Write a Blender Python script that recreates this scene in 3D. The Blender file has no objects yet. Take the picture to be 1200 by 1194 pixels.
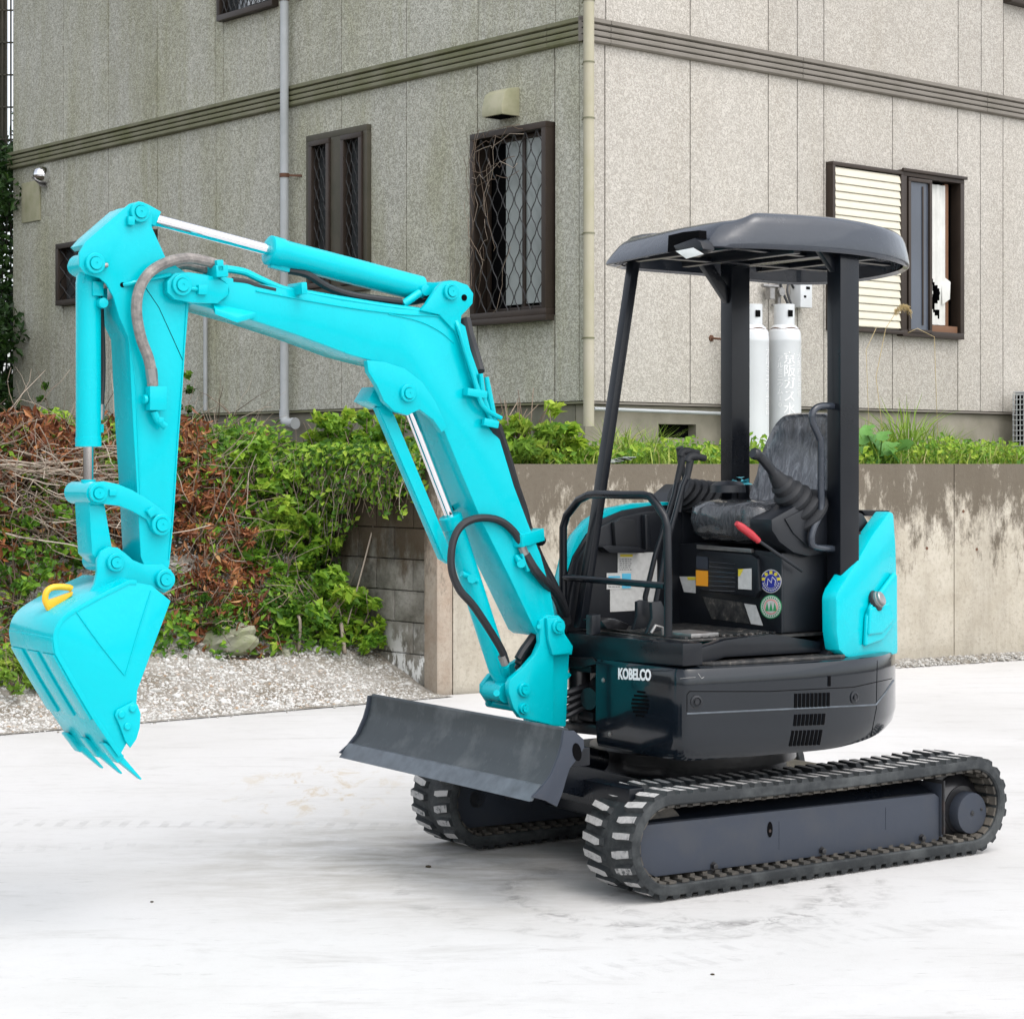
import bpy, bmesh, math, random
from mathutils import Vector, Matrix
from mathutils.bvhtree import BVHTree
R = math.radians
sc = bpy.context.scene
col = sc.collection

# ------------------------------------------------------------------ camera, sky, sun, exposure
H = 1.65                      # eye height over the concrete yard
FOC = 2450.0                  # focal length in pixels of a 1200 px wide picture
U0, V0 = 600.0, 543.0         # principal column, horizon row
cam_d = bpy.data.cameras.new('camera')
cam = bpy.data.objects.new('camera', cam_d); col.objects.link(cam)
cam.location = (0, 0, H); cam.rotation_euler = (R(90), 0, 0)
cam_d.sensor_width = 36.0; cam_d.lens = 36.0 * FOC / 1200.0
cam_d.shift_y = -(597.0 - V0) / 1200.0
cam_d.clip_start = 0.1; cam_d.clip_end = 6000
sc.camera = cam
SUN_EL, SUN_AZ = 60.0, 140.0     # azimuth clockwise from +Y: from behind the camera's right shoulder
w = bpy.data.worlds.new('World'); sc.world = w; w.use_nodes = True
nt = w.node_tree; nt.nodes.clear()
sky = nt.nodes.new('ShaderNodeTexSky'); sky.sky_type = 'NISHITA'; sky.sun_disc = False
sky.sun_elevation = R(SUN_EL); sky.sun_rotation = R(SUN_AZ); sky.dust_density = 3.0; sky.air_density = 1.0
hs = nt.nodes.new('ShaderNodeHueSaturation'); hs.inputs['Saturation'].default_value = 0.32
bg = nt.nodes.new('ShaderNodeBackground'); bg.inputs['Strength'].default_value = 0.15
wo = nt.nodes.new('ShaderNodeOutputWorld')
nt.links.new(sky.outputs[0], hs.inputs['Color']); nt.links.new(hs.outputs[0], bg.inputs['Color']); nt.links.new(bg.outputs[0], wo.inputs[0])
sd = bpy.data.lights.new('sun', 'SUN'); sd.energy = 0.5; sd.angle = R(100); sd.color = (1.0, 0.96, 0.90)
sun = bpy.data.objects.new('sun', sd); col.objects.link(sun)
a, e = R(SUN_AZ), R(SUN_EL)
sdir = Vector((math.sin(a) * math.cos(e), math.cos(a) * math.cos(e), math.sin(e)))
sun.rotation_euler = sdir.to_track_quat('Z', 'Y').to_euler(); sun.location = (6, -6, 12)
sc.view_settings.view_transform = 'Standard'; sc.view_settings.look = 'None'
sc.view_settings.exposure = 1.12; sc.view_settings.gamma = 1.0; sc.view_settings.use_curve_mapping = False
sc.render.engine = 'CYCLES'
sc.cycles.max_bounces = 6

# ------------------------------------------------------------------ materials
def newmat(name):
    m = bpy.data.materials.new(name); m.use_nodes = True
    n = m.node_tree; b = n.nodes['Principled BSDF']
    return m, n, b
def N(n, typ, **kw):
    x = n.nodes.new(typ)
    for k, v in kw.items():
        if hasattr(x, k): setattr(x, k, v)
        else: x.inputs[k.replace('_', ' ')].default_value = v
    return x
def ramp(n, src, stops):
    r = n.nodes.new('ShaderNodeValToRGB'); n.links.new(src, r.inputs[0])
    while len(r.color_ramp.elements) < len(stops): r.color_ramp.elements.new(0.5)
    for el, (p, c) in zip(r.color_ramp.elements, stops):
        el.position = p; el.color = (c[0], c[1], c[2], 1) if not isinstance(c, (int, float)) else (c, c, c, 1)
    return r
def coords(n, kind='Object', scale=(1, 1, 1)):
    t = n.nodes.new('ShaderNodeTexCoord'); m = n.nodes.new('ShaderNodeMapping'); m.inputs['Scale'].default_value = scale
    n.links.new(t.outputs[kind], m.inputs[0]); return m.outputs[0]
def geo(n, scale=(1, 1, 1)):                       # world position
    t = n.nodes.new('ShaderNodeNewGeometry'); m = n.nodes.new('ShaderNodeMapping'); m.inputs['Scale'].default_value = scale
    n.links.new(t.outputs['Position'], m.inputs[0]); return m.outputs[0]
def noise(n, vec, scale, detail=4, rough=0.55, dist=0.0):
    x = n.nodes.new('ShaderNodeTexNoise'); x.inputs['Scale'].default_value = scale; x.inputs['Detail'].default_value = detail
    x.inputs['Roughness'].default_value = rough; x.inputs['Distortion'].default_value = dist
    n.links.new(vec, x.inputs['Vector']); return x.outputs[0]
def mix(n, f, a, b, blend='MIX'):
    x = n.nodes.new('ShaderNodeMix'); x.data_type = 'RGBA'; x.blend_type = blend
    for s, v in ((x.inputs[0], f), (x.inputs[6], a), (x.inputs[7], b)):
        if isinstance(v, (int, float)): s.default_value = v
        elif isinstance(v, tuple): s.default_value = (v[0], v[1], v[2], 1)
        else: n.links.new(v, s)
    return x.outputs[2]
def bump(n, b, h, strength=0.3, dist=0.01):
    x = n.nodes.new('ShaderNodeBump'); x.inputs['Strength'].default_value = strength; x.inputs['Distance'].default_value = dist
    n.links.new(h, x.inputs['Height']); n.links.new(x.outputs[0], b.inputs['Normal'])
def simple(name, c, rough=0.5, metal=0.0, coat=0.0, var=0.12, scale=6.0, c2=None, bmp=0.0, bscale=80, lo=.35, hi=.7, spec=.5):
    m, n, b = newmat(name); v = coords(n)
    f = noise(n, v, scale, 5, 0.6)
    c2 = c2 or tuple(x * (1 - var) for x in c)
    n.links.new(ramp(n, f, [(lo, c), (hi, c2)]).outputs[0], b.inputs['Base Color'])
    b.inputs['Roughness'].default_value = rough; b.inputs['Metallic'].default_value = metal
    b.inputs['Coat Weight'].default_value = coat; b.inputs['Coat Roughness'].default_value = 0.08
    b.inputs['Specular IOR Level'].default_value = spec
    if bmp: bump(n, b, noise(n, v, bscale, 3), bmp, 0.003)
    return m
M = {}
def paint(name, c, dirt, rough=0.28, coat=0.5, dlo=.55, dhi=.85, bm=.05, spec=.3, crough=.1):
    m, n, b = newmat(name); v = coords(n); b.inputs['Specular IOR Level'].default_value = spec
    f = noise(n, v, 5.0, 6, 0.65)
    g = noise(n, coords(n, scale=(60, 60, 9)), 1.0, 4, 0.6)
    base = mix(n, ramp(n, f, [(dlo, 0.0), (dhi, 0.55)]).outputs[0], c, dirt)
    base = mix(n, ramp(n, g, [(.62, 0.0), (.8, 0.35)]).outputs[0], base, dirt)
    n.links.new(base, b.inputs['Base Color'])
    n.links.new(ramp(n, f, [(.3, rough * .8), (.8, rough * 1.5)]).outputs[0], b.inputs['Roughness'])
    b.inputs['Coat Weight'].default_value = coat; b.inputs['Coat Roughness'].default_value = crough
    bump(n, b, noise(n, v, 9.0, 3), bm, 0.02)
    return m
M['teal'] = paint('teal_paint', (0.0, 0.46, 0.525), (0.0, 0.40, 0.455), .24, .14, spec=.14, bm=.12, crough=.04)
M['black'] = paint('black_paint', (0.0035, 0.0050, 0.0080), (0.008, 0.010, 0.013), .30, .10)
M['roofblack'] = paint('roof_black_paint', (0.028, 0.034, 0.045), (0.042, 0.048, 0.058), .22, .55, bm=.22, crough=.06)
M['skirt'] = paint('skirt_black_paint', (0.005, 0.008, 0.012), (0.014, 0.018, 0.023), .14, .40, bm=.05, crough=.05)
M['grey'] = paint('dark_grey_steel', (0.034, 0.041, 0.056), (0.06, 0.062, 0.066), .5, .0, .5, .75)
M['blade'] = paint('blade_grey_steel', (0.034, 0.042, 0.046), (0.15, 0.16, 0.165), .38, .05, .50, .74)
M['edge'] = simple('worn_cutting_edge', (.115, .135, .155), .45, .2, 0, .4, 14)
M['plastic'] = simple('black_plastic', (.006, .008, .012), .42, 0, 0, .3, 8, bmp=.05)
M['plastic_matt'] = simple('matt_black_plastic', (.009, .0105, .0135), .65, 0, 0, .3, 8, bmp=.08)
M['deep'] = simple('dark_void', (.003, .003, .0035), .9, spec=.05)
M['chrome'] = simple('chrome_rod', (.82, .82, .84), .08, 1.0, 0, .02)
M['steel'] = simple('bare_steel', (.35, .34, .33), .4, .8, 0, .3, 30)
M['hose'] = simple('black_rubber_hose', (.013, .014, .017), .5, 0, 0, .3, 20)
M['grime'] = simple('oily_black_grime', (.010, .010, .012), .35, 0, .2, .4, 20, bmp=.4, bscale=40)
M['white'] = simple('white_lettering', (.85, .85, .85), .5)
M['red'] = simple('red_grip', (.42, .02, .03), .4, 0, .2)
M['yellow'] = simple('yellow_paint', (.85, .46, .01), .4, 0, .2, .2)
M['orange'] = simple('orange_sticker', (.90, .36, .01), .5)
M['paper'] = simple('white_sticker', (.62, .62, .60), .45, c2=(.50, .50, .48), scale=40)
M['cyan'] = simple('light_blue_sticker', (.10, .48, .70), .45)
M['navy'] = simple('blue_sticker', (.02, .03, .30), .4)
M['green'] = simple('green_sticker', (.03, .33, .12), .45)
M['pink'] = simple('pink_sticker', (.75, .25, .22), .45)
M['stickyel'] = simple('yellow_sticker', (.75, .62, .05), .45)
M['lamp'] = simple('lamp_lens', (.75, .75, .72), .25, 0, .5, .1, 40)
M['tealrag'] = simple('teal_plastic_rag', (.08, .42, .50), .4)
def hose_braid():
    m, n, b = newmat('worn_grey_hose'); v = coords(n)
    f = noise(n, v, 30, 5, .7)
    n.links.new(ramp(n, f, [(.3, (.10, .095, .09)), (.55, (.22, .20, .185)), (.75, (.36, .33, .30))]).outputs[0], b.inputs['Base Color'])
    b.inputs['Roughness'].default_value = .6; bump(n, b, noise(n, v, 160, 3), .4, .003); return m
M['braid'] = hose_braid()
def rubber(name, c, dust, lo, hi, sc_=14):
    m, n, b = newmat(name); v = coords(n)
    f = noise(n, v, sc_, 8, .7); g = noise(n, v, 2.5, 3, .5)
    mm = n.nodes.new('ShaderNodeMath'); mm.operation = 'ADD'; n.links.new(f, mm.inputs[0]); n.links.new(g, mm.inputs[1])
    m2 = n.nodes.new('ShaderNodeMath'); m2.operation = 'MULTIPLY'; m2.inputs[1].default_value = .5; n.links.new(mm.outputs[0], m2.inputs[0])
    n.links.new(ramp(n, m2.outputs[0], [(lo, c), (hi, dust)]).outputs[0], b.inputs['Base Color'])
    b.inputs['Roughness'].default_value = .75; bump(n, b, f, .5, .006); return m
M['rubber'] = rubber('track_rubber', (.010, .013, .015), (.085, .092, .092), .46, .74)
def lugface():
    m, n, b = newmat('dusty_lug_face'); f = noise(n, geo(n), 45, 6, .7)
    oi = n.nodes.new('ShaderNodeObjectInfo'); ad = n.nodes.new('ShaderNodeMath'); ad.operation = 'MULTIPLY_ADD'
    n.links.new(oi.outputs['Random'], ad.inputs[0]); ad.inputs[1].default_value = .16; n.links.new(f, ad.inputs[2])
    n.links.new(ramp(n, ad.outputs[0], [(.50, (.44, .43, .42)), (.66, (.33, .325, .32)), (.76, (.07, .075, .075))]).outputs[0], b.inputs['Base Color'])
    b.inputs['Roughness'].default_value = .8; bump(n, b, f, .5, .004); return m
M['lugtop'] = lugface()
M['mud'] = rubber('dried_mud_rubber', (.022, .022, .021), (.12, .105, .085), .38, .66)
M['rust'] = rubber('rusty_steel', (.014, .014, .015), (.09, .038, .022), .46, .70, 9)
def wrap(nm='seat_in_clear_film', k=1.0):
    m, n, b = newmat(nm); v = coords(n, scale=(1, 1, .35))
    f = noise(n, v, 26, 6, .7, .9)
    g = noise(n, coords(n, scale=(1, 1, .18)), 60, 4, .65, .6)
    n.links.new(ramp(n, f, [(.35, (.055 * k, .062 * k, .072 * k)), (.52, (.12 * k, .13 * k, .15 * k)), (.64, (.26 * k, .275 * k, .30 * k))]).outputs[0], b.inputs['Base Color'])
    b.inputs['Roughness'].default_value = .22; b.inputs['Coat Weight'].default_value = .9; b.inputs['Coat Roughness'].default_value = .12
    bump(n, b, mix(n, .5, f, g), .9, .03); return m
M['wrap'] = wrap()
M['wrapdark'] = wrap('cushion_in_clear_film', .30)
def tread():
    m, n, b = newmat('scuffed_floor_mat'); v = coords(n)
    f = noise(n, v, 18, 8, .75)
    n.links.new(ramp(n, f, [(.42, (.012, .013, .015)), (.58, (.05, .048, .045)), (.7, (.26, .22, .19))]).outputs[0], b.inputs['Base Color'])
    b.inputs['Roughness'].default_value = .4; bump(n, b, f, .3, .005); return m
M['mat'] = tread()

def siding(name, ca, cb, stain, stain_amt, sc_=26.0):
    m, n, b = newmat(name); v = geo(n)
    f = noise(n, v, sc_, 3, .5, 1.6)
    g = noise(n, v, 5, 4, .6)
    chip = ramp(n, f, [(.44, ca), (.515, tuple((x + y) / 2 for x, y in zip(ca, cb))), (.57, cb)]).outputs[0]
    big = noise(n, geo(n, (1.1, 1.1, .30)), 1.3, 5, .65)
    c = mix(n, ramp(n, big, [(.42, 0.0), (.70, stain_amt)]).outputs[0], chip, stain, 'MULTIPLY')
    c = mix(n, ramp(n, g, [(.4, 0.0), (.75, .30)]).outputs[0], c, ca)
    c = mix(n, ramp(n, noise(n, geo(n, (3.2, 3.2, .16)), 1.7, 4, .6), [(.54, 0.0), (.74, stain_amt * .6)]).outputs[0], c, stain, 'MULTIPLY')
    oi = n.nodes.new('ShaderNodeObjectInfo')
    c = mix(n, 1.0, c, ramp(n, oi.outputs['Random'], [(0, .90), (1, 1.0)]).outputs[0], 'MULTIPLY')
    n.links.new(c, b.inputs['Base Color']); b.inputs['Roughness'].default_value = .85
    bump(n, b, f, .55, .012); return m
M['siding_r'] = siding('cream_stone_siding', (.36, .335, .295), (.53, .50, .45), (.78, .74, .66), .25, 40)
M['siding_l'] = siding('weathered_stone_siding', (.33, .325, .27), (.58, .575, .50), (.66, .66, .46), .7, 38)
M['trim_l'] = simple('mossy_trim', (.19, .185, .125), .75, c2=(.12, .125, .055), scale=2.2, bmp=.2)
M['trim_r'] = simple('grey_brown_trim', (.20, .18, .155), .7, c2=(.15, .135, .11), scale=2.2, bmp=.1)
M['found'] = simple('foundation_render', (.30, .275, .22), .9, c2=(.20, .185, .14), scale=2.5, bmp=.3)
M['found_l'] = simple('damp_foundation', (.22, .205, .16), .9, c2=(.12, .12, .09), scale=2.5, bmp=.3)
M['bronze'] = simple('bronze_aluminium', (.045, .032, .024), .45, .3, 0, .3, 3)
M['bronze_old'] = simple('weathered_bronze', (.075, .065, .045), .6, .1, 0, c2=(.05, .048, .03), scale=4)
M['lattice'] = simple('black_lattice', (.010, .010, .010), .55)
M['slat'] = simple('cream_slat', (.66, .62, .50), .5, 0, 0, .06)
M['pvc'] = simple('grey_pvc_pipe', (.42, .44, .45), .5, c2=(.33, .35, .35), scale=3)
M['cream'] = simple('cream_pipe', (.42, .385, .30), .6, c2=(.33, .31, .20), scale=1.6)
M['beige'] = simple('beige_plastic', (.40, .38, .26), .55, c2=(.30, .30, .18), scale=7)
M['rustmetal'] = simple('rusty_bracket', (.12, .055, .03), .8)
M['gas'] = simple('light_grey_enamel', (.58, .60, .61), .35, 0, .3, .08, 3)
M['gastext'] = simple('white_print', (.88, .88, .88), .5)
def glass(name, c, rough=.05):
    m, n, b = newmat(name); v = geo(n)
    f = noise(n, v, 1.6, 3)
    n.links.new(ramp(n, f, [(.35, c), (.7, tuple(x * 1.35 for x in c))]).outputs[0], b.inputs['Base Color'])
    b.inputs['Roughness'].default_value = rough; b.inputs['Coat Weight'].default_value = .7; b.inputs['Coat Roughness'].default_value = .03
    return m
M['frost'] = glass('frosted_glass', (.21, .235, .225), .4)
M['darkglass'] = glass('dark_glass', (.035, .04, .042), .12)
M['screen'] = glass('insect_screen', (.045, .055, .075), .55)
M['curtain'] = simple('white_curtain', (.66, .66, .62), .8, c2=(.5, .5, .47), scale=3)
M['wood'] = simple('brown_wood', (.16, .075, .035), .6)

def concrete_yard():
    m, n, b = newmat('pale_concrete_yard'); v = geo(n)
    f = noise(n, v, .55, 7, .62, .4)
    fine = noise(n, v, 9, 8, .72)
    c = ramp(n, f, [(.30, (.49, .482, .468)), (.50, (.54, .533, .522)), (.72, (.565, .560, .555))]).outputs[0]
    c = mix(n, ramp(n, fine, [(.50, 0.0), (.80, .35)]).outputs[0], c, (.40, .39, .375))
    # scuffs drawn out along the yard
    st = noise(n, geo(n, (.9, 3.6, 1)), 1.25, 9, .72, .7)
    c = mix(n, ramp(n, st, [(.535, 0.0), (.60, .14), (.70, .45)]).outputs[0], c, (.31, .298, .283))
    st2 = noise(n, geo(n, (3.5, 14, 1)), 1.4, 6, .75, .5)
    c = mix(n, ramp(n, st2, [(.60, 0.0), (.72, .40)]).outputs[0], c, (.19, .18, .172))
    # dirty patch about the parking spot, doubling as painted contact shadow under the tracks
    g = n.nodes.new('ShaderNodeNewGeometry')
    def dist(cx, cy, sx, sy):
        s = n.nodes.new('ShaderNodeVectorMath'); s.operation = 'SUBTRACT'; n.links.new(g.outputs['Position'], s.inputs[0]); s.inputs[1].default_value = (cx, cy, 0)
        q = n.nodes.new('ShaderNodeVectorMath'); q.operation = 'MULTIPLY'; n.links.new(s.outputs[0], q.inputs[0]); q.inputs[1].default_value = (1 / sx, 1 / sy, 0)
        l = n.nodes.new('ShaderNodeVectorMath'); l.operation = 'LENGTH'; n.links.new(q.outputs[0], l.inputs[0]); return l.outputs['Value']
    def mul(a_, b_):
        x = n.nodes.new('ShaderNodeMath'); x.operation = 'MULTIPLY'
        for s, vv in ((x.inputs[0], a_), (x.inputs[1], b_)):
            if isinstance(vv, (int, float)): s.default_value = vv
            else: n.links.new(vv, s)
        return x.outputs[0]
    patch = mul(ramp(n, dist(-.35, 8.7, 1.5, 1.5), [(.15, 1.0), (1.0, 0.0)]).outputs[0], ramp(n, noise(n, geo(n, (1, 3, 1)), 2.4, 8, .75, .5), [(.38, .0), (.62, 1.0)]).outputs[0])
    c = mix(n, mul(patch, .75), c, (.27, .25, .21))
    # turning arcs rubbed in by the tracks
    for cx, cy, r0, wdt, amt in ((.62, 8.05, .62, .10, .8), (.75, 7.9, .38, .07, .6), (.5, 8.2, .95, .14, .45), (.8, 7.7, .20, .04, .5)):
        dd = dist(cx, cy, 1.0, 1.0)
        rr = ramp(n, dd, [(0, 0.0), (max(r0 - wdt, .01), 0.0), (r0, 1.0), (r0 + wdt, 0.0)]).outputs[0]
        nn = ramp(n, noise(n, geo(n, (3, 3, 1)), 3.0, 8, .7, 1.0), [(.47, 0.0), (.66, 1.0)]).outputs[0]
        c = mix(n, mul(mul(rr, nn), amt), c, (.16, .155, .15))
    # faint tread prints where a crawler has crossed
    for (ax, ay, th, hw, ln, amt) in ((-1.35, 9.55, -.06, .11, 1.2, .36), (-1.6, 9.05, .10, .10, 1.0, .22), (.9, 7.15, .55, .12, .9, .25)):
        mp = n.nodes.new('ShaderNodeMapping'); mp.vector_type = 'TEXTURE'; mp.inputs['Location'].default_value = (ax, ay, 0); mp.inputs['Rotation'].default_value = (0, 0, th)
        n.links.new(g.outputs['Position'], mp.inputs[0])
        sx = n.nodes.new('ShaderNodeSeparateXYZ'); n.links.new(mp.outputs[0], sx.inputs[0])
        def absm(sock, k):
            q = n.nodes.new('ShaderNodeMath'); q.operation = 'ABSOLUTE'; n.links.new(sock, q.inputs[0]); return ramp(n, mul(q.outputs[0], 1 / k), [(.8, 1.0), (1.0, 0.0)]).outputs[0]
        wv = n.nodes.new('ShaderNodeTexWave'); wv.inputs['Scale'].default_value = 3.3; wv.inputs['Distortion'].default_value = 1.6; wv.inputs['Detail'].default_value = 3; n.links.new(mp.outputs[0], wv.inputs['Vector'])
        pr = mul(mul(absm(sx.outputs[1], hw), absm(sx.outputs[0], ln)), mul(ramp(n, wv.outputs['Fac'], [(.55, 0.0), (.75, 1.0)]).outputs[0], ramp(n, noise(n, v, 6, 6, .75), [(.46, 0.0), (.6, 1.0)]).outputs[0]))
        c = mix(n, mul(pr, amt), c, (.27, .265, .26))
    # rusty yellow dribble
    y = mul(ramp(n, dist(-1.0, 10.6, .55, 1.3), [(.2, 1.0), (1.0, 0.0)]).outputs[0], ramp(n, noise(n, geo(n, (4, 1.4, 1)), 1.9, 7, .7, .6), [(.54, 0.0), (.64, .7)]).outputs[0])
    c = mix(n, y, c, (.40, .30, .16))
    c = mix(n, ramp(n, noise(n, v, 55, 4, .7), [(.56, 0.0), (.72, .14)]).outputs[0], c, (.33, .32, .30))
    n.links.new(c, b.inputs['Base Color']); b.inputs['Roughness'].default_value = .62; b.inputs['Specular IOR Level'].default_value = .35
    gr = noise(n, v, 130, 3, .6)
    bump(n, b, mix(n, .5, fine, gr), .30, .006); return m
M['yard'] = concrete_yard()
def wallmat(name, hang=True, base=(.37, .33, .26), pale=(.47, .43, .355)):
    m, n, b = newmat(name); v = geo(n)
    f = noise(n, v, 3.0, 7, .65); fine = noise(n, v, 30, 5, .7)
    c = ramp(n, f, [(.32, base), (.62, pale)]).outputs[0]
    c = mix(n, ramp(n, noise(n, geo(n, (1, 1, .12)), 3.0, 6, .7), [(.5, 0.0), (.72, .55)]).outputs[0], c, tuple(x * .62 for x in base))
    c = mix(n, ramp(n, fine, [(.5, 0.0), (.75, .5)]).outputs[0], c, tuple(x * .5 for x in base))
    # black lichen that hangs from the coping and thins out downwards
    sp = n.nodes.new('ShaderNodeSeparateXYZ'); n.links.new(geo(n), sp.inputs[0])
    z = n.nodes.new('ShaderNodeMapRange'); n.links.new(sp.outputs[2], z.inputs[0]); z.inputs[1].default_value = .55; z.inputs[2].default_value = 1.68
    sm = n.nodes.new('ShaderNodeMath'); sm.operation = 'MULTIPLY_ADD'; n.links.new(z.outputs[0], sm.inputs[0]); sm.inputs[1].default_value = .36
    n.links.new(noise(n, geo(n, (1, 1, .42)), 7.5, 9, .78), sm.inputs[2])
    c = mix(n, ramp(n, sm.outputs[0], [(.62, 0.0), (.76, .88)]).outputs[0], c, (.075, .058, .038))
    mo = n.nodes.new('ShaderNodeMath'); mo.operation = 'MULTIPLY_ADD'; n.links.new(z.outputs[0], mo.inputs[0]); mo.inputs[1].default_value = .55
    n.links.new(noise(n, v, 1.3, 3), mo.inputs[2])
    c = mix(n, ramp(n, mo.outputs[0], [(1.0, 0.0), (1.10, .80)]).outputs[0], c, (.065, .048, .014))
    n.links.new(c, b.inputs['Base Color']); b.inputs['Roughness'].default_value = .9
    bump(n, b, mix(n, .5, f, fine), .5, .02); return m
M['retain'] = wallmat('stained_concrete_wall')
M['retend'] = wallmat('stained_pier', base=(.30, .225, .165), pale=(.40, .345, .28))
M['unused_edge'] = simple('reddish_concrete_edge', (.27, .20, .14), .9, c2=(.36, .32, .25), scale=2.6, bmp=.4)
def blockmat():
    m, n, b = newmat('damp_concrete_block'); v = geo(n)
    f = noise(n, v, 2.6, 7, .7); fine = noise(n, v, 40, 4, .7)
    c = ramp(n, f, [(.34, (.045, .040, .030)), (.50, (.16, .15, .125)), (.66, (.27, .255, .225))]).outputs[0]
    c = mix(n, ramp(n, fine, [(.5, 0.0), (.75, .5)]).outputs[0], c, (.06, .055, .045))
    sp = n.nodes.new('ShaderNodeSeparateXYZ'); n.links.new(geo(n), sp.inputs[0])
    z = n.nodes.new('ShaderNodeMapRange'); n.links.new(sp.outputs[2], z.inputs[0]); z.inputs[1].default_value = .2; z.inputs[2].default_value = .5
    z.inputs[3].default_value = 1; z.inputs[4].default_value = 0
    mm = n.nodes.new('ShaderNodeMath'); mm.operation = 'MULTIPLY'; n.links.new(z.outputs[0], mm.inputs[0])
    n.links.new(ramp(n, noise(n, geo(n, (1, 1, .5)), 9, 6, .7), [(.50, 0.0), (.56, 1.0)]).outputs[0], mm.inputs[1])
    c = mix(n, mm.outputs[0], c, (.66, .66, .64))
    z2 = n.nodes.new('ShaderNodeMapRange'); n.links.new(sp.outputs[2], z2.inputs[0]); z2.inputs[1].default_value = .75; z2.inputs[2].default_value = 1.35
    m3 = n.nodes.new('ShaderNodeMath'); m3.operation = 'MULTIPLY_ADD'; n.links.new(z2.outputs[0], m3.inputs[0]); m3.inputs[1].default_value = .45; n.links.new(noise(n, geo(n, (1, 1, .4)), 5, 6, .7), m3.inputs[2])
    c = mix(n, ramp(n, m3.outputs[0], [(.56, 0.0), (.74, .9)]).outputs[0], c, (.045, .028, .012))
    n.links.new(c, b.inputs['Base Color']); b.inputs['Roughness'].default_value = .8
    bump(n, b, fine, .5, .01); return m
M['block'] = blockmat()
M['soil'] = simple('dark_soil', (.030, .022, .014), .95, c2=(.055, .040, .022), scale=7, bmp=.6, bscale=20)
def gravelmat():
    m, n, b = newmat('pale_gravel_bed'); v = geo(n)
    x = n.nodes.new('ShaderNodeTexVoronoi'); x.inputs['Scale'].default_value = 22; n.links.new(v, x.inputs['Vector'])
    f = noise(n, v, 1.6, 6, .7)
    c = ramp(n, x.outputs['Distance'], [(.1, (.40, .385, .355)), (.5, (.27, .25, .22))]).outputs[0]
    c = mix(n, ramp(n, f, [(.45, 0.0), (.62, .8)]).outputs[0], c, (.13, .105, .07))
    n.links.new(c, b.inputs['Base Color']); b.inputs['Roughness'].default_value = .95
    bump(n, b, x.outputs['Distance'], .8, .03); return m
M['gravel'] = gravelmat()
def tinted(name, stops, rough=.55, trans=.35, attr='tint'):
    m, n, b = newmat(name)
    at_ = n.nodes.new('ShaderNodeAttribute'); at_.attribute_name = attr
    r = ramp(n, at_.outputs['Fac'], stops)
    n.links.new(r.outputs[0], b.inputs['Base Color']); b.inputs['Roughness'].default_value = rough
    b.inputs['Specular IOR Level'].default_value = .35
    if trans:
        t = n.nodes.new('ShaderNodeBsdfTranslucent'); n.links.new(r.outputs[0], t.inputs[0])
        ms = n.nodes.new('ShaderNodeMixShader'); ms.inputs[0].default_value = trans
        n.links.new(b.outputs[0], ms.inputs[1]); n.links.new(t.outputs[0], ms.inputs[2])
        n.links.new(ms.outputs[0], n.nodes['Material Output'].inputs[0])
    return m
M['leaf'] = tinted('green_leaves', [(0, (.03, .085, .010)), (.35, (.085, .21, .018)), (.7, (.23, .40, .03)), (1, (.40, .52, .06))])
M['leafy'] = tinted('yellow_green_leaves', [(0, (.08, .18, .02)), (.4, (.18, .31, .03)), (.8, (.33, .43, .06)), (1, (.46, .42, .07))])
M['dead'] = tinted('dead_brown_leaves', [(0, (.05, .018, .010)), (.4, (.17, .055, .022)), (.75, (.38, .15, .055)), (1, (.50, .32, .14))], .5, .15)
M['grass'] = tinted('grass_blades', [(0, (.08, .17, .02)), (.45, (.19, .32, .035)), (.8, (.36, .44, .07)), (1, (.52, .45, .22))], .5, .3)
M['darkleaf'] = tinted('dark_tree_leaves', [(0, (.010, .030, .006)), (.6, (.028, .075, .012)), (1, (.07, .14, .02))], .5, .25)
M['stone'] = tinted('gravel_stones', [(0, (.22, .205, .175)), (.4, (.42, .41, .385)), (.8, (.62, .61, .59)), (1, (.34, .25, .17))], .85, 0)
M['twig'] = tinted('dry_twigs', [(0, (.07, .045, .03)), (.5, (.22, .165, .12)), (1, (.46, .40, .33))], .8, 0)
M['bigleaf'] = tinted('broad_green_leaf', [(0, (.07, .20, .04)), (1, (.15, .34, .08))], .5, .3)
M['bark'] = simple('tree_bark', (.05, .04, .03), .9, bmp=.6)
M['rock'] = simple('grey_rock', (.30, .29, .24), .9, c2=(.20, .22, .11), scale=6, bmp=.5, bscale=20)
M['plume'] = tinted('reed_plume', [(0, (.40, .30, .14)), (1, (.68, .55, .30))], .7, .3)

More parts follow.
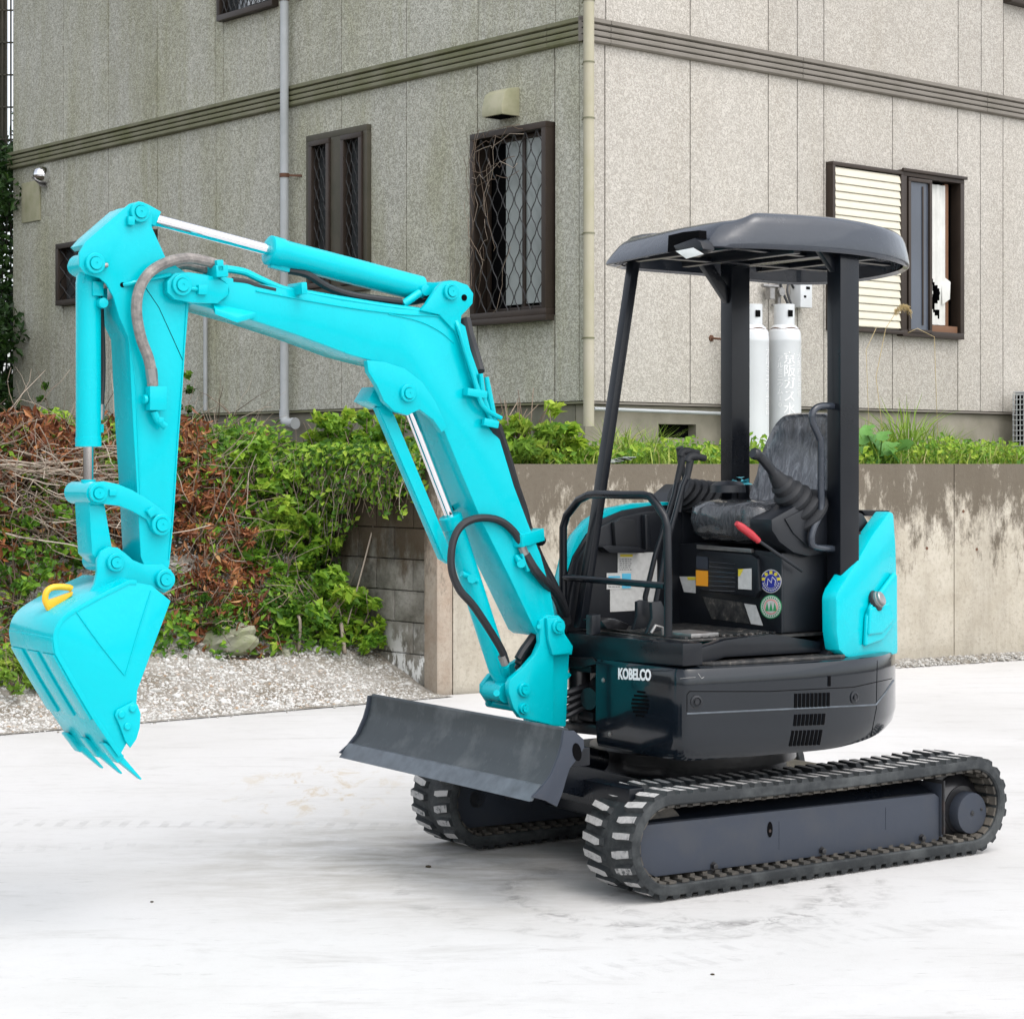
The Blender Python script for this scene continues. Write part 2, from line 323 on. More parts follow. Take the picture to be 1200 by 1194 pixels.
# ------------------------------------------------------------------ object helpers
def tag(o, label=None, cat=None, group=None, kind=None):
    if label: o['label'] = label
    if cat: o['category'] = cat
    if group: o['group'] = group
    if kind: o['kind'] = kind
    return o
def empty(name, loc, rz=0.0, label=None, cat=None, group=None, parent=None):
    o = bpy.data.objects.new(name, None); col.objects.link(o); o.location = loc; o.rotation_euler = (0, 0, rz)
    o.empty_display_size = .2
    if parent: o.parent = parent
    return tag(o, label, cat, group)
def link(name, me, parent=None, loc=None):
    o = bpy.data.objects.new(name, me); col.objects.link(o)
    if parent: o.parent = parent
    if loc: o.location = loc
    return o
class MB:
    """collects shapes; build() makes ONE mesh object out of them"""
    def __init__(s): s.v, s.f, s.m = [], [], []
    def add(s, vs, fs, mi=0):
        o = len(s.v); s.v += [tuple(x) for x in vs]; s.f += [tuple(i + o for i in f) for f in fs]; s.m += [mi] * len(fs); return s
    def box(s, c, d, rot=None, mi=0):
        x, y, z = d[0] / 2, d[1] / 2, d[2] / 2
        p = [Vector((i * x, j * y, k * z)) for k in (-1, 1) for j in (-1, 1) for i in (-1, 1)]
        if rot is not None: p = [rot @ q for q in p]
        c = Vector(c); p = [q + c for q in p]
        return s.add(p, [(0, 2, 3, 1), (4, 5, 7, 6), (0, 1, 5, 4), (2, 6, 7, 3), (0, 4, 6, 2), (1, 3, 7, 5)], mi)
    def b2(s, x0, x1, y0, y1, z0, z1, mi=0):
        return s.box(((x0 + x1) / 2, (y0 + y1) / 2, (z0 + z1) / 2), (abs(x1 - x0), abs(y1 - y0), abs(z1 - z0)), None, mi)
    def beam(s, p0, p1, w_, h_, up=(0, 0, 1), mi=0):
        p0, p1 = Vector(p0), Vector(p1); d = p1 - p0; L = d.length; z = d.normalized()
        x = Vector(up).cross(z); x = x.normalized() if x.length > 1e-4 else Vector((1, 0, 0)); y = z.cross(x)
        return s.box((p0 + p1) / 2, (w_, h_, L), Matrix((x, y, z)).transposed(), mi)
    def prism(s, pts, d, mi=0):
        """pts: ordered 3-D outline; d: extrusion vector"""
        d = Vector(d); n = len(pts); a_ = [Vector(p) for p in pts]; b_ = [p + d for p in a_]
        nr = Vector((0, 0, 0))
        for i in range(n): nr += a_[i].cross(a_[(i + 1) % n])
        fl = nr.dot(d) > 0
        top = tuple(range(n, 2 * n)); bot = tuple(reversed(range(n)))
        sd_ = [(i, (i + 1) % n, n + (i + 1) % n, n + i) for i in range(n)]
        fs = [bot, top] + sd_
        if not fl: fs = [tuple(reversed(f)) for f in fs]
        return s.add(a_ + b_, fs, mi)
    def tube(s, pts, r, seg=10, cap=True, mi=0, closed=False):
        P = [Vector(p) for p in pts]; n = len(P)
        rs = r if isinstance(r, (list, tuple)) else [r] * n
        up = None; rings = []
        for i in range(n):
            if closed: t = P[(i + 1) % n] - P[i - 1]
            else: t = P[min(i + 1, n - 1)] - P[max(i - 1, 0)]
            t.normalize()
            if up is None:
                up = Vector((0, 0, 1)) if abs(t.z) < .9 else Vector((1, 0, 0))
            x = (up - t * up.dot(t)).normalized(); up = x; y = t.cross(x)
            rings.append([P[i] + (x * math.cos(2 * math.pi * k / seg) + y * math.sin(2 * math.pi * k / seg)) * rs[i] for k in range(seg)])
        vs = [q for rg in rings for q in rg]; fs = []
        for i in range(n if closed else n - 1):
            j = (i + 1) % n
            for k in range(seg):
                fs.append((i * seg + k, i * seg + (k + 1) % seg, j * seg + (k + 1) % seg, j * seg + k))
        if cap and not closed:
            fs.append(tuple(reversed(range(seg)))); fs.append(tuple((n - 1) * seg + k for k in range(seg)))
        return s.add(vs, fs, mi)
    def cyl(s, p0, p1, r0, r1=None, seg=20, mi=0): return s.tube([p0, p1], [r0, r0 if r1 is None else r1], seg, True, mi)
    def lathe(s, p0, ax, prof, seg=24, mi=0):
        """prof: (distance along ax, radius)"""
        ax = Vector(ax).normalized(); p0 = Vector(p0)
        return s.tube2([p0 + ax * a_ for a_, _ in prof], [max(r_, 1e-4) for _, r_ in prof], ax, seg, mi)
    def tube2(s, P, rs, t, seg, mi=0):
        up = Vector((0, 0, 1)) if abs(t.z) < .9 else Vector((1, 0, 0)); x = (up - t * up.dot(t)).normalized(); y = t.cross(x)
        vs = [p + (x * math.cos(2 * math.pi * k / seg) + y * math.sin(2 * math.pi * k / seg)) * r_ for p, r_ in zip(P, rs) for k in range(seg)]
        fs = [(i * seg + k, i * seg + (k + 1) % seg, (i + 1) * seg + (k + 1) % seg, (i + 1) * seg + k) for i in range(len(P) - 1) for k in range(seg)]
        fs.append(tuple(reversed(range(seg)))); fs.append(tuple((len(P) - 1) * seg + k for k in range(seg)))
        return s.add(vs, fs, mi)
    def loft(s, rings, cap=True, mi=0, closed=True):
        n = len(rings[0]); vs = [p for r_ in rings for p in r_]; fs = []
        for i in range(len(rings) - 1):
            for k in range(n if closed else n - 1):
                fs.append((i * n + k, i * n + (k + 1) % n, (i + 1) * n + (k + 1) % n, (i + 1) * n + k))
        if cap:
            fs.append(tuple(reversed(range(n)))); fs.append(tuple((len(rings) - 1) * n + k for k in range(n)))
        return s.add(vs, fs, mi)
    def mesh(s, name, mats, bevel=0.0, seg=2, angle=35, fix=True):
        me = bpy.data.meshes.new(name); me.from_pydata(s.v, [], s.f)
        for m_ in (mats if isinstance(mats, (list, tuple)) else [mats]): me.materials.append(M[m_] if isinstance(m_, str) else m_)
        me.polygons.foreach_set('material_index', s.m)
        bm = bmesh.new(); bm.from_mesh(me)
        if fix: bmesh.ops.recalc_face_normals(bm, faces=bm.faces)
        if bevel:
            es = [e_ for e_ in bm.edges if len(e_.link_faces) == 2 and e_.calc_face_angle(0) > R(angle)]
            bmesh.ops.bevel(bm, geom=es, offset=bevel, segments=seg, affect='EDGES', profile=.6, clamp_overlap=True)
        bm.to_mesh(me); bm.free()
        me.polygons.foreach_set('use_smooth', [True] * len(me.polygons)); me.set_sharp_from_angle(angle=R(angle)); me.update()
        return me
    def build(s, name, mats, parent=None, bevel=0.0, seg=2, angle=35, loc=None, **kw):
        o = link(name, s.mesh(name, mats, bevel, seg, angle), parent, loc)
        return tag(o, **kw) if kw else o
def spline(pts, n=8):
    """Catmull-Rom through pts"""
    P = [Vector(p) for p in pts]; out = []
    for i in range(len(P) - 1):
        a_, b_, c_, d_ = P[max(i - 1, 0)], P[i], P[i + 1], P[min(i + 2, len(P) - 1)]
        for k in range(n):
            t = k / n
            out.append(.5 * ((2 * b_) + (c_ - a_) * t + (2 * a_ - 5 * b_ + 4 * c_ - d_) * t * t + (3 * b_ - a_ - 3 * c_ + d_) * t ** 3))
    out.append(P[-1]); return out
def closed_spline(pts, n=4):
    P = [Vector(p) for p in pts]; m_ = len(P); out = []
    for i in range(m_):
        a_, b_, c_, d_ = P[i - 1], P[i], P[(i + 1) % m_], P[(i + 2) % m_]
        for k in range(n):
            t = k / n
            out.append(.5 * ((2 * b_) + (c_ - a_) * t + (2 * a_ - 5 * b_ + 4 * c_ - d_) * t * t + (3 * b_ - a_ - 3 * c_ + d_) * t ** 3))
    return out
def text_mesh(body, size=1.0, bold=0.0, ext=0.0, spacing=1.0):
    cu = bpy.data.curves.new('lettering', 'FONT'); cu.body = body; cu.size = size; cu.offset = bold; cu.extrude = ext
    cu.align_x = 'CENTER'; cu.align_y = 'CENTER'; cu.space_character = spacing; cu.resolution_u = 3
    o = bpy.data.objects.new('lettering', cu); col.objects.link(o)
    dg = bpy.context.evaluated_depsgraph_get(); me = bpy.data.meshes.new_from_object(o.evaluated_get(dg))
    bpy.data.objects.remove(o); bpy.data.curves.remove(cu); return me
def unproject(u, v, d): return Vector(((u - U0) / FOC * d, d, H - (v - V0) / FOC * d))

# ------------------------------------------------------------------ the ground
WC = Vector((-0.516, 14.86, 0))                   # outer corner of the retaining wall
EA, ED = Vector((.791, .612, 0)).normalized(), None
EP = Vector((-EA.y, EA.x, 0))                     # away from the camera, square to the yard's edge
def eq(x, y):
    p = Vector((x, y, 0)) - WC
    return p.dot(EP), -p.dot(EA)                  # e: behind the yard edge, q: left of the wall end
def sstep(a_, b_, x):
    t = min(1, max(0, (x - a_) / (b_ - a_))); return t * t * (3 - 2 * t)
def terr(x, y):
    e_, q = eq(x, y)
    n1 = .5 * math.sin(x * 2.1 + 1.3) * math.cos(y * 1.7) + .3 * math.sin(x * 5.3 + y * 3.1) + .2 * math.sin(x * 9.7 - y * 7.7)
    g = .36 * sstep(-.02, 1.15, e_) * (1 + .22 * n1) 
    e0 = .84 + .22 * (1 - sstep(.0, .35, q)) + .08 * n1
    bank = 1.28 * sstep(e0, e0 + 1.15, e_)
    z = g + bank + (.05 * n1 if e_ > 1.2 else .0)
    if q < -.3: z = 1.60
    return z + .10 * sstep(2.6, 5, e_)
g = MB(); g.add([(-3000, -3000, -.06), (3000, -3000, -.06), (3000, 3000, -.06), (-3000, 3000, -.06)], [(0, 1, 2, 3)])
g.build('ground', 'soil', kind='structure')
S1 = WC - EA * 14; S2 = WC.copy(); S3 = Vector((4.75, 17.98, 0)); S4 = S2 + (S3 - S2) * 4
yard = [(S1.x, S1.y, 0), (S2.x, S2.y, 0), (S4.x, S4.y, 0), (40, 30, 0), (40, -30, 0), (-30, -30, 0), (-30, S1.y - 8, 0)]
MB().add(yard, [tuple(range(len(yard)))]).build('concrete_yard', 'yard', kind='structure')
# slab is a real slab: its worn edge stands a few centimetres over the gravel
# gravel apron and bank
def grid(x0, x1, y0, y1, st, fn, keep):
    nx, ny = int((x1 - x0) / st) + 1, int((y1 - y0) / st) + 1
    vs, idx = [], {}
    for j in range(ny):
        for i in range(nx):
            p = WC - EA * (x0 + i * st) + EP * (y0 + j * st)
            idx[i, j] = len(vs); vs.append((p.x, p.y, fn(p.x, p.y)))
    fs = [(idx[i, j], idx[i, j + 1], idx[i + 1, j + 1], idx[i + 1, j]) for j in range(ny - 1) for i in range(nx - 1) if keep(x0 + i * st, y0 + j * st)]
    return vs, fs
vs, fs = grid(-.02, 9.0, -.14, 1.42, .07, lambda x, y: max(terr(x, y), -.05) + .006, lambda q, e_: True)
MB().add(vs, fs).build('gravel_bed', 'gravel', kind='structure')
vs, fs = grid(-.02, 11.0, .78, 14.5, .12, lambda x, y: terr(x, y), lambda q, e_: True)
bank = MB().add(vs, fs).build('earth_bank', 'soil', kind='structure')
bankbv = BVHTree.FromPolygons([Vector(v_) for v_ in vs], fs)
def bank_hit(u, v, dflt=16.0):
    o = Vector((0, 0, H)); d = unproject(u, v, 1.0) - o
    h_ = bankbv.ray_cast(o, d.normalized())
    return h_[0] if h_[0] else unproject(u, v, dflt)
# upper terrace, right of the wall end
T0 = WC + EP * .15 + EA * .02
T = [T0, T0 + EP * 14, T0 + EP * 14 + EA * 24, S2 + (S3 - S2).normalized() * 24 + Vector((0, .2, 0))]
MB().add([(p.x, p.y, 1.60) for p in T], [(0, 3, 2, 1)]).build('terrace', 'soil', kind='structure')
# strip of gravel along the foot of the wall on the right
WD = (S3 - S2).normalized(); WN = Vector((-WD.y, WD.x, 0))
mb = MB(); rng = random.Random(4)
for i in range(60):
    pass
vs, fs = [], []
for i in range(61):
    for j in range(4):
        p = S2 + WD * (2.4 + i * .09) + WN * (-.16 + j * .07)
        vs.append((p.x + rng.uniform(-.01, .01), p.y, [-.012, .016, .035, .05][j] + rng.uniform(-.008, .012) if j else -.012))
for i in range(60):
    for j in range(3): fs.append((i * 4 + j, (i + 1) * 4 + j, (i + 1) * 4 + j + 1, i * 4 + j + 1))
MB().add(vs, fs).build('gravel_strip', 'gravel', kind='structure')

# ------------------------------------------------------------------ retaining wall
wall = empty('retaining_wall', tuple(WC), math.atan2(WD.y, WD.x), 'lichen stained concrete retaining wall with a damp block wall turning back at its left end', 'retaining wall')
def wl(p):                                        # world -> wall coordinates
    q = Vector(p) - WC; return Vector((q.dot(WD), q.dot(WN), q.z))
L_end = 12.0
mb = MB()
# long face in pours with fine vertical joints
joints = [.13, 2.55, 4.9, 7.2, 9.6, L_end]
for i in range(len(joints) - 1):
    m_ = MB(); m_.b2(joints[i] + .004, joints[i + 1] - .004, 0.04, .24, -.05, 1.645)
    m_.build('concrete_panel', 'retain', wall, bevel=.006)
MB().b2(0, .126, 0.035, .235, -.05, 1.64).build('end_pier', 'retend', wall, bevel=.012)
for k, (s_, z_) in enumerate([(2.87, 1.32), (2.35, 1.3), (4.6, .95), (5.15, .93), (3.9, .97), (4.2, .9), (1.1, 1.05), (5.0, 1.25)]):
    MB().lathe((s_, .041, z_), (0, -1, 0), [(0, .014), (.003, .014), (.003, .008)], 10).build('tie_hole', 'rustmetal', wall)
# block wall, courses of separate blocks, going back-left
BD = Vector((-.653, .757, 0)).normalized()
bw = Vector((BD.dot(WD), BD.dot(WN), 0)); bn = Vector((bw.y, -bw.x, 0))
bn = -bn if bn.x > 0 else bn                       # outward = towards the left
ang = math.atan2(bw.y, bw.x)
bh, bl = .228, .44
blk = MB().box((0, 0, 0), (bl - .008, .15, bh - .008)).mesh('concrete_block', 'block', bevel=.006)
half = MB().box((0, 0, 0), (bl / 2 - .008, .15, bh - .008)).mesh('concrete_block', 'block', bevel=.006)
o0 = Vector((0.0, .14, 0))
for c_ in range(7):
    off = 0 if c_ % 2 == 0 else -bl / 2
    for k in range(8):
        s0, s1 = off + k * bl, off + (k + 1) * bl
        me = blk
        if s0 < 0: s0 = 0; me = half
        p = o0 + bw * ((s0 + s1) / 2) - bn * .09
        b = link('concrete_block', me, wall, (p.x + rng.uniform(-.002, .002), p.y, .04 + bh * (c_ + .5)))
        b.rotation_euler = (0, 0, ang)
m_ = MB(); p = o0 + bw * 1.55 - bn * .10
m_.box((p.x, p.y, .81), (3.1, .12, 1.60), Matrix.Rotation(ang, 3, 'Z')); m_.build('mortar', 'block', wall)

# ------------------------------------------------------------------ house
PSI = R(40.8); HC = Vector((.607, 17.5, 1.65))
house = empty('house', tuple(HC), PSI, 'two storey house clad in stone chip siding panels with a ribbed band between the storeys', 'house')
cps, sps = math.cos(PSI), math.sin(PSI)
def WR(u, v):                                      # right wall: distance from the corner, height over the terrace
    k = (u - U0) / FOC; s_ = (k * HC.y - HC.x) / (cps - k * sps); d = HC.y + sps * s_; return s_, (V0 - v) / FOC * d
def WL(u, v):
    k = (u - U0) / FOC; s_ = (HC.x - k * HC.y) / (sps + k * cps); d = HC.y + cps * s_; return s_, (V0 - v) / FOC * d
def HP(side, s_, d_, z_): return (s_, d_, z_) if side == 'R' else (d_, s_, z_)     # d_ > 0 is into the house
def wb(mb, side, s0, s1, d0, d1, z0, z1, mi=0):
    a_, b_ = HP(side, s0, d0, z0), HP(side, s1, d1, z1)
    return mb.b2(a_[0], b_[0], a_[1], b_[1], a_[2], b_[2], mi)
zb = WR(700, 470)[1]                               # siding bottom
zt0, zt1 = WR(691, 50)[1], WR(691, 21)[1]          # ribbed band
ZTOP = 6.9
def subtract(rects, hole):
    out = []
    for (a0, a1, b0, b1) in rects:
        h0, h1, k0, k1 = hole
        if h1 <= a0 or h0 >= a1 or k1 <= b0 or k0 >= b1: out.append((a0, a1, b0, b1)); continue
        if h0 > a0: out.append((a0, h0, b0, b1)); a0 = h0
        if h1 < a1: out.append((h1, a1, b0, b1)); a1 = h1
        if k0 > b0: out.append((a0, a1, b0, k0))
        if k1 < b1: out.append((a0, a1, k1, b1))
    return [r_ for r_ in out if r_[1] - r_[0] > .01 and r_[3] - r_[2] > .01]
winR = (WR(968, 0)[0], WR(1123, 0)[0], WR(968, 387)[1], WR(968, 190)[1])
winA = (WL(649, 0)[0], WL(560, 0)[0], WL(649, 369)[1], WL(649, 143)[1])
winB = (WL(435, 0)[0], WL(363.5, 0)[0], WL(434, 340)[1], WL(435, 146)[1])
winC = (WL(326.5, 0)[0], WL(261, 0)[0], WL(261, 27)[1], ZTOP - .4)
winD = (WL(184, 0)[0], WL(72, 0)[0], WL(72, 359)[1], WL(72, 287)[1])
winE = (WR(1176, 0)[0], WR(1290, 0)[0], WR(1176, 4)[1], ZTOP - .3)
LEN_L, LEN_R = WL(15, 0)[0], 9.6
def panels(side, seams, z0, z1, holes, mat_):
    for a_, b_ in zip(seams[:-1], seams[1:]):
        rects = [(a_ + .006, b_ - .006, z0, z1)]
        for h_ in holes: rects = subtract(rects, h_)
        if not rects: continue
        for r_ in rects:
            m_ = MB(); wb(m_, side, r_[0], r_[1], 0.0, .022, r_[2], r_[3]); m_.build('siding_panel', mat_, walls[side], bevel=.0025, seg=1)
walls = {}
for side in 'RL':
    o = MB(); rects = [(0.03, LEN_R if side == 'R' else LEN_L, zb + .01, ZTOP)]
    for h_ in ((winR, winE) if side == 'R' else (winA, winB, winC, winD)): rects = subtract(rects, h_)
    for r_ in rects: wb(o, side, r_[0], r_[1], .023, .14, r_[2], r_[3])
    walls[side] = o.build('wall', 'lattice', house)
def seams(fn, us, a0, a1): return [a0] + sorted(fn(u, 0)[0] for u in us) + [a1]
rl = [709, 809, 900.5, 934.5, 965.6, 1046, 1122.5, 1149, 1175.5, 1243, 1330]
ru = [710, 809, 900.5, 934.5, 965.6, 1123, 1150, 1176, 1243, 1330]
ll = [650, 559, 476, 400, 328, 253, 184.3, 127, 74.5]
lu = [651, 560, 476, 400, 328, 262, 252, 184, 127, 74]
panels('R', seams(WR, rl, .065, LEN_R), zb, zt0 + .01, [winR], 'siding_r')
panels('R', seams(WR, ru, .065, LEN_R), zt1 - .01, ZTOP, [winE], 'siding_r')
panels('L', seams(WL, ll, .065, LEN_L), zb, zt0 + .01, [winA, winB, winD], 'siding_l')
panels('L', seams(WL, lu, .065, LEN_L), zt1 - .01, ZTOP, [winC], 'siding_l')
MB().b2(0, .064, 0, .064, zb, zt0 + .01).build('corner_trim', 'siding_l', house, bevel=.006)
MB().b2(0, .064, 0, .064, zt1 - .01, ZTOP).build('corner_trim', 'siding_l', house, bevel=.006)
# ribbed band: boards with three grooves
def band(side, s0, s1, mat_):
    h_ = zt1 - zt0; pr = [(0.02, 0), (-.030, 0)]
    for k in range(4):
        a_, b_ = h_ * (k / 4) + .006, h_ * ((k + 1) / 4) - .006
        pr += [(-.040, a_), (-.046, a_ + .008), (-.046, b_ - .008), (-.040, b_), (-.018, b_ + .001), (-.018, b_ + .011)] if k < 3 else [(-.040, a_), (-.052, a_ + .008), (-.052, b_), (.02, h_)]
    pts = [HP(side, s0, d_, zt0 + z_) for d_, z_ in pr]; dv = HP(side, s1 - s0 - .006, 0, 0)
    MB().prism(pts, dv).build('trim_board', mat_, house)
cut = [-.052] + [WR(u, 0)[0] for u in (712, 937, 1153)] + [LEN_R]
for a_, b_ in zip(cut[:-1], cut[1:]): band('R', a_, b_, 'trim_r')
cut = [-.050] + [WL(u, 0)[0] for u in (645, 400, 248, 19)] + [LEN_L + .06]
for a_, b_ in zip(cut[:-1], cut[1:]): band('L', a_, b_, 'trim_l')
# foundation with its vents, drip strip under the siding
vent = (WR(775, 0)[0], WR(819, 0)[0], WR(790, 513)[1], WR(790, 497)[1])
vent2 = (WL(400, 0)[0], WL(345, 0)[0], WL(370, 505)[1], WL(370, 490)[1])
m_ = MB()
for r_ in subtract([(.04, LEN_R, -.3, zb - .03)], vent): wb(m_, 'R', r_[0], r_[1], .035, .15, r_[2], r_[3])
m_.build('foundation', 'found', house)
m_ = MB(); wb(m_, 'L', .154, LEN_L, .035, .15, -.5, zb - .03); m_.build('foundation', 'found_l', house)
m_ = MB(); wb(m_, 'R', vent[0] - .02, vent[1] + .02, .13, .14, vent[2] - .02, vent[3] + .02)
m_.build('foundation_vent', 'deep', house)
for side, L_ in (('R', LEN_R), ('L', LEN_L)):
    m_ = MB(); wb(m_, side, .0, L_, -.006, .05, zb - .024, zb - .006); m_.build('drip_strip', 'trim_r' if side == 'R' else 'trim_l', house)
m_ = MB(); m_.b2(.2, LEN_R, .2, LEN_L, ZTOP - .1, ZTOP); m_.b2(.3, LEN_R, LEN_L - .1, LEN_L, -.2, ZTOP); m_.b2(LEN_R - .1, LEN_R, .3, LEN_L - .1, -.2, ZTOP)
m_.build('rear_walls', 'found', house)
rf = MB(); rf.b2(-.5, LEN_R + .5, -.5, LEN_L + .5, ZTOP + .01, ZTOP + .16); rf.build('roof', 'trim_r', house)

def lattice(mb, side, s0, s1, z0, z1, d, ncol, prd, r_=.0045):
    w_ = (s1 - s0) / ncol; n_ = max(2, round((z1 - z0) / (prd / 2)))
    for c_ in range(ncol + 1):
        for sg in ((1,) if c_ == 0 else (-1,) if c_ == ncol else (1, -1)):
            pts = []
            for i in range(n_ * 3 + 1):
                t = i / 3; ph = .5 - .5 * math.cos(math.pi * t); ph = ph if True else 0
                pts.append(HP(side, s0 + w_ * c_ + sg * w_ * .5 * ph, d + .003 * sg, z0 + (z1 - z0) * i / (n_ * 3)))
            mb.tube(pts, r_, 4)
def frame(mb, side, s0, s1, z0, z1, d0, d1, t):
    wb(mb, side, s0, s1, d0, d1, z1 - t, z1); wb(mb, side, s0, s1, d0, d1, z0, z0 + t)
    wb(mb, side, s0, s0 + t, d0, d1, z0 + t, z1 - t); wb(mb, side, s1 - t, s1, d0, d1, z0 + t, z1 - t)
def part(name, parent, mats, fn, bevel=.003, **kw):
    m_ = MB(); fn(m_); return m_.build(name, mats, parent, bevel=bevel, **kw)
# big latticed window near the corner
s0, s1, z0, z1 = winA
wA = part('window', house, 'bronze', lambda m_: (frame(m_, 'L', s0, s1, z0, z1, -.095, .05, .055), wb(m_, 'L', s0 - .03, s1 + .03, -.12, -.02, z0 - .05, z0 - .002)), label='tall window behind a black diamond lattice, nearest the corner of the house')
part('backing', wA, 'deep', lambda m_: wb(m_, 'L', s0 + .05, s1 - .05, .10, .12, z0, z1), 0)
part('pane', wA, 'frost', lambda m_: wb(m_, 'L', s0 + .07, s0 + (s1 - s0) * .40, .035, .04, z0 + .12, z1 - .09), 0)
part('pane', wA, 'frost', lambda m_: wb(m_, 'L', s0 + (s1 - s0) * .42, s1 - .32, .055, .06, z0 + .12, z1 - .09), 0)
part('sash', wA, 'bronze', lambda m_: (frame(m_, 'L', s0 + .056, s0 + (s1 - s0) * .43, z0 + .056, z1 - .056, .02, .05, .04), frame(m_, 'L', s0 + (s1 - s0) * .40, s1 - .056, z0 + .056, z1 - .056, .052, .08, .04)))
part('lattice', wA, 'lattice', lambda m_: lattice(m_, 'L', s0 + .06, s1 - .06, z0 + .03, z1 - .06, -.075, 6, .27, .006), 0)
# twin narrow lattice window
s0, s1, z0, z1 = winB; sm = (s0 + s1) / 2
wB = part('window', house, 'bronze_old', lambda m_: (frame(m_, 'L', s0, s1, z0, z1, -.05, .05, .06), wb(m_, 'L', sm - .09, sm + .09, -.048, .05, z0 + .06, z1 - .06)), label='pair of narrow latticed windows in one frame behind the grey downpipe')
for a_, b_ in ((s0 + .07, sm - .10), (sm + .10, s1 - .07)):
    sa = part('sash', wB, 'bronze', lambda m_: frame(m_, 'L', a_ - .005, b_ + .005, z0 + .065, z1 - .065, -.07, .03, .05))
    part('pane', wB, 'darkglass', lambda m_: wb(m_, 'L', a_ + .03, b_ - .03, .035, .04, z0 + .11, z1 - .11), 0)
    part('lattice', wB, 'lattice', lambda m_: lattice(m_, 'L', a_ + .04, b_ - .04, z0 + .09, z1 - .09, -.03, 3, .20, .005), 0)
# upper window cut by the top of the picture, low window behind the digging arm
for wn, lab in ((winC, 'dark latticed upper window over the grey downpipe'), (winD, 'small dark latticed window behind the digging arm')):
    s0, s1, z0, z1 = wn
    wC = part('window', house, 'bronze', lambda m_: (frame(m_, 'L', s0, s1, z0, z1, -.08, .05, .06)), label=lab)
    part('pane', wC, 'darkglass', lambda m_: wb(m_, 'L', s0 + .05, s1 - .05, .035, .04, z0 + .05, z1 - .05), 0)
    part('lattice', wC, 'lattice', lambda m_: lattice(m_, 'L', s0 + .06, s1 - .06, z0 + .06, z1 - .06, -.05, 10 if wn is winC else 8, .20, .006), 0)
    if wn is winC:
        part('lower_blind', wC, 'gas', lambda m_: [wb(m_, 'L', s0 + .1 + .07 * k, s0 + .135 + .07 * k, .0, .02, z0 + .1, z0 + .42) for k in range(int((s1 - s0 - .5) / .07))], 0)
# right window: shutter case, screen, torn curtain
s0, s1, z0, z1 = winR; sA = WR(1051, 0)[0]
wD = part('window', house, 'bronze', lambda m_: (frame(m_, 'R', s0, sA - .002, z0, z1, -.085, .04, .035), frame(m_, 'R', sA, s1, z0 - .015, z1 + .02, -.075, .05, .06), wb(m_, 'R', sA - .02, s1 + .02, -.10, -.074, z1 + .0, z1 + .03)), label='sliding window with a cream slatted shutter case and a torn white curtain')
sh = part('shutter_case', wD, 'slat', lambda m_: wb(m_, 'R', s0 + .045, sA - .01, -.055, -.03, z0 + .045, z1 - .045), 0)
ns = 20; hh = (z1 - z0 - .10) / ns
for k in range(ns):
    zz = z0 + .05 + k * hh
    pts = [HP('R', s0 + .048, d_, z_) for d_, z_ in ((-.056, zz + .001), (-.078, zz + .002), (-.079, zz + .010), (-.066, zz + hh - .005), (-.056, zz + hh - .003))]
    MB().prism(pts, HP('R', sA - s0 - .062, 0, 0)).build('slat', 'slat', wD)
q1, q2, q3 = WR(1057, 0)[0], WR(1084, 0)[0], WR(1104, 0)[0]
part('backing', wD, 'deep', lambda m_: wb(m_, 'R', sA + .05, s1 - .05, .14, .16, z0 - .03, z1), 0)
part('insect_screen', wD, 'screen', lambda m_: wb(m_, 'R', q1 + .02, q2 - .02, -.06, -.055, z0 + .04, z1 - .07), 0)
part('sash', wD, 'bronze', lambda m_: (frame(m_, 'R', q1, q2 + .005, z0 + .02, z1 - .05, -.085, -.05, .035), wb(m_, 'R', (q1 + q2) / 2 + .05, (q1 + q2) / 2 + .07, -.07, -.062, z0 + .1, z1 - .12)))
part('sash', wD, 'wood', lambda m_: (wb(m_, 'R', q3 + .04, q3 + .10, .0, .03, z0 + .01, z1 - .05), wb(m_, 'R', q2, s1 - .08, -.05, .0, z0 + .012, z0 + .11)))
# curtain with a ragged hole
def curt(m_):
    a0, a1, b0, b1 = q2 + .01, q3 + .03, z0 + .12, z1 - .07
    nx, nz = 10, 46
    rr = random.Random(8); hole = set()
    for j in range(2, 15):
        c_ = 4.4 + 1.2 * math.sin(j * .8) + (1.0 if j < 5 else 0); w_ = 1.6 * math.sin(math.pi * (j - 1) / 14) + .5
        for i in range(nx):
            if abs(i + .5 - c_) < w_: hole.add((i, j))
    for j in range(nz):
        for i in range(nx):
            if (i, j) in hole: continue
            xs = [a0 + (a1 - a0) * (i + k) / nx for k in (0, 1)]; zs = [b0 + (b1 - b0) * (j + k) / nz for k in (0, 1)]
            dd = [-.005 + .010 * math.sin((i + k) * 1.7) for k in (0, 1)]
            m_.add([HP('R', xs[0], dd[0], zs[0]), HP('R', xs[1], dd[1], zs[0]), HP('R', xs[1], dd[1], zs[1]), HP('R', xs[0], dd[0], zs[1])], [(0, 1, 2, 3)])
part('curtain', wD, 'curtain', curt, 0)
part('curtain_scrap', wD, 'curtain', lambda m_: m_.add([HP('R', q3 - .02, -.02, z0 + .32), HP('R', q3 + .08, -.034, z0 + .38), HP('R', q3 + .09, -.034, z0 + .55), HP('R', q3 + .0, .01, z0 + .62), HP('R', q3 + .04, -.04, z0 + .45)], [(0, 1, 4), (1, 2, 4), (2, 3, 4), (3, 0, 4)]), 0)
s0, s1, z0, z1 = winE
wE = part('window', house, 'bronze', lambda m_: frame(m_, 'R', s0, s1, z0, z1, -.10, .05, .07), label='upper window at the right whose sill just shows')
part('pane', wE, 'darkglass', lambda m_: wb(m_, 'R', s0 + .06, s1 - .06, .035, .04, z0 + .06, z1 - .06), 0)

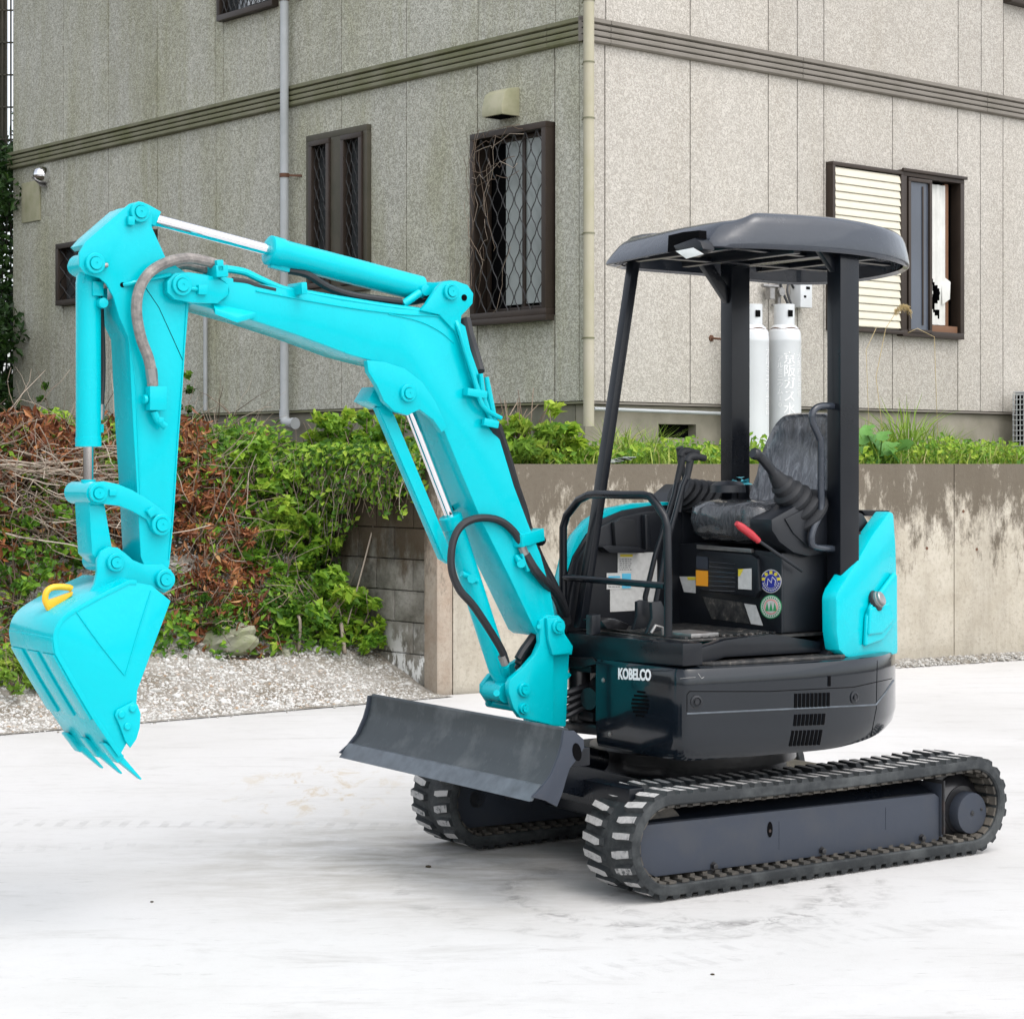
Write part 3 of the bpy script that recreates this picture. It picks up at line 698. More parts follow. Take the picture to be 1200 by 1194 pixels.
# pipes, hoods, boxes on the walls
sp_ = WL(343, 0)[0]; zel = WL(343, 492)[1]
dp = part('downpipe', house, 'pvc', lambda m_: (m_.tube([HP('L', sp_, -.10, ZTOP), HP('L', sp_, -.10, zel + .05)], .043, 16), m_.tube([HP('L', sp_, -.10, WL(343, 283)[1]), HP('L', sp_, -.10, WL(343, 283)[1] - .12)], .049, 16)), 0, label='thick grey downpipe on the shaded wall')
part('elbow', dp, 'pvc', lambda m_: (m_.tube(spline([HP('L', sp_, -.10, zel + .10), HP('L', sp_, -.10, zel + .02), HP('L', sp_ - .04, -.10, zel - .03), HP('L', sp_ - .16, -.10, zel - .04)], 5), .050, 16), m_.tube([HP('L', sp_ - .14, -.10, zel - .04), HP('L', sp_ - .19, -.10, zel - .04)], .058, 16)), 0)
for vv in (207, 1):
    z_ = WL(343, vv)[1]
    part('pipe_clip', dp, 'rustmetal', lambda m_: (m_.tube([HP('L', sp_, -.10, z_ - .02), HP('L', sp_, -.10, z_ + .02)], .050, 16), m_.beam(HP('L', sp_ - .03, -.08, z_), HP('L', sp_ - .16, .0, z_ - .01), .015, .02)), 0)
s_ = WL(245, 0)[0]; zq = WL(245, 470)[1]
part('downpipe', house, 'pvc', lambda m_: m_.tube([HP('L', s_, -.045, WL(245, 371)[1] + .3), HP('L', s_, -.045, zq - .1)], .022, 10), 0, label='thin grey pipe on the shaded wall')
cp = part('corner_pipe', house, 'cream', lambda m_: m_.tube([(-.045, -.10, ZTOP), (-.045, -.10, WR(684, 500)[1])], .046, 16), 0, label='mossy cream pipe running up the corner of the house')
for vv in (4, 76, 141, 275, 397):
    z_ = WR(684, vv)[1]; part('pipe_clip', cp, 'trim_l', lambda m_: (m_.tube([(-.045, -.10, z_ - .006), (-.045, -.10, z_ + .006)], .051, 14), m_.beam((-.06, -.06, z_), (-.02, .01, z_), .008, .01)), 0)
z_ = WR(740, 483)[1]
cd = part('conduit', house, 'pvc', lambda m_: m_.tube([(.08, -.03, z_ + .02), (WR(870, 0)[0], -.03, z_)], .016, 8), 0)
s_, z_ = WL(597, 122)
m_ = MB(); w2, h2 = .135, .125
prof = [(0.005, -h2), (-.20, -h2), (-.205, -h2 + .07), (-.17, h2 * .55), (-.12, h2 * .85), (-.02, h2), (.005, h2)]
m_.prism([HP('L', s_ - w2, d_, z_ + q) for d_, q in prof], HP('L', 2 * w2, 0, 0)); hood = m_.build('vent_hood', 'beige', house, bevel=.01, label='beige vent hood over the big latticed window')
part('hood_grille', hood, 'deep', lambda m_: [wb(m_, 'L', s_ - w2 + .02 + k * .028, s_ - w2 + .034 + k * .028, -.19, -.02, z_ - h2 - .006, z_ - h2 - .001) for k in range(8)], 0)
s_, z_ = WL(54, 206)
m_ = MB(); m_.lathe(HP('L', s_, 0.0, z_), (-1, 0, 0), [(0, .10), (.05, .10), (.10, .088), (.14, .06), (.16, .02), (.162, 0)], 20); m_.build('round_vent_cap', 'chrome', house, label='round shiny vent cap high on the shaded wall')
part('cap_mouth', house, 'steel', lambda m_: m_.prism([HP('L', s_ + .09, -.005, z_ - .02), HP('L', s_ + .08, -.14, z_ - .03), HP('L', s_, -.165, z_ - .05), HP('L', s_ - .05, -.10, z_ - .14), HP('L', s_ - .05, -.005, z_ - .14)], HP('L', .02, 0, .01)))
sA_, zA_ = WL(48, 211); sB_, zB_ = WL(27, 262)
part('access_cover', house, 'beige', lambda m_: wb(m_, 'L', sA_, sB_, -.02, -.001, zB_, zA_), .004, label='beige access cover at the far left of the wall')
s_, z_ = WR(836, 398)
part('wall_bracket', house, 'rustmetal', lambda m_: (m_.tube([(s_ - .03, -.001, z_ + .01), (s_ - .02, -.10, z_), (s_ + .06, -.12, z_ - .01), (s_ + .17, -.10, z_ - .005)], .010, 6), m_.lathe((s_ - .03, -.0, z_ + .01), (0, -1, 0), [(0, .03), (.01, .028)], 10)), 0)

# gas cylinders, regulator box
def gas(u, name_lab, txt):
    dpt = .20
    s_, _ = WR(u, 0)
    k = (u - U0) / FOC
    # stand .25 m in front of the wall
    o2 = HC + Vector((sps, -cps, 0)) * .25; s_ = (k * o2.y - o2.x) / (cps - k * sps)
    p = o2 + Vector((cps, sps, 0)) * s_; zf = 1.60
    t = empty('gas_cylinder', (p.x, p.y, zf), PSI, name_lab, 'gas cylinder', 'gas cylinders against the house')
    top = H + (V0 - 357) / FOC * p.y - zf; sh_ = H + (V0 - 380) / FOC * p.y - zf; r_ = .152
    part('tank', t, 'gas', lambda m_: m_.lathe((0, 0, 0), (0, 0, 1), [(.0, r_ * .8), (.10, r_ * .8), (.12, r_ * .9), (.17, r_), (.19, r_ * 1.012), (.20, r_), (sh_ - .16, r_), (sh_ - .15, r_ * 1.012), (sh_ - .14, r_), (sh_ - .075, r_ * .97), (sh_ - .04, r_ * .86), (sh_ - .01, r_ * .66), (sh_, r_ * .5)], 36), 0)
    part('collar', t, 'gas', lambda m_: m_.loft([[(math.cos(2 * math.pi * i / 24) * rr, math.sin(2 * math.pi * i / 24) * rr, zz) for i in range(24)] for rr, zz in ((.094, sh_ - .03), (.094, top), (.087, top), (.087, sh_ - .02))], False), 0)
    part('collar_opening', t, 'deep', lambda m_: m_.box((.0 - .02, -.092, top - .085), (.06, .008, .06)), .004)
    part('valve', t, 'steel', lambda m_: (m_.lathe((0, 0, sh_ - .02), (0, 0, 1), [(0, .02), (.08, .02), (.09, .012), (.14, .012), (.15, .03), (.17, .03)], 12), m_.cyl((0, 0, sh_ + .06), (.0, .06, sh_ + .1), .012)), 0)
    part('safety_chain', t, 'rustmetal', lambda m_: m_.tube([(math.cos(a_) * r_ * .86, math.sin(a_) * r_ * .86, sh_ - .045 - .006 * math.cos(5 * a_)) for a_ in [i * .2 for i in range(32)]], .006, 5), 0)
    for body, size, ang0, ztop_, mname in txt:
        n_ = len(body)
        for i, ch in enumerate(body):
            me = text_mesh(ch, size, .0012 if size > .1 else 0); me.materials.append(M['gastext'])
            for vv in me.vertices:
                th = ang0 + vv.co.x / r_; zz = ztop_ - i * size * .98 + vv.co.y
                vv.co = (math.sin(th) * (r_ + .002), -math.cos(th) * (r_ + .002), zz)
            link('print', me, t)
    return t
# wall is seen square-ish: angle 0 faces out of the wall
gas(881, 'grey gas cylinder standing on the left of the pair, half behind the canopy post', [('アルミニウム容器', .075, .30, 1.02, 'a')])
gas(919, 'grey gas cylinder with white column lettering, right of the pair', [('京阪ガス水道㈱', .115, -.52, .98, 'a'), ('大阪府高圧協', .068, .22, 1.0, 'a'), ('アルミニウム10', .06, -1.08, .98, 'a')])
s_, z_ = WR(932, 345); t = empty('gas_regulator_box', tuple(HC + Vector((cps, sps, 0)) * s_ + Vector((sps, -cps, 0)) * .0 + Vector((0, 0, z_))), PSI, 'small white regulator box with hoses above the gas cylinders', 'regulator')
part('casing', t, 'gas', lambda m_: m_.box((.0, -.07, -.0), (.16, .13, .26)), .008)
part('label_plate', t, 'deep', lambda m_: m_.box((.02, -.137, .05), (.05, .004, .025)), 0); part('label_plate', t, 'deep', lambda m_: m_.box((-.02, -.137, -.03), (.03, .004, .02)), 0)
part('gas_hose', t, 'hose', lambda m_: (m_.tube(spline([(-.08, -.05, .05), (-.16, -.07, .10), (-.22, -.10, .0), (-.21, -.16, -.16)], 6), .011, 8), m_.tube(spline([(-.24, -.04, .22), (-.27, -.07, .05), (-.24, -.12, -.1), (-.23, -.18, -.22)], 6), .012, 8)), 0)
part('pressure_gauge', t, 'steel', lambda m_: (m_.cyl((-.26, -.03, -.1), (-.26, -.03, .25), .02), m_.lathe((-.30, -.08, .0), (0, -1, 0), [(0, .04), (.03, .04)], 14), m_.cyl((-.36, -.04, -.12), (-.1, -.04, -.12), .012), m_.cyl((-.5, -.05, .05), (-.3, -.05, .05), .018), m_.box((-.42, -.07, -.02), (.06, .06, .1))), 0)

# outdoor unit at the right edge
sU, zU = WR(1185, 460)
o2 = HC + Vector((sps, -cps, 0)) * .14; k = (1187 - U0) / FOC; s_ = (k * o2.y - o2.x) / (cps - k * sps); p = o2 + Vector((cps, sps, 0)) * s_ + Vector((sps, -cps, 0)) * .32
t = empty('air_conditioner', (p.x, p.y, 1.62), PSI, 'white air conditioner outdoor unit with a square mesh guard at the right edge', 'outdoor unit')
ht = H + (V0 - 458) / FOC * p.y - 1.62
part('casing', t, 'gas', lambda m_: m_.b2(.0, .80, .0, .30, .02, ht - .015), .01)
part('top_plate', t, 'gas', lambda m_: m_.b2(-.01, .81, -.02, .31, ht - .013, ht), .003)
part('coil', t, 'deep', lambda m_: m_.b2(-.008, -.001, .015, .285, .05, ht - .04), 0)
part('fan_opening', t, 'deep', lambda m_: m_.b2(.10, .55, -.012, -.002, .06, ht - .06), .004)
def guard(m_):
    for i in range(8): m_.b2(-.028, -.020, .0 + i * .042, .008 + i * .042, .05, ht - .03)
    for i in range(14):
        z_ = .05 + i * (ht - .08) / 13; m_.b2(-.036, -.0285, .0, .30, z_ - .004, z_ + .004)
part('guard_mesh', t, 'gas', guard, 0)

# ------------------------------------------------------------------ excavator
OX, OY, PHI = .771, 8.93, R(34.5)
FWD = Vector((-math.cos(PHI), -math.sin(PHI), 0)); NEAR = Vector((math.sin(PHI), -math.cos(PHI), 0))
# local axes of the machine: X forward, Y to its left (towards the camera), Z up
digger = empty('mini_excavator', (OX, OY, 0), math.atan2(FWD.y, FWD.x), 'turquoise and black mini excavator with raised dozer blade, parked on the pale concrete', 'excavator')
def loc(p):
    q = Vector(p) - Vector((OX, OY, 0)); return Vector((q.dot(FWD), q.dot(NEAR), q.z))
CL = loc((0, 0, H))
def ray(u, v): return (loc(unproject(u, v, 1.0)) - CL)
def onp(u, v, p0, n):
    d = ray(u, v); p0, n = Vector(p0), Vector(n); t = (p0 - CL).dot(n) / d.dot(n); return CL + d * t
def PY(u, v, y): return onp(u, v, (0, y, 0), (0, 1, 0))
def PX(u, v, x): return onp(u, v, (x, 0, 0), (1, 0, 0))
def PZ(u, v, z): return onp(u, v, (0, 0, z), (0, 0, 1))
def polyY(pts, y): return [PY(u, v, y) for u, v in pts]
def DB(name, mats, fn, parent=None, bevel=.004, seg=2, **kw):
    m_ = MB(); fn(m_); return m_.build(name, mats, parent or digger, bevel=bevel, seg=seg, **kw)
def slab(name, pts, y0, y1, mats='teal', parent=None, bevel=.004, **kw):
    """outline read at the near face y0, extruded to y1"""
    return DB(name, mats, lambda m_: m_.prism(polyY(pts, y0), (0, y1 - y0, 0)), parent, bevel, **kw)
def boss(m_, u, v, y, r_, t=.02, r2=None):
    """turned pin end with a ring groove, pointing to the near side"""
    p = PY(u, v, y); r2 = r2 or r_ * .62
    m_.lathe(p - Vector((0, .01, 0)), (0, 1, 0), [(0, r_), (.01 + t * .6, r_), (.01 + t * .7, r_ * .93), (.01 + t * .7, r2 * 1.08), (.01 + t * .5, r2 * 1.05), (.01 + t * .5, r2 * .98), (.01 + t, r2 * .95), (.01 + t, r2 * .2), (.008 + t, r2 * .15)], 26)
def pin(u, v, y0, y1, r_, parent, mats='teal', t=.022, name='pin'):
    def f(m_):
        boss(m_, u, v, y0, r_, t); p = PY(u, v, y0); m_.cyl(p, p + Vector((0, y1 - y0, 0)), r_ * .8)
    return DB(name, mats, f, parent, 0)
def bolt(m_, p, n, r_=.010, t=.009):
    p, n = Vector(p), Vector(n).normalized(); m_.lathe(p, n, [(0, r_ * 1.5), (.002, r_ * 1.5), (.0021, r_ * 1.0), (t, r_), (t + .001, r_ * .8)], 6)
def hose(name, pts, r_, mats='hose', parent=None, n=6, **kw):
    return DB(name, mats, lambda m_: m_.tube(spline(pts, n), r_, 10), parent, 0, **kw)

# --- undercarriage --------------------------------------------------------
XF, XR, ZC, RB = .735, -.895, .212, .190
def belt(t):
    """point and frame on the belt's outer face at distance t along it"""
    Ls = XF - XR; La = math.pi * RB; P = 2 * Ls + 2 * La; t %= P
    if t < Ls: return Vector((XR + t, 0, ZC + RB)), 0.0                    # top, going forward
    t -= Ls
    if t < La: a_ = t / RB; return Vector((XF + math.sin(a_) * RB, 0, ZC + math.cos(a_) * RB)), a_
    t -= La
    if t < Ls: return Vector((XF - t, 0, ZC - RB)), math.pi
    t -= Ls; a_ = t / RB; return Vector((XR - math.sin(a_) * RB, 0, ZC - math.cos(a_) * RB)), math.pi + a_
PER = 2 * (XF - XR) + 2 * math.pi * RB
def sag(p, a_):
    if a_ == 0.0: p = p + Vector((0, 0, -.012 * math.sin(math.pi * (p.x - XR) / (XF - XR))))
    return p
def lugmesh(sgn):
    m_ = MB(); h_ = .017
    # footprint (along track x, across y): bent chevron tooth from the edge inwards
    bot = [(-.028, .002), (.014, .002), (.022, .045), (.029, .085), (.022, .125), (-.012, .125), (-.022, .07)]
    top = [(-.021, .006), (.007, .006), (.013, .048), (.020, .085), (.016, .112), (-.005, .112), (-.013, .07)]
    B = [(x, y * sgn, -.002) for x, y in bot]; T_ = [(x, y * sgn, h_) for x, y in top]; n_ = len(B)
    m_.add(B + T_, [(i, (i + 1) % n_, n_ + (i + 1) % n_, n_ + i) for i in range(n_)], 0)
    m_.add(T_, [tuple(range(n_))], 1)
    bmx = m_.mesh('track_lug', ['rubber', 'lugtop']); return bmx
LUG = {1: lugmesh(1), -1: lugmesh(-1)}
rlug = random.Random(77)
def track(yc, near):
    lab = 'near rubber crawler track' if near else 'far rubber crawler track, mostly behind the blade'
    n_ = 150; Y0, Y1 = yc - .15, yc + .15
    sec = [(.000, Y0 + .004), (.0, Y1 - .004), (-.006, Y1), (-.034, Y1), (-.040, Y1 - .006), (-.040, Y0 + .006), (-.034, Y0), (-.006, Y0)]
    rings = []
    for i in range(n_):
        p, a_ = belt(i * PER / n_); q = sag(p, a_); nrm = Vector((math.sin(a_), 0, math.cos(a_)))
        rings.append([q + nrm * s_[0] + Vector((0, s_[1], 0)) for s_ in sec])
    m_ = MB(); k = len(sec); vs = [p for r_ in rings for p in r_]
    m_.add(vs, [(i * k + j, i * k + (j + 1) % k, ((i + 1) % n_) * k + (j + 1) % k, ((i + 1) % n_) * k + j) for i in range(n_) for j in range(k)])
    b = m_.build('rubber_track', 'rubber', digger, label=lab)
    NL = 72
    for i in range(NL):
        for side in (1, -1):
            p, a_ = belt((i + (.5 if side < 0 else 0)) * PER / NL); q = sag(p, a_)
            if not near and (q.x < .2 and q.z > .1): continue
            o = link('track_lug', LUG[side], b); yy = yc - side * .148
            nrm = Vector((math.sin(a_), 0, math.cos(a_))); tg = Vector((math.cos(a_), 0, -math.sin(a_)))
            mt = Matrix((tg, Vector((0, 1, 0)) * 1.0, nrm)).transposed().to_4x4()
            # keep the frame right handed
            if mt.determinant() < 0: mt = Matrix((-tg, Vector((0, 1, 0)), nrm)).transposed().to_4x4()
            mt.translation = q + Vector((0, yy, 0)) - nrm * rlug.uniform(0, .004)
            o.matrix_local = mt @ Matrix.Rotation(rlug.uniform(-.05, .05), 4, 'Z') @ Matrix.Diagonal((rlug.uniform(.82, 1.12), rlug.uniform(.92, 1.02), 1, 1))
    # inner drive lugs
    m_ = MB()
    for i in range(NL):
        p, a_ = belt((i + .25) * PER / NL); q = sag(p, a_); nrm = Vector((math.sin(a_), 0, math.cos(a_))); tg = Vector((math.cos(a_), 0, -math.sin(a_)))
        rot = Matrix((tg, Vector((0, 1, 0)), nrm)).transposed()
        if rot.determinant() < 0: rot = Matrix((-tg, Vector((0, 1, 0)), nrm)).transposed()
        m_.box(q - nrm * .050 + Vector((0, yc, 0)), (.022, .20, .022), rot)
        m_.box(q - nrm * .046 + Vector((0, yc + .11, 0)), (.034, .05, .010), rot, 0)
    m_.build('drive_lugs', 'mud', b)
for yc in (.625, -.625):
    near = yc > 0; track(yc, near); s_ = 1 if near else -1
    Yo = yc + .10 * s_
    if near:
        plate = [(752, 975), (758, 967), (1098, 930), (1103, 934), (1103, 984), (1097, 987), (770, 1028), (753, 1020)]
        pp = polyY(plate, .735)
    pp2 = [Vector((p.x, Yo, p.z)) for p in pp]
    fr = DB('track_frame', 'grey', lambda m_: m_.prism(pp2, (0, -.17 * s_, 0)), None, .008)
    xs0, xs1 = min(p.x for p in pp), max(p.x for p in pp); zt = max(p.z for p in pp); zbm = min(p.z for p in pp)
    DB('frame_top', 'black', lambda m_: m_.prism([Vector((xs0 + .02, Yo - .02 * s_, zt - .012)), Vector((xs1 - .05, Yo - .02 * s_, zt - .012)), Vector((xs1 - .08, Yo - .09 * s_, zt + .035)), Vector((xs0 + .06, Yo - .09 * s_, zt + .035))], (0, -.08 * s_, 0)), fr)
    DB('end_plate', 'grey', lambda m_: m_.b2(xs0 - .012, xs0 - .002, Yo - .17 * s_, Yo + .008 * s_, zbm + .02, zt + .02), fr, .002)
    # idler and sprocket
    DB('idler', 'mud', lambda m_: (m_.lathe((XF, yc - .05, ZC), (0, 1, 0), [(0, .10), (.0, .145), (.02, .15), (.08, .15), (.10, .145), (.10, .10)], 32), m_.cyl((XF, yc - .07, ZC), (XF, yc + .07, ZC), .04)), None, 0)
    pc = PY(1143, 948, .70)
    def spr(m_):
        n2 = 12; pts = []
        for i in range(n2 * 2):
            a_ = math.pi * i / n2; rr = .148 if i % 2 else .128; pts.append(Vector((XR + math.cos(a_) * rr, yc - .03, ZC + math.sin(a_) * rr)))
        m_.prism(pts, (0, .05, 0))
    spk = DB('sprocket', 'grime', spr, None, .003)
    DB('final_drive', 'grime', lambda m_: m_.lathe((XR - .015, yc - .06, ZC - .03), (0, s_, 0), [(0, .11), (.05, .145), (.085, .145), (.10, .13), (.115, .10), (.12, .10)], 30), spk, 0)
    cx_ = pc.x if near else XR
    hub = DB('hub_cap', 'grey', lambda m_: m_.lathe((XR - .03, yc + s_ * .065, ZC - .042), (0, s_, 0), [(-.03, .088), (.035, .088), (.042, .085), (.043, .078)], 36), spk, 0)
    DB('plug', 'grime', lambda m_: (bolt(m_, (XR - .03, yc + s_ * .108, ZC - .042), (0, s_, 0), .008, .003), bolt(m_, (XR - .085, yc + s_ * .108, ZC - .03), (0, s_, 0), .005, .003)), hub, 0)
    for uu, vv in ((838, 1015), (965, 997), (1082, 982)):
        pr = PY(uu, vv, .735)
        ro = DB('track_roller', 'rust', lambda m_: m_.lathe((pr.x, Yo - .14 * s_, .095), (0, s_, 0), [(0, .055), (.03, .055), (.04, .042), (.09, .042), (.10, .055), (.13, .055)], 20), fr, 0)
        DB('roller_bolt', 'grime', lambda m_: bolt(m_, (pr.x, Yo, pr.z), (0, s_, 0), .012, .016), fr, 0)
    if near:
        p = PY(904, 972, .735)
        DB('grease_port', 'deep', lambda m_: m_.prism([Vector((p.x + .014 * math.cos(a_), Yo + .001, p.z + .031 * math.sin(a_))) for a_ in [i * math.pi / 8 for i in range(16)]], (0, .001, 0)), fr, 0)
        DB('port_plug', 'rust', lambda m_: m_.lathe((p.x, Yo + .0015, p.z - .006), (0, 1, 0), [(0, .007), (.002, .006)], 10), fr, 0)
        for k_, (uu, vv) in enumerate(((915, 970), (1040, 955))):
            p = PY(uu, vv, .735)
            DB('weld_seam', 'grey', lambda m_: m_.tube([(p.x, Yo + .0005, zbm + .06 - k_ * .0 + (.02 if k_ else 0)), (p.x, Yo + .0005, zt - .05)], .0015, 5), fr, 0)
        DB('frame_lip', 'rust', lambda m_: m_.b2(PY(1105, 0, .735).x - .004, PY(1105, 0, .735).x + .006, Yo - .10, Yo + .02, zbm + .03, zt + .035), fr, .003)
# centre frame and slewing ring
DB('car_body', 'black', lambda m_: (m_.b2(-.50, .45, -.46, .46, .19, .36), m_.prism([Vector((.45, -.30, .20)), Vector((.45, .30, .20)), Vector((.62, .22, .22)), Vector((.62, -.22, .22))], (0, 0, .12)),
   m_.beam((.38, .2, .30), (.62, .50, .27), .10, .12), m_.beam((-.38, .2, .30), (-.62, .50, .27), .10, .12), m_.beam((.38, -.2, .30), (.62, -.50, .27), .10, .12), m_.beam((-.38, -.2, .30), (-.62, -.50, .27), .10, .12)), None, .01)
DB('slewing_ring', 'grime', lambda m_: m_.lathe((0, 0, .355), (0, 0, 1), [(0, .40), (.05, .40), (.055, .44), (.10, .44), (.105, .38), (.17, .38)], 40), None, 0)

# --- dozer blade ------------------------------------------------------------
bt, bb = .668, .44
profile = [(1.155, .668), (1.140, .64), (1.125, .59), (1.125, .55), (1.145, .505), (1.165, .475)]
def bladef(m_):
    th = .016
    front = [Vector((x, -.775, z)) for x, z in profile]; back = [Vector((x - th, -.775, z + .000)) for x, z in reversed(profile)]
    m_.prism(front + back, (0, 1.55, 0))
# positions read off the photograph
pt = PY(661, 856.5, .694)
edge_t, edge_b = PY(633, 923, .694), PY(620, 939, .694)
prof = [PY(u, v, .694) for u, v in ((661, 856.5), (659, 870), (655.5, 885), (646, 907.5), (634, 923))]; prof = [Vector((p.x, 0, p.z)) for p in prof]
prof = spline(prof, 5)
print('BLADE', pt, edge_t, edge_b)
def bladef(m_):
    f_ = [Vector((p.x, -.691, p.z)) for p in prof]; b_ = [Vector((p.x - .014, -.691, p.z)) for p in reversed(prof)]
    m_.prism(f_ + b_, (0, 1.382, 0))
bl_ = DB('dozer_blade', 'blade', bladef, None, 0)
DB('top_rail', 'blade', lambda m_: m_.tube([(pt.x - .010, -.694, pt.z), (pt.x - .010, .694, pt.z)], .011, 12), bl_, 0)
DB('cutting_edge', 'edge', lambda m_: m_.prism([Vector((edge_t.x + .004, -.694, edge_t.z + .010)), Vector((edge_b.x, -.694, edge_b.z)), Vector((edge_b.x - .016, -.694, edge_b.z)), Vector((edge_t.x - .014, -.694, edge_t.z + .010))], (0, 1.388, 0)), bl_, .002)
ep = [(661, 856), (673, 856), (684, 866), (685, 876), (676, 890), (668, 900), (664, 912), (659, 930), (653, 945), (640, 938), (624, 934), (635, 923), (646, 908), (655, 886), (659, 871)]
for y0, y1 in ((.695, .709), (-.709, -.695)):
    def epf(m_):
        q = polyY(ep, .709); m_.prism([Vector((p.x, y0, p.z)) for p in q], (0, y1 - y0, 0))
    e_ = DB('end_plate', 'grey', epf, bl_, .002)
    ph_ = PY(676, 881, .709)
    DB('lashing_hole', 'deep', lambda m_: m_.prism([Vector((ph_.x + .020 * math.cos(a_) + .006 * math.sin(a_), y1 + (.0005 if y1 > 0 else -.0145), ph_.z + .034 * math.sin(a_))) for a_ in [i * math.pi / 8 for i in range(16)]], (0, .001 if y1 > 0 else -.001, 0)), bl_, 0)
zb_ = PX(700, 914, .82).z
DB('blade_frame', 'black', lambda m_: (m_.b2(.78, .85, -.47, .66, zb_ - .095, zb_), m_.beam((.45, .33, .30), (1.10, .33, zb_ + .06), .07, .12), m_.beam((.45, -.33, .30), (1.10, -.33, zb_ + .06), .07, .12), m_.b2(1.02, 1.115, -.64, .64, zb_ + .10, zb_ + .17)), None, .006)
cy = DB('blade_cylinder', 'black', lambda m_: (m_.cyl((.48, -.0, .42), (.80, -.0, .50), .045), m_.cyl((.80, 0, .50), (1.08, 0, .57), .022)), None, 0)

# --- swing bracket and boom --------------------------------------------------
br_n = [(632, 727), (641, 720), (655, 721), (662, 728), (662, 742), (672, 757), (670.5, 767), (649, 769), (649, 850), (610, 841), (602, 830), (596.5, 812), (596.5, 801), (600, 794), (614, 782), (627, 767), (633, 753)]
sb = slab('swing_bracket', br_n, .115, .085, bevel=.006)
slab('side_plate', [(632, 745), (632, 728), (641, 720), (655, 721), (662, 728), (662, 742), (650, 770), (649, 850), (610, 841), (602, 830), (596.5, 812), (588, 825), (575, 826), (566, 812), (566, 802), (575, 790), (604, 775), (620, 765)], -.085, -.115, parent=sb, bevel=.006)
slab('post', [(640, 762), (668, 762), (664, 852), (640, 850)], .084, -.084, parent=sb, bevel=.012)
slab('lug_block', [(641, 724), (656, 722), (662, 731), (662, 742), (672, 758), (670, 766), (648, 768), (643, 750)], .135, .114, parent=sb, bevel=.008)
for k_, (v0_, v1_) in enumerate(((788, 796), (831, 838))):
    slab('swing_lug', [(648, v0_), (668, v0_), (670, v0_ + 3), (666, v1_), (648, v1_)], .05, -.05, parent=sb, bevel=.004)
pin(653, 734, .135, -.13, .030, sb); pin(613, 808, .115, -.13, .028, sb); pin(613, 830, .115, -.13, .022, sb)
DB('grease_nipple', 'teal', lambda m_: m_.cyl(PY(632, 734, .11), PY(632, 734, .14), .010), sb, 0); DB('grease_nipple', 'teal', lambda m_: m_.cyl(PY(582, 812, -.0), PY(582, 812, .09), .013), sb, 0)
pivot = DB('swing_post', 'grime', lambda m_: (m_.b2(.45, .63, -.13, .13, .60, .645), m_.b2(.40, .64, -.13, .13, .80, .84), m_.b2(.30, .50, -.20, .20, .56, .86), m_.cyl((.60, 0, .58), (.60, 0, .86), .045)), None, .01)
DB('knuckle_hoses', 'hose', lambda m_: [m_.tube(spline([PY(700, 800 + k * 9, .03 + .02 * k), PY(682, 806 + k * 8, .06), PY(664, 812 + k * 9, .05), PY(650, 816 + 9 * k, .0)], 5), .014, 8) for k in range(4)] + [m_.tube(spline([PY(607, 790 - 6 * k, -.03 + .03 * k), PY(617, 768 - 4 * k, -.03 + .03 * k), PY(634, 750 - 3 * k, -.03 + .03 * k), PY(660, 770, -.03 + .03 * k)], 5), .017, 8) for k in range(4)], None, 0)
BW = .10
boomp = [(203, 322), (222, 319), (262, 324), (330, 337), (400, 352), (470, 362), (520, 365), (546, 382), (552, 410), (563, 442), (577, 485), (590, 527), (603, 570), (618, 610), (634, 650), (645, 690), (650, 718), (652, 733), (646, 743), (634, 746), (628, 741), (597, 676), (565, 612), (541, 555), (521, 506), (507, 474), (488, 448), (466, 430), (440, 424), (410, 416), (350, 393.5), (300, 377), (240, 360), (210, 353), (196, 346), (194, 332)]
boomc = []
for i, p in enumerate(boomp): boomc.append(p)
boom = slab('boom', boomc, BW, -BW, bevel=.008, label='cranked turquoise boom')
# weld edge of the top plate
def weld(pts, y=BW + .001, r_=.004, parent=boom, name='weld_seam', mats='teal'):
    return DB(name, mats, lambda m_: m_.tube(spline([PY(u, v, y) for u, v in pts], 5), r_, 6), parent, 0)
weld([(300, 341), (400, 359), (470, 368), (515, 371), (528, 380), (540, 405), (552, 445), (575, 495)])
weld([(430, 430), (440, 433), (465, 440), (490, 458), (505, 478), (520, 505)], r_=.005)
weld([(455, 368), (490, 376), (515, 388), (532, 402)], r_=.003)
weld([(255, 325), (266, 333), (268, 345), (258, 354), (230, 356)], r_=.003)
for y0, y1 in ((BW + .012, BW - .012), (-BW + .012, -BW - .012)):
    slab('cylinder_lug', [(493, 364), (500, 356), (512, 338), (520, 330), (534, 329), (548, 334), (555, 344), (554, 356), (547, 364), (541, 370), (540, 380), (545, 400), (530, 385), (515, 369)], y0, y1, parent=boom)
    slab('lower_cylinder_lug', [(430, 422), (450, 424), (475, 432), (495, 448), (510, 470), (524, 500), (518, 507), (508, 492), (492, 480), (478, 487), (462, 482), (450, 470), (442, 452), (432, 436)], y0 + (.006 if y0 > 0 else 0), y1, parent=boom)
    slab('head_cheek', [(196, 330), (205, 320), (222, 319), (252, 324), (268, 334), (268, 345), (255, 356), (225, 355), (205, 351), (196, 343)], y0 + (.014 if y0 > 0 else 0), y1 - (0 if y0 > 0 else .014), parent=boom)
pin(527.5, 342, BW + .012, -BW, .033, boom); pin(477, 461, BW + .018, -BW, .034, boom); pin(212, 334.5, BW + .026, -BW - .02, .038, boom)
DB('lifting_eye', 'deep', lambda m_: m_.lathe(PY(544, 349, BW + .0125), (0, 1, 0), [(0, .013), (.001, .013)], 16), boom, 0)
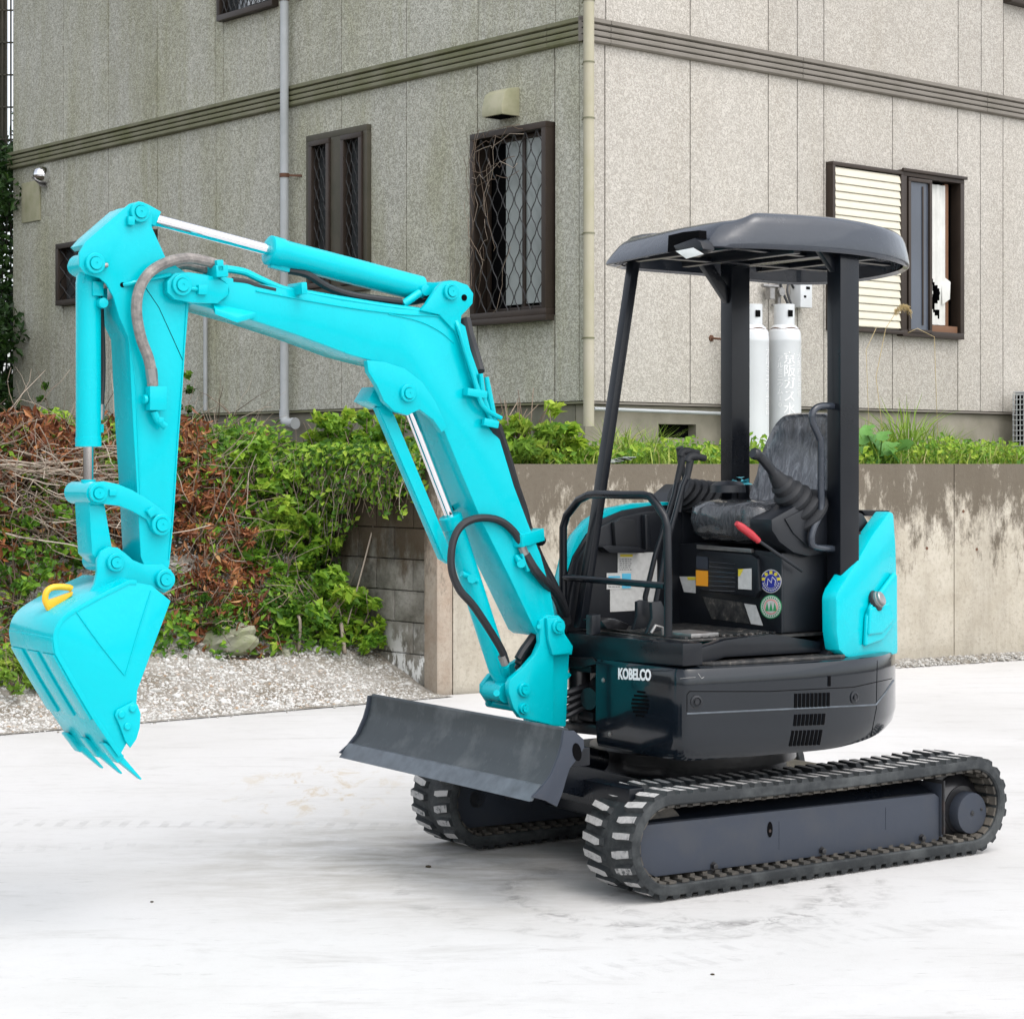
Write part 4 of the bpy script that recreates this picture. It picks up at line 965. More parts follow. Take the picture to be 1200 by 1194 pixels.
DB('lock_bolt', 'teal', lambda m_: (m_.cyl(PY(222, 338, BW + .03), PY(236, 340, BW + .03), .008), m_.box(PY(236, 340, BW + .03), (.035, .03, .035))), boom, .003)
DB('stiffener', 'teal', lambda m_: (m_.prism([PY(249, 355, BW + .001), PY(252, 362, BW + .035), PY(278, 372, BW + .035), PY(300, 366, BW + .001)], (0, 0, -.02)), m_.prism([PY(462, 474, .02), PY(468, 486, .02), PY(500, 500, .02), PY(512, 510, .02), PY(505, 515, .02), PY(465, 500, .02)], (0, .01, 0)) if False else None), boom, .002)
# arm cylinder over the boom
def cylf(u0, v0, u1, v1, y, r_):
    return PY(u0, v0, y), PY(u1, v1, y)
a0, a1 = PY(314, 293, 0), PY(492, 338.5, 0)
ac = DB('arm_cylinder', 'teal', lambda m_: (m_.lathe(a0, a1 - a0, [(0, .030), (.0, .050), (.004, .056), (.055, .056), (.062, .052), ((a1 - a0).length, .050), ((a1 - a0).length + .006, .044), ((a1 - a0).length + .02, .02)], 28), m_.beam(a1, PY(528, 342, 0), .07, .05), m_.lathe(PY(528, 342, .06), (0, -1, 0), [(0, .045), (.12, .045)], 20)), None, 0, label='arm cylinder lying over the boom')
rodend = PY(163, 248, 0)
DB('piston_rod', 'chrome', lambda m_: m_.cyl(a0, PY(178, 257, 0), .022), ac, 0); DB('rod_eye', 'teal', lambda m_: m_.beam(PY(181, 258, 0), rodend, .07, .06), ac, .005)
DB('port_block', 'teal', lambda m_: m_.beam(PY(316, 309, .0), PY(338, 315, .0), .03, .03), ac, .003); DB('port_block', 'teal', lambda m_: (m_.cyl(PY(472, 357, .05), PY(492, 343, .05), .016), m_.lathe(PY(494, 341, .03), (0, 1, 0), [(0, .022), (.035, .022)], 12)), ac, .003)
hose('cylinder_hose', [PY(338, 317, .0), PY(360, 322, .02), PY(385, 337, .03), (PY(412, 346, .04)), PY(445, 351, .05), PY(470, 354, .05)], .0145)
hose('cylinder_hose', [PY(455, 358, .05), PY(475, 355, .03), PY(495, 352, .02), PY(505, 348, .0)], .013, 'grime')
# steel lines along the boom top
for k, (dv, y) in enumerate(((0, .075), (3, .05), (2, .09))):
    DB('steel_line', 'teal', lambda m_: m_.tube(spline([PY(240 + 18, 313 + dv, y), PY(285, 317 + dv, y), PY(305, 326 + dv, y), PY(330, 337 + dv * .4, y), PY(350, 341 + dv * .4, y), PY(400, 350 + dv * .4, y), PY(450, 358 + dv * .4, y), PY(495, 364 + dv * .4, y), PY(528, 370 + dv, y), PY(537, 384, y + .03), PY(545, 410, y + .04), PY(556, 445, y + .04), PY(566, 470 + 3 * k, y + .04), PY(577 + 5 * k, 490, y + .03)], 5), .0095, 8), boom, 0)
for (u, v, w_) in ((252, 318, 16), (348, 338, 8), (250, 312, 9)):
    DB('line_clamp', 'teal', lambda m_: m_.beam(PY(u, v - 6, .10), PY(u + 1, v + 8, .10), .11, w_ / 300 * .9), boom, .004)
DB('line_clamp', 'teal', lambda m_: m_.beam(PY(545, 459, .12), PY(568, 463, .12), .04, .03), boom, .004); DB('line_clamp', 'teal', lambda m_: m_.beam(PY(566, 494, .12), PY(583, 498, .12), .022, .03), boom, .004)
DB('hose_fitting', 'teal', lambda m_: [m_.tube([PY(563 + 7 * k, 438 + 4 * k, .11), PY(566 + 8 * k, 466, .11), PY(576 + 4 * k, 494, .11)], [.010, .013, .011], 8) for k in range(2)], boom, 0)
hose('boom_hose', [PY(545, 374, -.02), PY(549, 392, .0), PY(556, 415, .02), PY(562, 436, .06)], .022)
hose('boom_hose', [PY(578, 497, .10), PY(590, 530, .05), PY(602, 570, .02), PY(612, 600, .0), PY(622, 640, .0), PY(640, 680, .0), PY(655, 702, .0), PY(663, 730, -.02)], .026)
hose('boom_hose', [PY(582, 500, .05), PY(596, 545, .0), PY(610, 596, -.03), PY(630, 650, -.05), PY(650, 690, -.05), PY(660, 720, -.05), PY(664, 750, -.06)], .022)
DB('hose_strap', 'teal', lambda m_: (m_.beam(PY(606, 634, .12), PY(632, 626, .06), .05, .05), m_.beam(PY(612, 648, .12), PY(630, 700, .12) * .4 + PY(612, 648, .12) * .6, .02, .02)), boom, .003)
DB('hose_strap', 'plastic', lambda m_: m_.tube([PY(613, 624, .06), PY(630, 628, .06), PY(634, 634, .03)], .022, 10), boom, 0)
hose('loop_hose', [PY(593, 776, .09), PY(588, 762, .10), PY(575, 740, .11), PY(555, 710, .12), PY(538, 690, .12), PY(529, 665, .12), PY(531, 635, .12), PY(542, 615, .12), PY(562, 607, .12), PY(585, 610, .12), PY(602, 623, .12), PY(613, 641, .12)], .0155, label='looping black hose in front of the boom cylinder')
hose('loop_hose_tail', [PY(616, 650, .12), PY(627, 668, .13), PY(640, 684, .11), PY(652, 697, .06), PY(663, 720, .0)], .019)
for p_, q_ in ((PY(611, 640, .12), PY(616, 651, .12)), (PY(588, 768, .095), PY(592, 778, .09)), (PY(625, 665, .12), PY(628, 671, .12))):
    DB('hose_fitting', 'steel', lambda m_: m_.tube([p_, q_], .017, 8), boom, 0)
DB('hose_fitting', 'teal', lambda m_: (m_.tube([PY(617, 652, .12), PY(625, 665, .12)], .014, 8), m_.cyl(PY(611, 660, .1), PY(611, 660, .13), .018), m_.cyl(PY(605, 652, .1), PY(609, 658, .12), .013)), boom, 0)
hose('far_hose', [PY(524, 600, -.07), PY(534, 594, -.08), PY(542, 598, -.08), PY(552, 640, -.09)], .012)
# boom cylinder and its guard
b0, b1 = PY(527, 604, 0), PY(590, 800, 0)
bc = DB('boom_cylinder', 'teal', lambda m_: (m_.lathe(b0, b1 - b0, [(0, .025), (.0, .042), (.004, .047), (.05, .047), (.055, .043), ((b1 - b0).length - .06, .043), ((b1 - b0).length, .030)], 26), m_.lathe(PY(594, 812, .06), (0, -1, 0), [(0, .040), (.12, .040)], 20)), None, 0, label='boom cylinder under the boom')
DB('piston_rod', 'chrome', lambda m_: m_.cyl(b0, PY(479, 478, 0), .0205), bc, 0)
DB('port_block', 'teal', lambda m_: (m_.cyl(PY(553, 678, .03), PY(553, 678, .07), .018), m_.cyl(PY(541, 672, .04), PY(559, 681, .04), .012)), bc, 0); DB('port_block', 'teal', lambda m_: m_.cyl(PY(592, 790, .03), PY(592, 779, .085), .016), bc, 0)
slab('rod_guard', [(444, 478), (455, 474), (463, 489), (531, 652), (527, 661), (520, 655)], .052, .046, parent=bc, bevel=.001)
slab('rod_guard', [(442, 478), (449, 476), (521, 650), (527, 661), (518, 655)], .046, .012, parent=bc, bevel=.001)
DB('guard_bracket', 'teal', lambda m_: (m_.prism([PY(431, 470, .05), PY(441, 453, .05), PY(456, 473, .05), PY(449, 479, .05)], (0, -.11, 0)), m_.cyl(PY(448, 468, .05), PY(448, 468, .07), .010)), bc, .002)

# --- arm, bucket linkage, bucket ---------------------------------------------
AW = .078
armp = [(152, 239), (163, 236), (174, 241), (178.5, 252), (178, 265), (184, 288), (196, 304), (208, 313), (226, 325), (222, 345), (218, 400), (213, 455), (210, 500), (204, 590), (199, 661), (190, 690), (176, 680), (165, 652), (160, 560), (156, 496), (151, 396), (140, 372), (133, 348), (125, 333), (117, 326), (100, 321), (93, 312), (93, 296), (101, 283)]
arm = slab('digging_arm', armp, AW + .012, AW, bevel=.003, label='upright turquoise digging arm')
slab('side_plate', armp, -AW, -AW - .012, parent=arm, bevel=.003)
armi = [(155, 262), (176, 262), (196, 306), (224, 326), (218, 400), (210, 500), (204, 590), (199, 655), (188, 678), (176, 672), (165, 650), (160, 560), (156, 496), (151, 396), (140, 372), (136, 350), (150, 330)]
slab('box_section', armi, AW, -AW, parent=arm, bevel=.002)
slab('rear_plate', [(103, 286), (112, 276), (150, 243), (155, 247), (118, 280), (108, 291)], AW, -AW, parent=arm, bevel=.002)
slab('head_slot', [(106, 279), (116, 270), (126, 262), (127, 263), (117, 272), (107, 281)], .02, -.02, 'deep', parent=arm, bevel=0)
weld([(219, 355), (214, 440), (208, 520), (203, 600), (198, 655)], AW + .013, .0035, arm)
weld([(151, 396), (158, 440), (161, 500), (165, 600)], AW + .013, .0025, arm)
DB('seam_line', 'deep', lambda m_: m_.tube([PY(u, v, AW + .0125) for u, v in ((171, 338), (186, 360), (202, 395), (214, 422))], .0012, 5), arm, 0)
pin(163, 249, AW + .016, -AW, .036, arm); pin(110.5, 309, AW + .016, -AW, .036, arm)
DB('grease_nipple', 'steel', lambda m_: m_.cyl(PY(120, 311, .10), PY(126, 311, .10), .009), arm, .002); DB('pin_keeper', 'teal', lambda m_: m_.box(PY(153, 259, .10), (.025, .02, .03)), arm, .002)
DB('steel_line', 'teal', lambda m_: m_.tube(spline([PY(145, 334, .09), PY(155, 332, .105), PY(175, 327, .105), PY(200, 322, .11)], 4), .008, 8), arm, 0)
DB('line_slot', 'deep', lambda m_: m_.prism([PY(141 + 3.5 * math.cos(a_) + 3, 334 + 3.2 * math.sin(a_), AW + .0125) for a_ in [i * math.pi / 6 for i in range(12)]], (0, .0006, 0)), arm, 0)
DB('line_block', 'teal', lambda m_: (m_.box(PY(183, 467, .12), (.065, .04, .085), Matrix.Rotation(.0, 3, 'Y')), m_.cyl(PY(172, 468, .12), PY(168, 468, .12), .016), m_.tube([PY(181, 482, .12), PY(184, 492, .12), PY(194, 500, .12)], [.016, .013, .015], 8), m_.box(PY(187, 492, .12), (.02, .03, .02))), arm, .003)
hose('arm_hose', [PY(257, 311, .115), PY(240, 306, .12), (PY(218, 303, .125)), PY(195, 308, .13), PY(175, 320, .13), PY(163, 340, .13), PY(160, 365, .13), PY(165, 395, .13), PY(174, 420, .13), PY(178, 440, .125), PY(179, 452, .12)], .0195, 'braid', label='worn grey hose arching over the arm joint')
DB('hose_fitting', 'steel', lambda m_: m_.tube([PY(177, 432, .127), PY(178, 440, .125), PY(179, 454, .12)], [.0215, .0215, .017], 10), arm, 0); DB('hose_fitting', 'steel', lambda m_: m_.tube([PY(252, 310, .115), PY(262, 312, .11)], [.0215, .017], 10), arm, 0)
hose('arm_hose', [PY(206, 313, .05), PY(218, 311, .06), PY(235, 315, .07), PY(252, 318, .07)], .015, 'braid')
hose('boom_hose_short', [PY(272, 329, .09), PY(288, 331, .09), PY(300, 335, .09), PY(322, 340, .09)], .012)
# bucket cylinder
c0, c1 = PY(103.5, 335, 0), PY(103.5, 524, 0)
kc = DB('bucket_cylinder', 'teal', lambda m_: (m_.lathe(c0, c1 - c0, [(-.06, .03), (-.03, .042), (0, .044), ((c1 - c0).length - .035, .044), ((c1 - c0).length - .034, .046), ((c1 - c0).length - .002, .046), ((c1 - c0).length, .028)], 26), m_.lathe(PY(109, 309, .065), (0, -1, 0), [(0, .04), (.13, .04)], 20), m_.beam(PY(109, 309, 0), c0, .07, .07)), None, 0, label='bucket cylinder along the arm')
DB('piston_rod', 'chrome', lambda m_: m_.cyl(c1, PY(103.5, 566, 0), .0185), kc, 0); DB('rod_eye', 'teal', lambda m_: m_.cyl(PY(103.5, 562, 0), PY(103.5, 578, 0), .026), kc, 0)
DB('port_block', 'teal', lambda m_: (m_.box(PY(112, 339, .03), (.04, .05, .05)), m_.lathe(PY(115, 356, .02), (0, 1, 0), [(0, .018), (.05, .018)], 12), m_.box(PY(121, 345, .0), (.02, .03, .04))), kc, .002); DB('port_block', 'teal', lambda m_: m_.cyl(PY(117, 497, -.01), PY(117, 507, -.01), .014), kc, 0)
hose('bucket_hose', [PY(118, 362, -.02), PY(119.5, 400, -.02), PY(120, 440, -.02), PY(118, 478, -.01)], .0115, parent=kc)
DB('hose_fitting', 'steel', lambda m_: m_.cyl(PY(118.5, 474, -.01), PY(117.5, 492, -.01), .0135), kc, 0)
# H link and bucket link
lp = [(104, 571), (110, 565), (122, 564), (138, 567), (155, 574), (172, 584), (190, 597), (198, 604), (201, 614), (198, 624), (188, 628), (178, 622), (172, 609), (155, 599), (140, 593), (124, 591), (110, 589), (104, 582)]
for y0, y1 in ((.105, .085), (-.085, -.105)): lk = slab('guide_link', lp, y0, y1, bevel=.005)
pin(114, 578, .105, -.105, .033, digger, name='link_pin'); pin(188, 615, .108, -.11, .038, digger, name='link_pin')
DB('link_stop', 'teal', lambda m_: (m_.box(PY(132, 577, .108), (.028, .012, .024)), m_.box(PY(177, 600, .112), (.03, .02, .03), Matrix.Rotation(.6, 3, 'Y'))), None, .003)
slab('bucket_link', [(104, 586), (123, 590), (128, 620), (135, 660), (122, 664), (108, 650), (106, 620)], .075, -.055, bevel=.008)
slab('link_web', [(96, 585), (104, 586), (110, 650), (104, 650)], -.0, -.07, bevel=.006)
for u_, v_, y_ in ((114, 578, .04), (134, 659, .036)):
    DB('link_tube', 'teal', lambda m_: m_.cyl(PY(u_, v_, .10), PY(u_, v_, .10) + Vector((0, -.2, 0)), y_), None, 0)
BK = .20
side = [(151, 681), (178, 686), (200, 704), (179, 760), (161, 809), (160, 825), (150, 868), (140, 886), (110, 842), (85, 800), (66, 766), (63.5, 750), (65, 738), (72, 726), (88, 713.5), (120, 696)]
bucket = slab('bucket', side, BK, BK - .012, bevel=.002, label='turquoise digging bucket with three teeth')
slab('side_plate', side, -BK + .012, -BK, parent=bucket, bevel=.002)
spine = [PY(u, v, BK) for u, v in [(160, 681), (151, 681), (120, 696), (88, 713.5), (72, 726), (65, 738), (63.5, 750), (66, 766), (85, 800), (110, 842), (140, 886)]]
spine = spline(spine[:3], 1)[:-1] + spline(spine[2:8], 4)[:-1] + spine[7:]
def shell(m_, off0, off1, ya, yb):
    n_ = len(spine); o_ = []
    for i, p in enumerate(spine):
        t = (spine[min(i + 1, n_ - 1)] - spine[max(i - 1, 0)]); t.y = 0; t.normalize(); o_.append(Vector((t.z, 0, -t.x)))
    sgn = 1 if o_[5].x > 0 else -1
    a_ = [p + q * sgn * off1 for p, q in zip(spine, o_)]; b_ = [p + q * sgn * off0 for p, q in zip(spine, o_)]
    m_.prism([Vector((p.x, ya, p.z)) for p in a_ + b_[::-1]], (0, yb - ya, 0))
DB('shell', 'teal', lambda m_: shell(m_, -.012, .004, BK + .002, -BK - .002), bucket, .001)
nsp = len(spine)
def strip(i0, i1, ya, yb, o=.010, name='wear_strip', mats='teal'):
    def f(m_):
        sub = spine[i0:i1]; n_ = len(sub); nn = []
        for i in range(n_):
            t = sub[min(i + 1, n_ - 1)] - sub[max(i - 1, 0)]; t.y = 0; t.normalize(); nn.append(Vector((t.z, 0, -t.x)))
        sg = 1 if nn[n_ // 2].x > 0 else -1
        a_ = [p + q * sg * o for p, q in zip(sub, nn)]; b_ = [p + q * sg * .002 for p, q in zip(sub, nn)]
        m_.prism([Vector((p.x, ya, p.z)) for p in a_ + b_[::-1]], (0, yb - ya, 0))
    DB(name, mats, f, bucket, .003)
for yy in (.145, .0, -.145): strip(nsp - 4, nsp - 1, yy + .05, yy - .05, .012)
strip(nsp - 9, nsp - 3, .198, -.198, .008, 'corner_plate')
weld([(89, 716), (115, 752), (146, 791)], BK + .001, .003, bucket); weld([(147, 791), (162, 740), (177, 692)], BK + .001, .003, bucket)
def ear(y0, y1):
    e = [(114, 656), (118, 646), (127, 640.5), (138, 641.5), (147, 648), (156, 656), (168, 661), (190, 661), (201, 668), (205, 679), (201, 690), (193, 695), (184, 690), (170, 690), (140, 700), (112, 712), (96, 720), (92, 708), (105, 695), (111, 684), (114, 670)]
    return slab('bucket_ear', e, y0, y1, parent=bucket, bevel=.004)
ear(.102, .084); ear(-.084, -.102)
pin(134.5, 659, .106, -.106, .032, bucket); pin(192.5, 679, .106, -.106, .036, bucket)
cut_ = [(156, 822), (161, 825), (165, 836), (164, 852), (160, 866), (153, 876), (147, 868), (141, 851), (135, 838), (137, 832)]
sc_ = slab('side_cutter', cut_, BK + .012, BK + .001, parent=bucket, bevel=.002)
DB('cutter_bolt', 'teal', lambda m_: [m_.lathe(PY(u, v, BK + .012), (0, 1, 0), [(0, .013), (.006, .013), (.009, .010)], 14) for u, v in ((142, 837), (155, 830), (149, 851))], bucket, 0)
slab('side_cutter', cut_, -BK - .001, -BK - .012, parent=bucket, bevel=.002)
tip = [(128, 880), (136, 886), (143, 890), (152, 876), (156, 885), (164, 902), (169.5, 913), (160, 908), (150, 900), (138, 888)]
for yy in (.165, .0, -.165):
    def tf(m_):
        lp0 = PY(140, 887, BK); d = PY(169, 914, BK) - lp0; d.y = 0; L_ = d.length; d.normalize(); nn = Vector((d.z, 0, -d.x)); base = Vector((lp0.x, yy, lp0.z)) - d * .07
        for (t0, h0, w0), (t1, h1, w1) in (((0, .006, .024), (.085, .017, .026)), ((.08, .014, .021), (L_ + .07, .003, .013))):
            A = base + d * t0; B = base + d * t1
            m_.loft([[A + nn * h0 + Vector((0, w0, 0)), A + nn * h0 - Vector((0, w0, 0)), A - nn * h0 * .6 - Vector((0, w0, 0)), A - nn * h0 * .6 + Vector((0, w0, 0))], [B + nn * h1 + Vector((0, w1, 0)), B + nn * h1 - Vector((0, w1, 0)), B - nn * h1 - Vector((0, w1, 0)), B - nn * h1 + Vector((0, w1, 0))]])
    DB('bucket_tooth', 'teal', tf, bucket, .003)
def hookf(m_):
    m_.prism([PY(u, v, .035) for u, v in ((52, 700), (57, 688), (66, 685), (82, 684), (86, 690), (85, 697), (72, 707), (60, 714), (55, 716))], (0, -.022, 0))
hk = [(52.5, 700), (56, 690), (65, 686), (78, 686), (85, 692), (84, 697), (72, 706), (57, 714)]
lh = DB('lifting_hook', 'yellow', lambda m_: (m_.tube(spline([PY(u, v, .03) for u, v in ((57, 712), (53, 703), (55, 693), (63, 688), (78, 688), (84, 690))], 4), .012, 8), m_.prism([PY(u, v, .04) for u, v in ((54, 704), (61, 702), (72, 698), (86, 693), (85, 698), (70, 708), (56, 716))], (0, -.02, 0))), bucket, .003, label='yellow lifting hook on the bucket back')

# --- upper body ---------------------------------------------------------------
def plan(s_, z_):
    """outline of the black skirt, walked from its front-left corner round the tail; s_ shrinks it"""
    pts = [(.665, .20), (.665, .66), (.655, .715), (.60, .755), (.30, .80), (.0, .82), (-.28, .79), (-.48, .70), (-.66, .54), (-.79, .30), (-.835, .0), (-.79, -.30), (-.66, -.54), (-.45, -.70), (-.15, -.74), (.10, -.68), (.20, -.55), (.24, -.22)]
    return [(x * s_ if x < 0 else x - (1 - s_) * .5, y * s_ if y > 0 else y, z_) for x, y in pts]
zs = [(.965, .515), (.985, .535), (1.0, .60), (1.0, .70), (1.0, .80), (.998, .845), (.985, .865), (.96, .872)]
rings = []
for s_, z_ in zs:
    p = plan(s_, z_); q = [Vector(p[0])] + [Vector(x) for x in spline(p[1:-1], 5)] + [Vector(p[-1])]
    for v_ in q:
        back = sstep(.0, -.7, v_.x); v_.z = v_.z + back * (.05 if z_ < .65 else 0) * (1 if v_.z < .6 else .6)
    rings.append(q)
m_ = MB(); m_.loft(rings); skirt = m_.build('body_skirt', 'skirt', digger, bevel=0, angle=40, label='curved black lower body panel')
bm = bmesh.new(); bm.from_mesh(skirt.data); skbv = BVHTree.FromBMesh(bm); bm.free()
def SK(u, v, off=.002):
    d = ray(u, v).normalized(); h_ = skbv.ray_cast(CL, d)
    if h_[0] is None: return None, None
    n_ = h_[1] if h_[1].dot(d) < 0 else -h_[1]
    return h_[0] + n_ * off, n_
def patch(m_, quad, th=.002, off=.001, bv=None):
    P = [];
    for u, v in quad:
        p, n_ = SK(u, v, off)
        if p is None: return
        P.append((p, n_))
    c = sum((n_ for _, n_ in P), Vector()).normalized()
    m_.prism([p for p, _ in P], c * th)
slots = DB('vent_slots', 'deep', lambda m_: [patch(m_, [(u0_ + k * st, v0_ - k * .15), (u0_ + k * st + 3.0, v0_ - k * .15), (u0_ + k * st + 3.0 - sl, v1_ - k * .2), (u0_ + k * st - sl, v1_ - k * .2)]) for (u0_, st, n_, v0_, v1_, sl) in ((931, 4.75, 9, 812.5, 831, 0.3), (931, 4.7, 8, 837, 850.5, 1.5), (927.5, 4.7, 8, 856, 874, 3.0)) for k in range(n_)], skirt, 0)
DB('round_louvre', 'deep', lambda m_: [patch(m_, [(750.5 + dx0 - w_, 809.0 + 4.6 * k), (750.5 + dx0 + w_, 810.2 + 4.6 * k), (750.5 + dx0 + w_, 812.6 + 4.6 * k), (750.5 + dx0 - w_, 811.4 + 4.6 * k)]) for k, (w_, dx0) in enumerate(((4.6, 1.2), (7.8, .8), (9.6, .5), (10.4, .2), (9.8, 0), (8.2, 0), (5, 0)))], skirt, 0)
def line_on(m_, uv, r_=.0022, off=.001, n_=28):
    out = []
    for (a_, b_), (c_, d_) in zip(uv[:-1], uv[1:]):
        for k in range(n_): out.append((a_ + (c_ - a_) * k / n_, b_ + (d_ - b_) * k / n_))
    out.append(uv[-1]); P = [SK(u, v, off)[0] for u, v in out]; P = [p for p in P if p is not None]
    if len(P) > 1: m_.tube(P, r_, 6)
DB('panel_ridge', 'edge', lambda m_: (line_on(m_, [(805, 836.2), (1026, 825.8), (1037, 812), (1047, 797)], .0036)), skirt, 0)
DB('panel_groove', 'deep', lambda m_: (line_on(m_, [(805, 834), (805, 814), (808, 810), (900, 810), (1000, 805), (1045, 795)], .0016, .0003), line_on(m_, [(1028, 774), (1027, 830), (1018, 876)], .0014, .0003)), skirt, 0)
DB('panel_bolt', 'plastic', lambda m_: [m_.lathe(SK(u, v, 0)[0], SK(u, v, 0)[1], [(0, .024), (.004, .024), (.006, .017), (.002, .014), (.002, .009), (.008, .009), (.008, .0)], 18) for u, v in ((816, 822), (1001, 817))], skirt, 0)
DB('panel_bolt', 'steel', lambda m_: [bolt(m_, SK(u, v, 0)[0], SK(u, v, 0)[1], .007, .006) for u, v in ((707, 797), (715, 860))], skirt, 0)
DB('slot_mark', 'deep', lambda m_: patch(m_, [(970, 792), (973, 792), (973, 804), (970, 804)]), skirt, 0)
DB('scratch', 'steel', lambda m_: (line_on(m_, [(797, 795), (806, 794), (815, 793.5)], .0012, .0005, 3), line_on(m_, [(818, 789), (822, 795), (825, 793)], .0014, .0005, 3)), skirt, 0)
# maker's lettering
pl, pn = SK(744.5, 789.5, .003)
me = text_mesh('KOBELCO', .062, .0024, .0006, .98); me.materials.append(M['white'])
xs_ = [v_.co.x for v_ in me.vertices]; wd = max(xs_) - min(xs_); a_, b_ = SK(725.2, 789, .003)[0], SK(763.6, 791, .003)[0]
want = (a_ - b_).length; ys_ = [v_.co.y for v_ in me.vertices]; hh_ = max(ys_) - min(ys_); wanth = 14.0 / FOC * 8.1
xd = (b_ - a_).normalized(); yd = Vector((0, 0, 1)); cxx, cyy = (max(xs_) + min(xs_)) / 2, (max(ys_) + min(ys_)) / 2
nn_ = xd.cross(yd)
for v_ in me.vertices:
    v_.co = (a_ + b_) / 2 + xd * ((v_.co.x - cxx) / wd * want) + yd * ((v_.co.y - cyy) / hh_ * wanth) + nn_ * v_.co.z
link('lettering', me, skirt)
# recess with the swing linkage in front of the skirt
DB('front_opening', 'deep', lambda m_: m_.b2(.20, .46, -.17, .185, .60, .82), None, .01)
DB('swing_boot', 'grime', lambda m_: (m_.lathe((.50, .11, .70), (1, .2, 0), [(0, .10), (.04, .11), (.08, .09), (.10, .05), (.16, .045)], 20)), None, 0)
DB('front_frame', 'grime', lambda m_: (m_.prism([PX(665, 770, .66), PX(694, 770, .66), PX(700, 778, .66), PX(676, 783, .66), PX(652, 781, .66), PX(652, 775, .66)], (-.3, 0, 0)), m_.prism([PX(655, 845, .66), PX(700, 850, .66), PX(704, 862, .66), PX(664, 858, .66)], (-.3, 0, 0)), m_.b2(.30, .50, -.18, -.12, .58, .87)), None, .005)
# floor
zf = .98
sillp = [(667, 740), (803, 751), (803, 781), (667, 769)]
DB('front_sill', 'black', lambda m_: m_.prism([PX(u, v, .655) for u, v in ((664, 741), (800, 754), (800, 781), (664, 770))], (-.10, 0, 0)), None, .008)
y_end = PX(800, 754, .655).y; zsill = PX(800, 754, .655).z
floor = DB('floor', 'mat', lambda m_: m_.prism([Vector((.57, -.02, 0)), Vector((.57, .60, 0)), Vector((.15, .66, 0)), Vector((-.22, .66, 0)), Vector((-.22, -.02, 0))], (0, 0, .01)), None, .002)
floor.location = (0, 0, .955)
DB('mat_rib', 'mat', lambda m_: [m_.b2(.06 + k * .038, .075 + k * .038, .02, .60, .966, .974) for k in range(13)], floor, .001).location = (0, 0, -.955)
stp = [PZ(812, 774, .90), PZ(834, 757, .955), PZ(902, 743, .955), PZ(958, 752, .90)]
DB('floor_edge', 'black', lambda m_: (m_.prism([PY(811, 779, .70), PY(813, 762, .70), PY(850, 750, .70), PY(905, 743, .70), PY(962, 752, .70), PY(962, 764, .70), PY(850, 770, .70), PY(820, 780, .70)], (0, -.05, 0))), None, .004)
DB('side_step', 'mat', lambda m_: m_.prism([Vector((.56, .66, .873)), Vector((.50, .735, .873)), Vector((.2, .775, .873)), Vector((-.15, .775, .873)), Vector((-.22, .71, .873)), Vector((-.22, .655, .873))], (0, 0, .012)), None, .002)
# right-hand cover: turquoise shell and black inner panel
shp = [(656, 705), (659, 682), (666, 654), (678, 627), (694, 608), (714, 596), (742, 590), (775, 588), (830, 589), (850, 600), (850, 760), (656, 760)]
def rcf(m_):
    P0 = polyY(shp, -.055); rings = []
    for y_, sx, sz in ((-.055, 0, 0), (-.10, .0, .0), (-.16, .03, .010), (-.24, .10, .03), (-.34, .21, .07), (-.44, .36, .13)):
        xm = max(p.x for p in P0); zm = max(p.z for p in P0)
        rings.append([Vector((p.x - sx * max(0, (p.x + .3)) / (xm + .3) , y_, p.z - sz * max(0, p.z - .8) / (zm - .8))) for p in P0])
    m_.loft(rings)
DB('right_cover', 'teal', rcf, None, .006, label='turquoise cover at the far front of the floor')
ip = [(664, 742), (668, 700), (676, 660), (690, 634), (706, 616), (728, 605), (760, 599), (800, 597), (812, 640), (812, 742)]
inner = slab('inner_panel', ip, -.025, -.05, 'plastic', bevel=.014)
slab('panel_rim', [(655, 742), (660, 690), (672, 652), (688, 626), (706, 608), (730, 598), (765, 592), (812, 592), (812, 742)], -.045, -.06, 'plastic', bevel=.006)
nook = slab('cup_box', [(720, 612), (728, 608), (745, 609), (747, 640), (740, 643), (722, 642)], .0, -.024, 'plastic_matt', bevel=.008)
slab('shelf', [(706, 641), (712, 639), (748, 641), (758, 645), (755, 648), (715, 648)], .03, -.024, 'plastic', bevel=.004)
slab('rib', [(756, 603), (762, 603), (764, 642), (757, 645)], .005, -.024, 'plastic', bevel=.006)
st = [('paper', [(715, 701), (714, 690), (723, 686), (724, 648), (770, 649), (770, 716), (715, 717)], 0.0)]
slab('instruction_plate', [(715, 689), (724, 689), (724, 648), (770, 647), (770, 714), (715, 717)], -.0235, -.0245, 'paper', bevel=0)
slab('notice_label', [(724, 649), (742, 649), (742, 670), (724, 670)], -.0225, -.0235, 'paper', bevel=0); slab('notice_label', [(727, 649.5), (741.5, 649.5), (741.5, 652.5), (727, 652.5)], -.0215, -.0225, 'stickyel', bevel=0)
slab('notice_label', [(711, 671.5), (741, 671.0), (741, 690), (711, 690.5)], -.0205, -.0215, 'paper', bevel=0); slab('notice_label', [(729, 672), (739.5, 671.8), (739.5, 689), (729, 689.5)], -.0195, -.0205, 'cyan', bevel=0)
slab('notice_label', [(713, 675), (727, 674.8), (727, 677), (713, 677.2)], -.0195, -.0205, 'cyan', bevel=0)
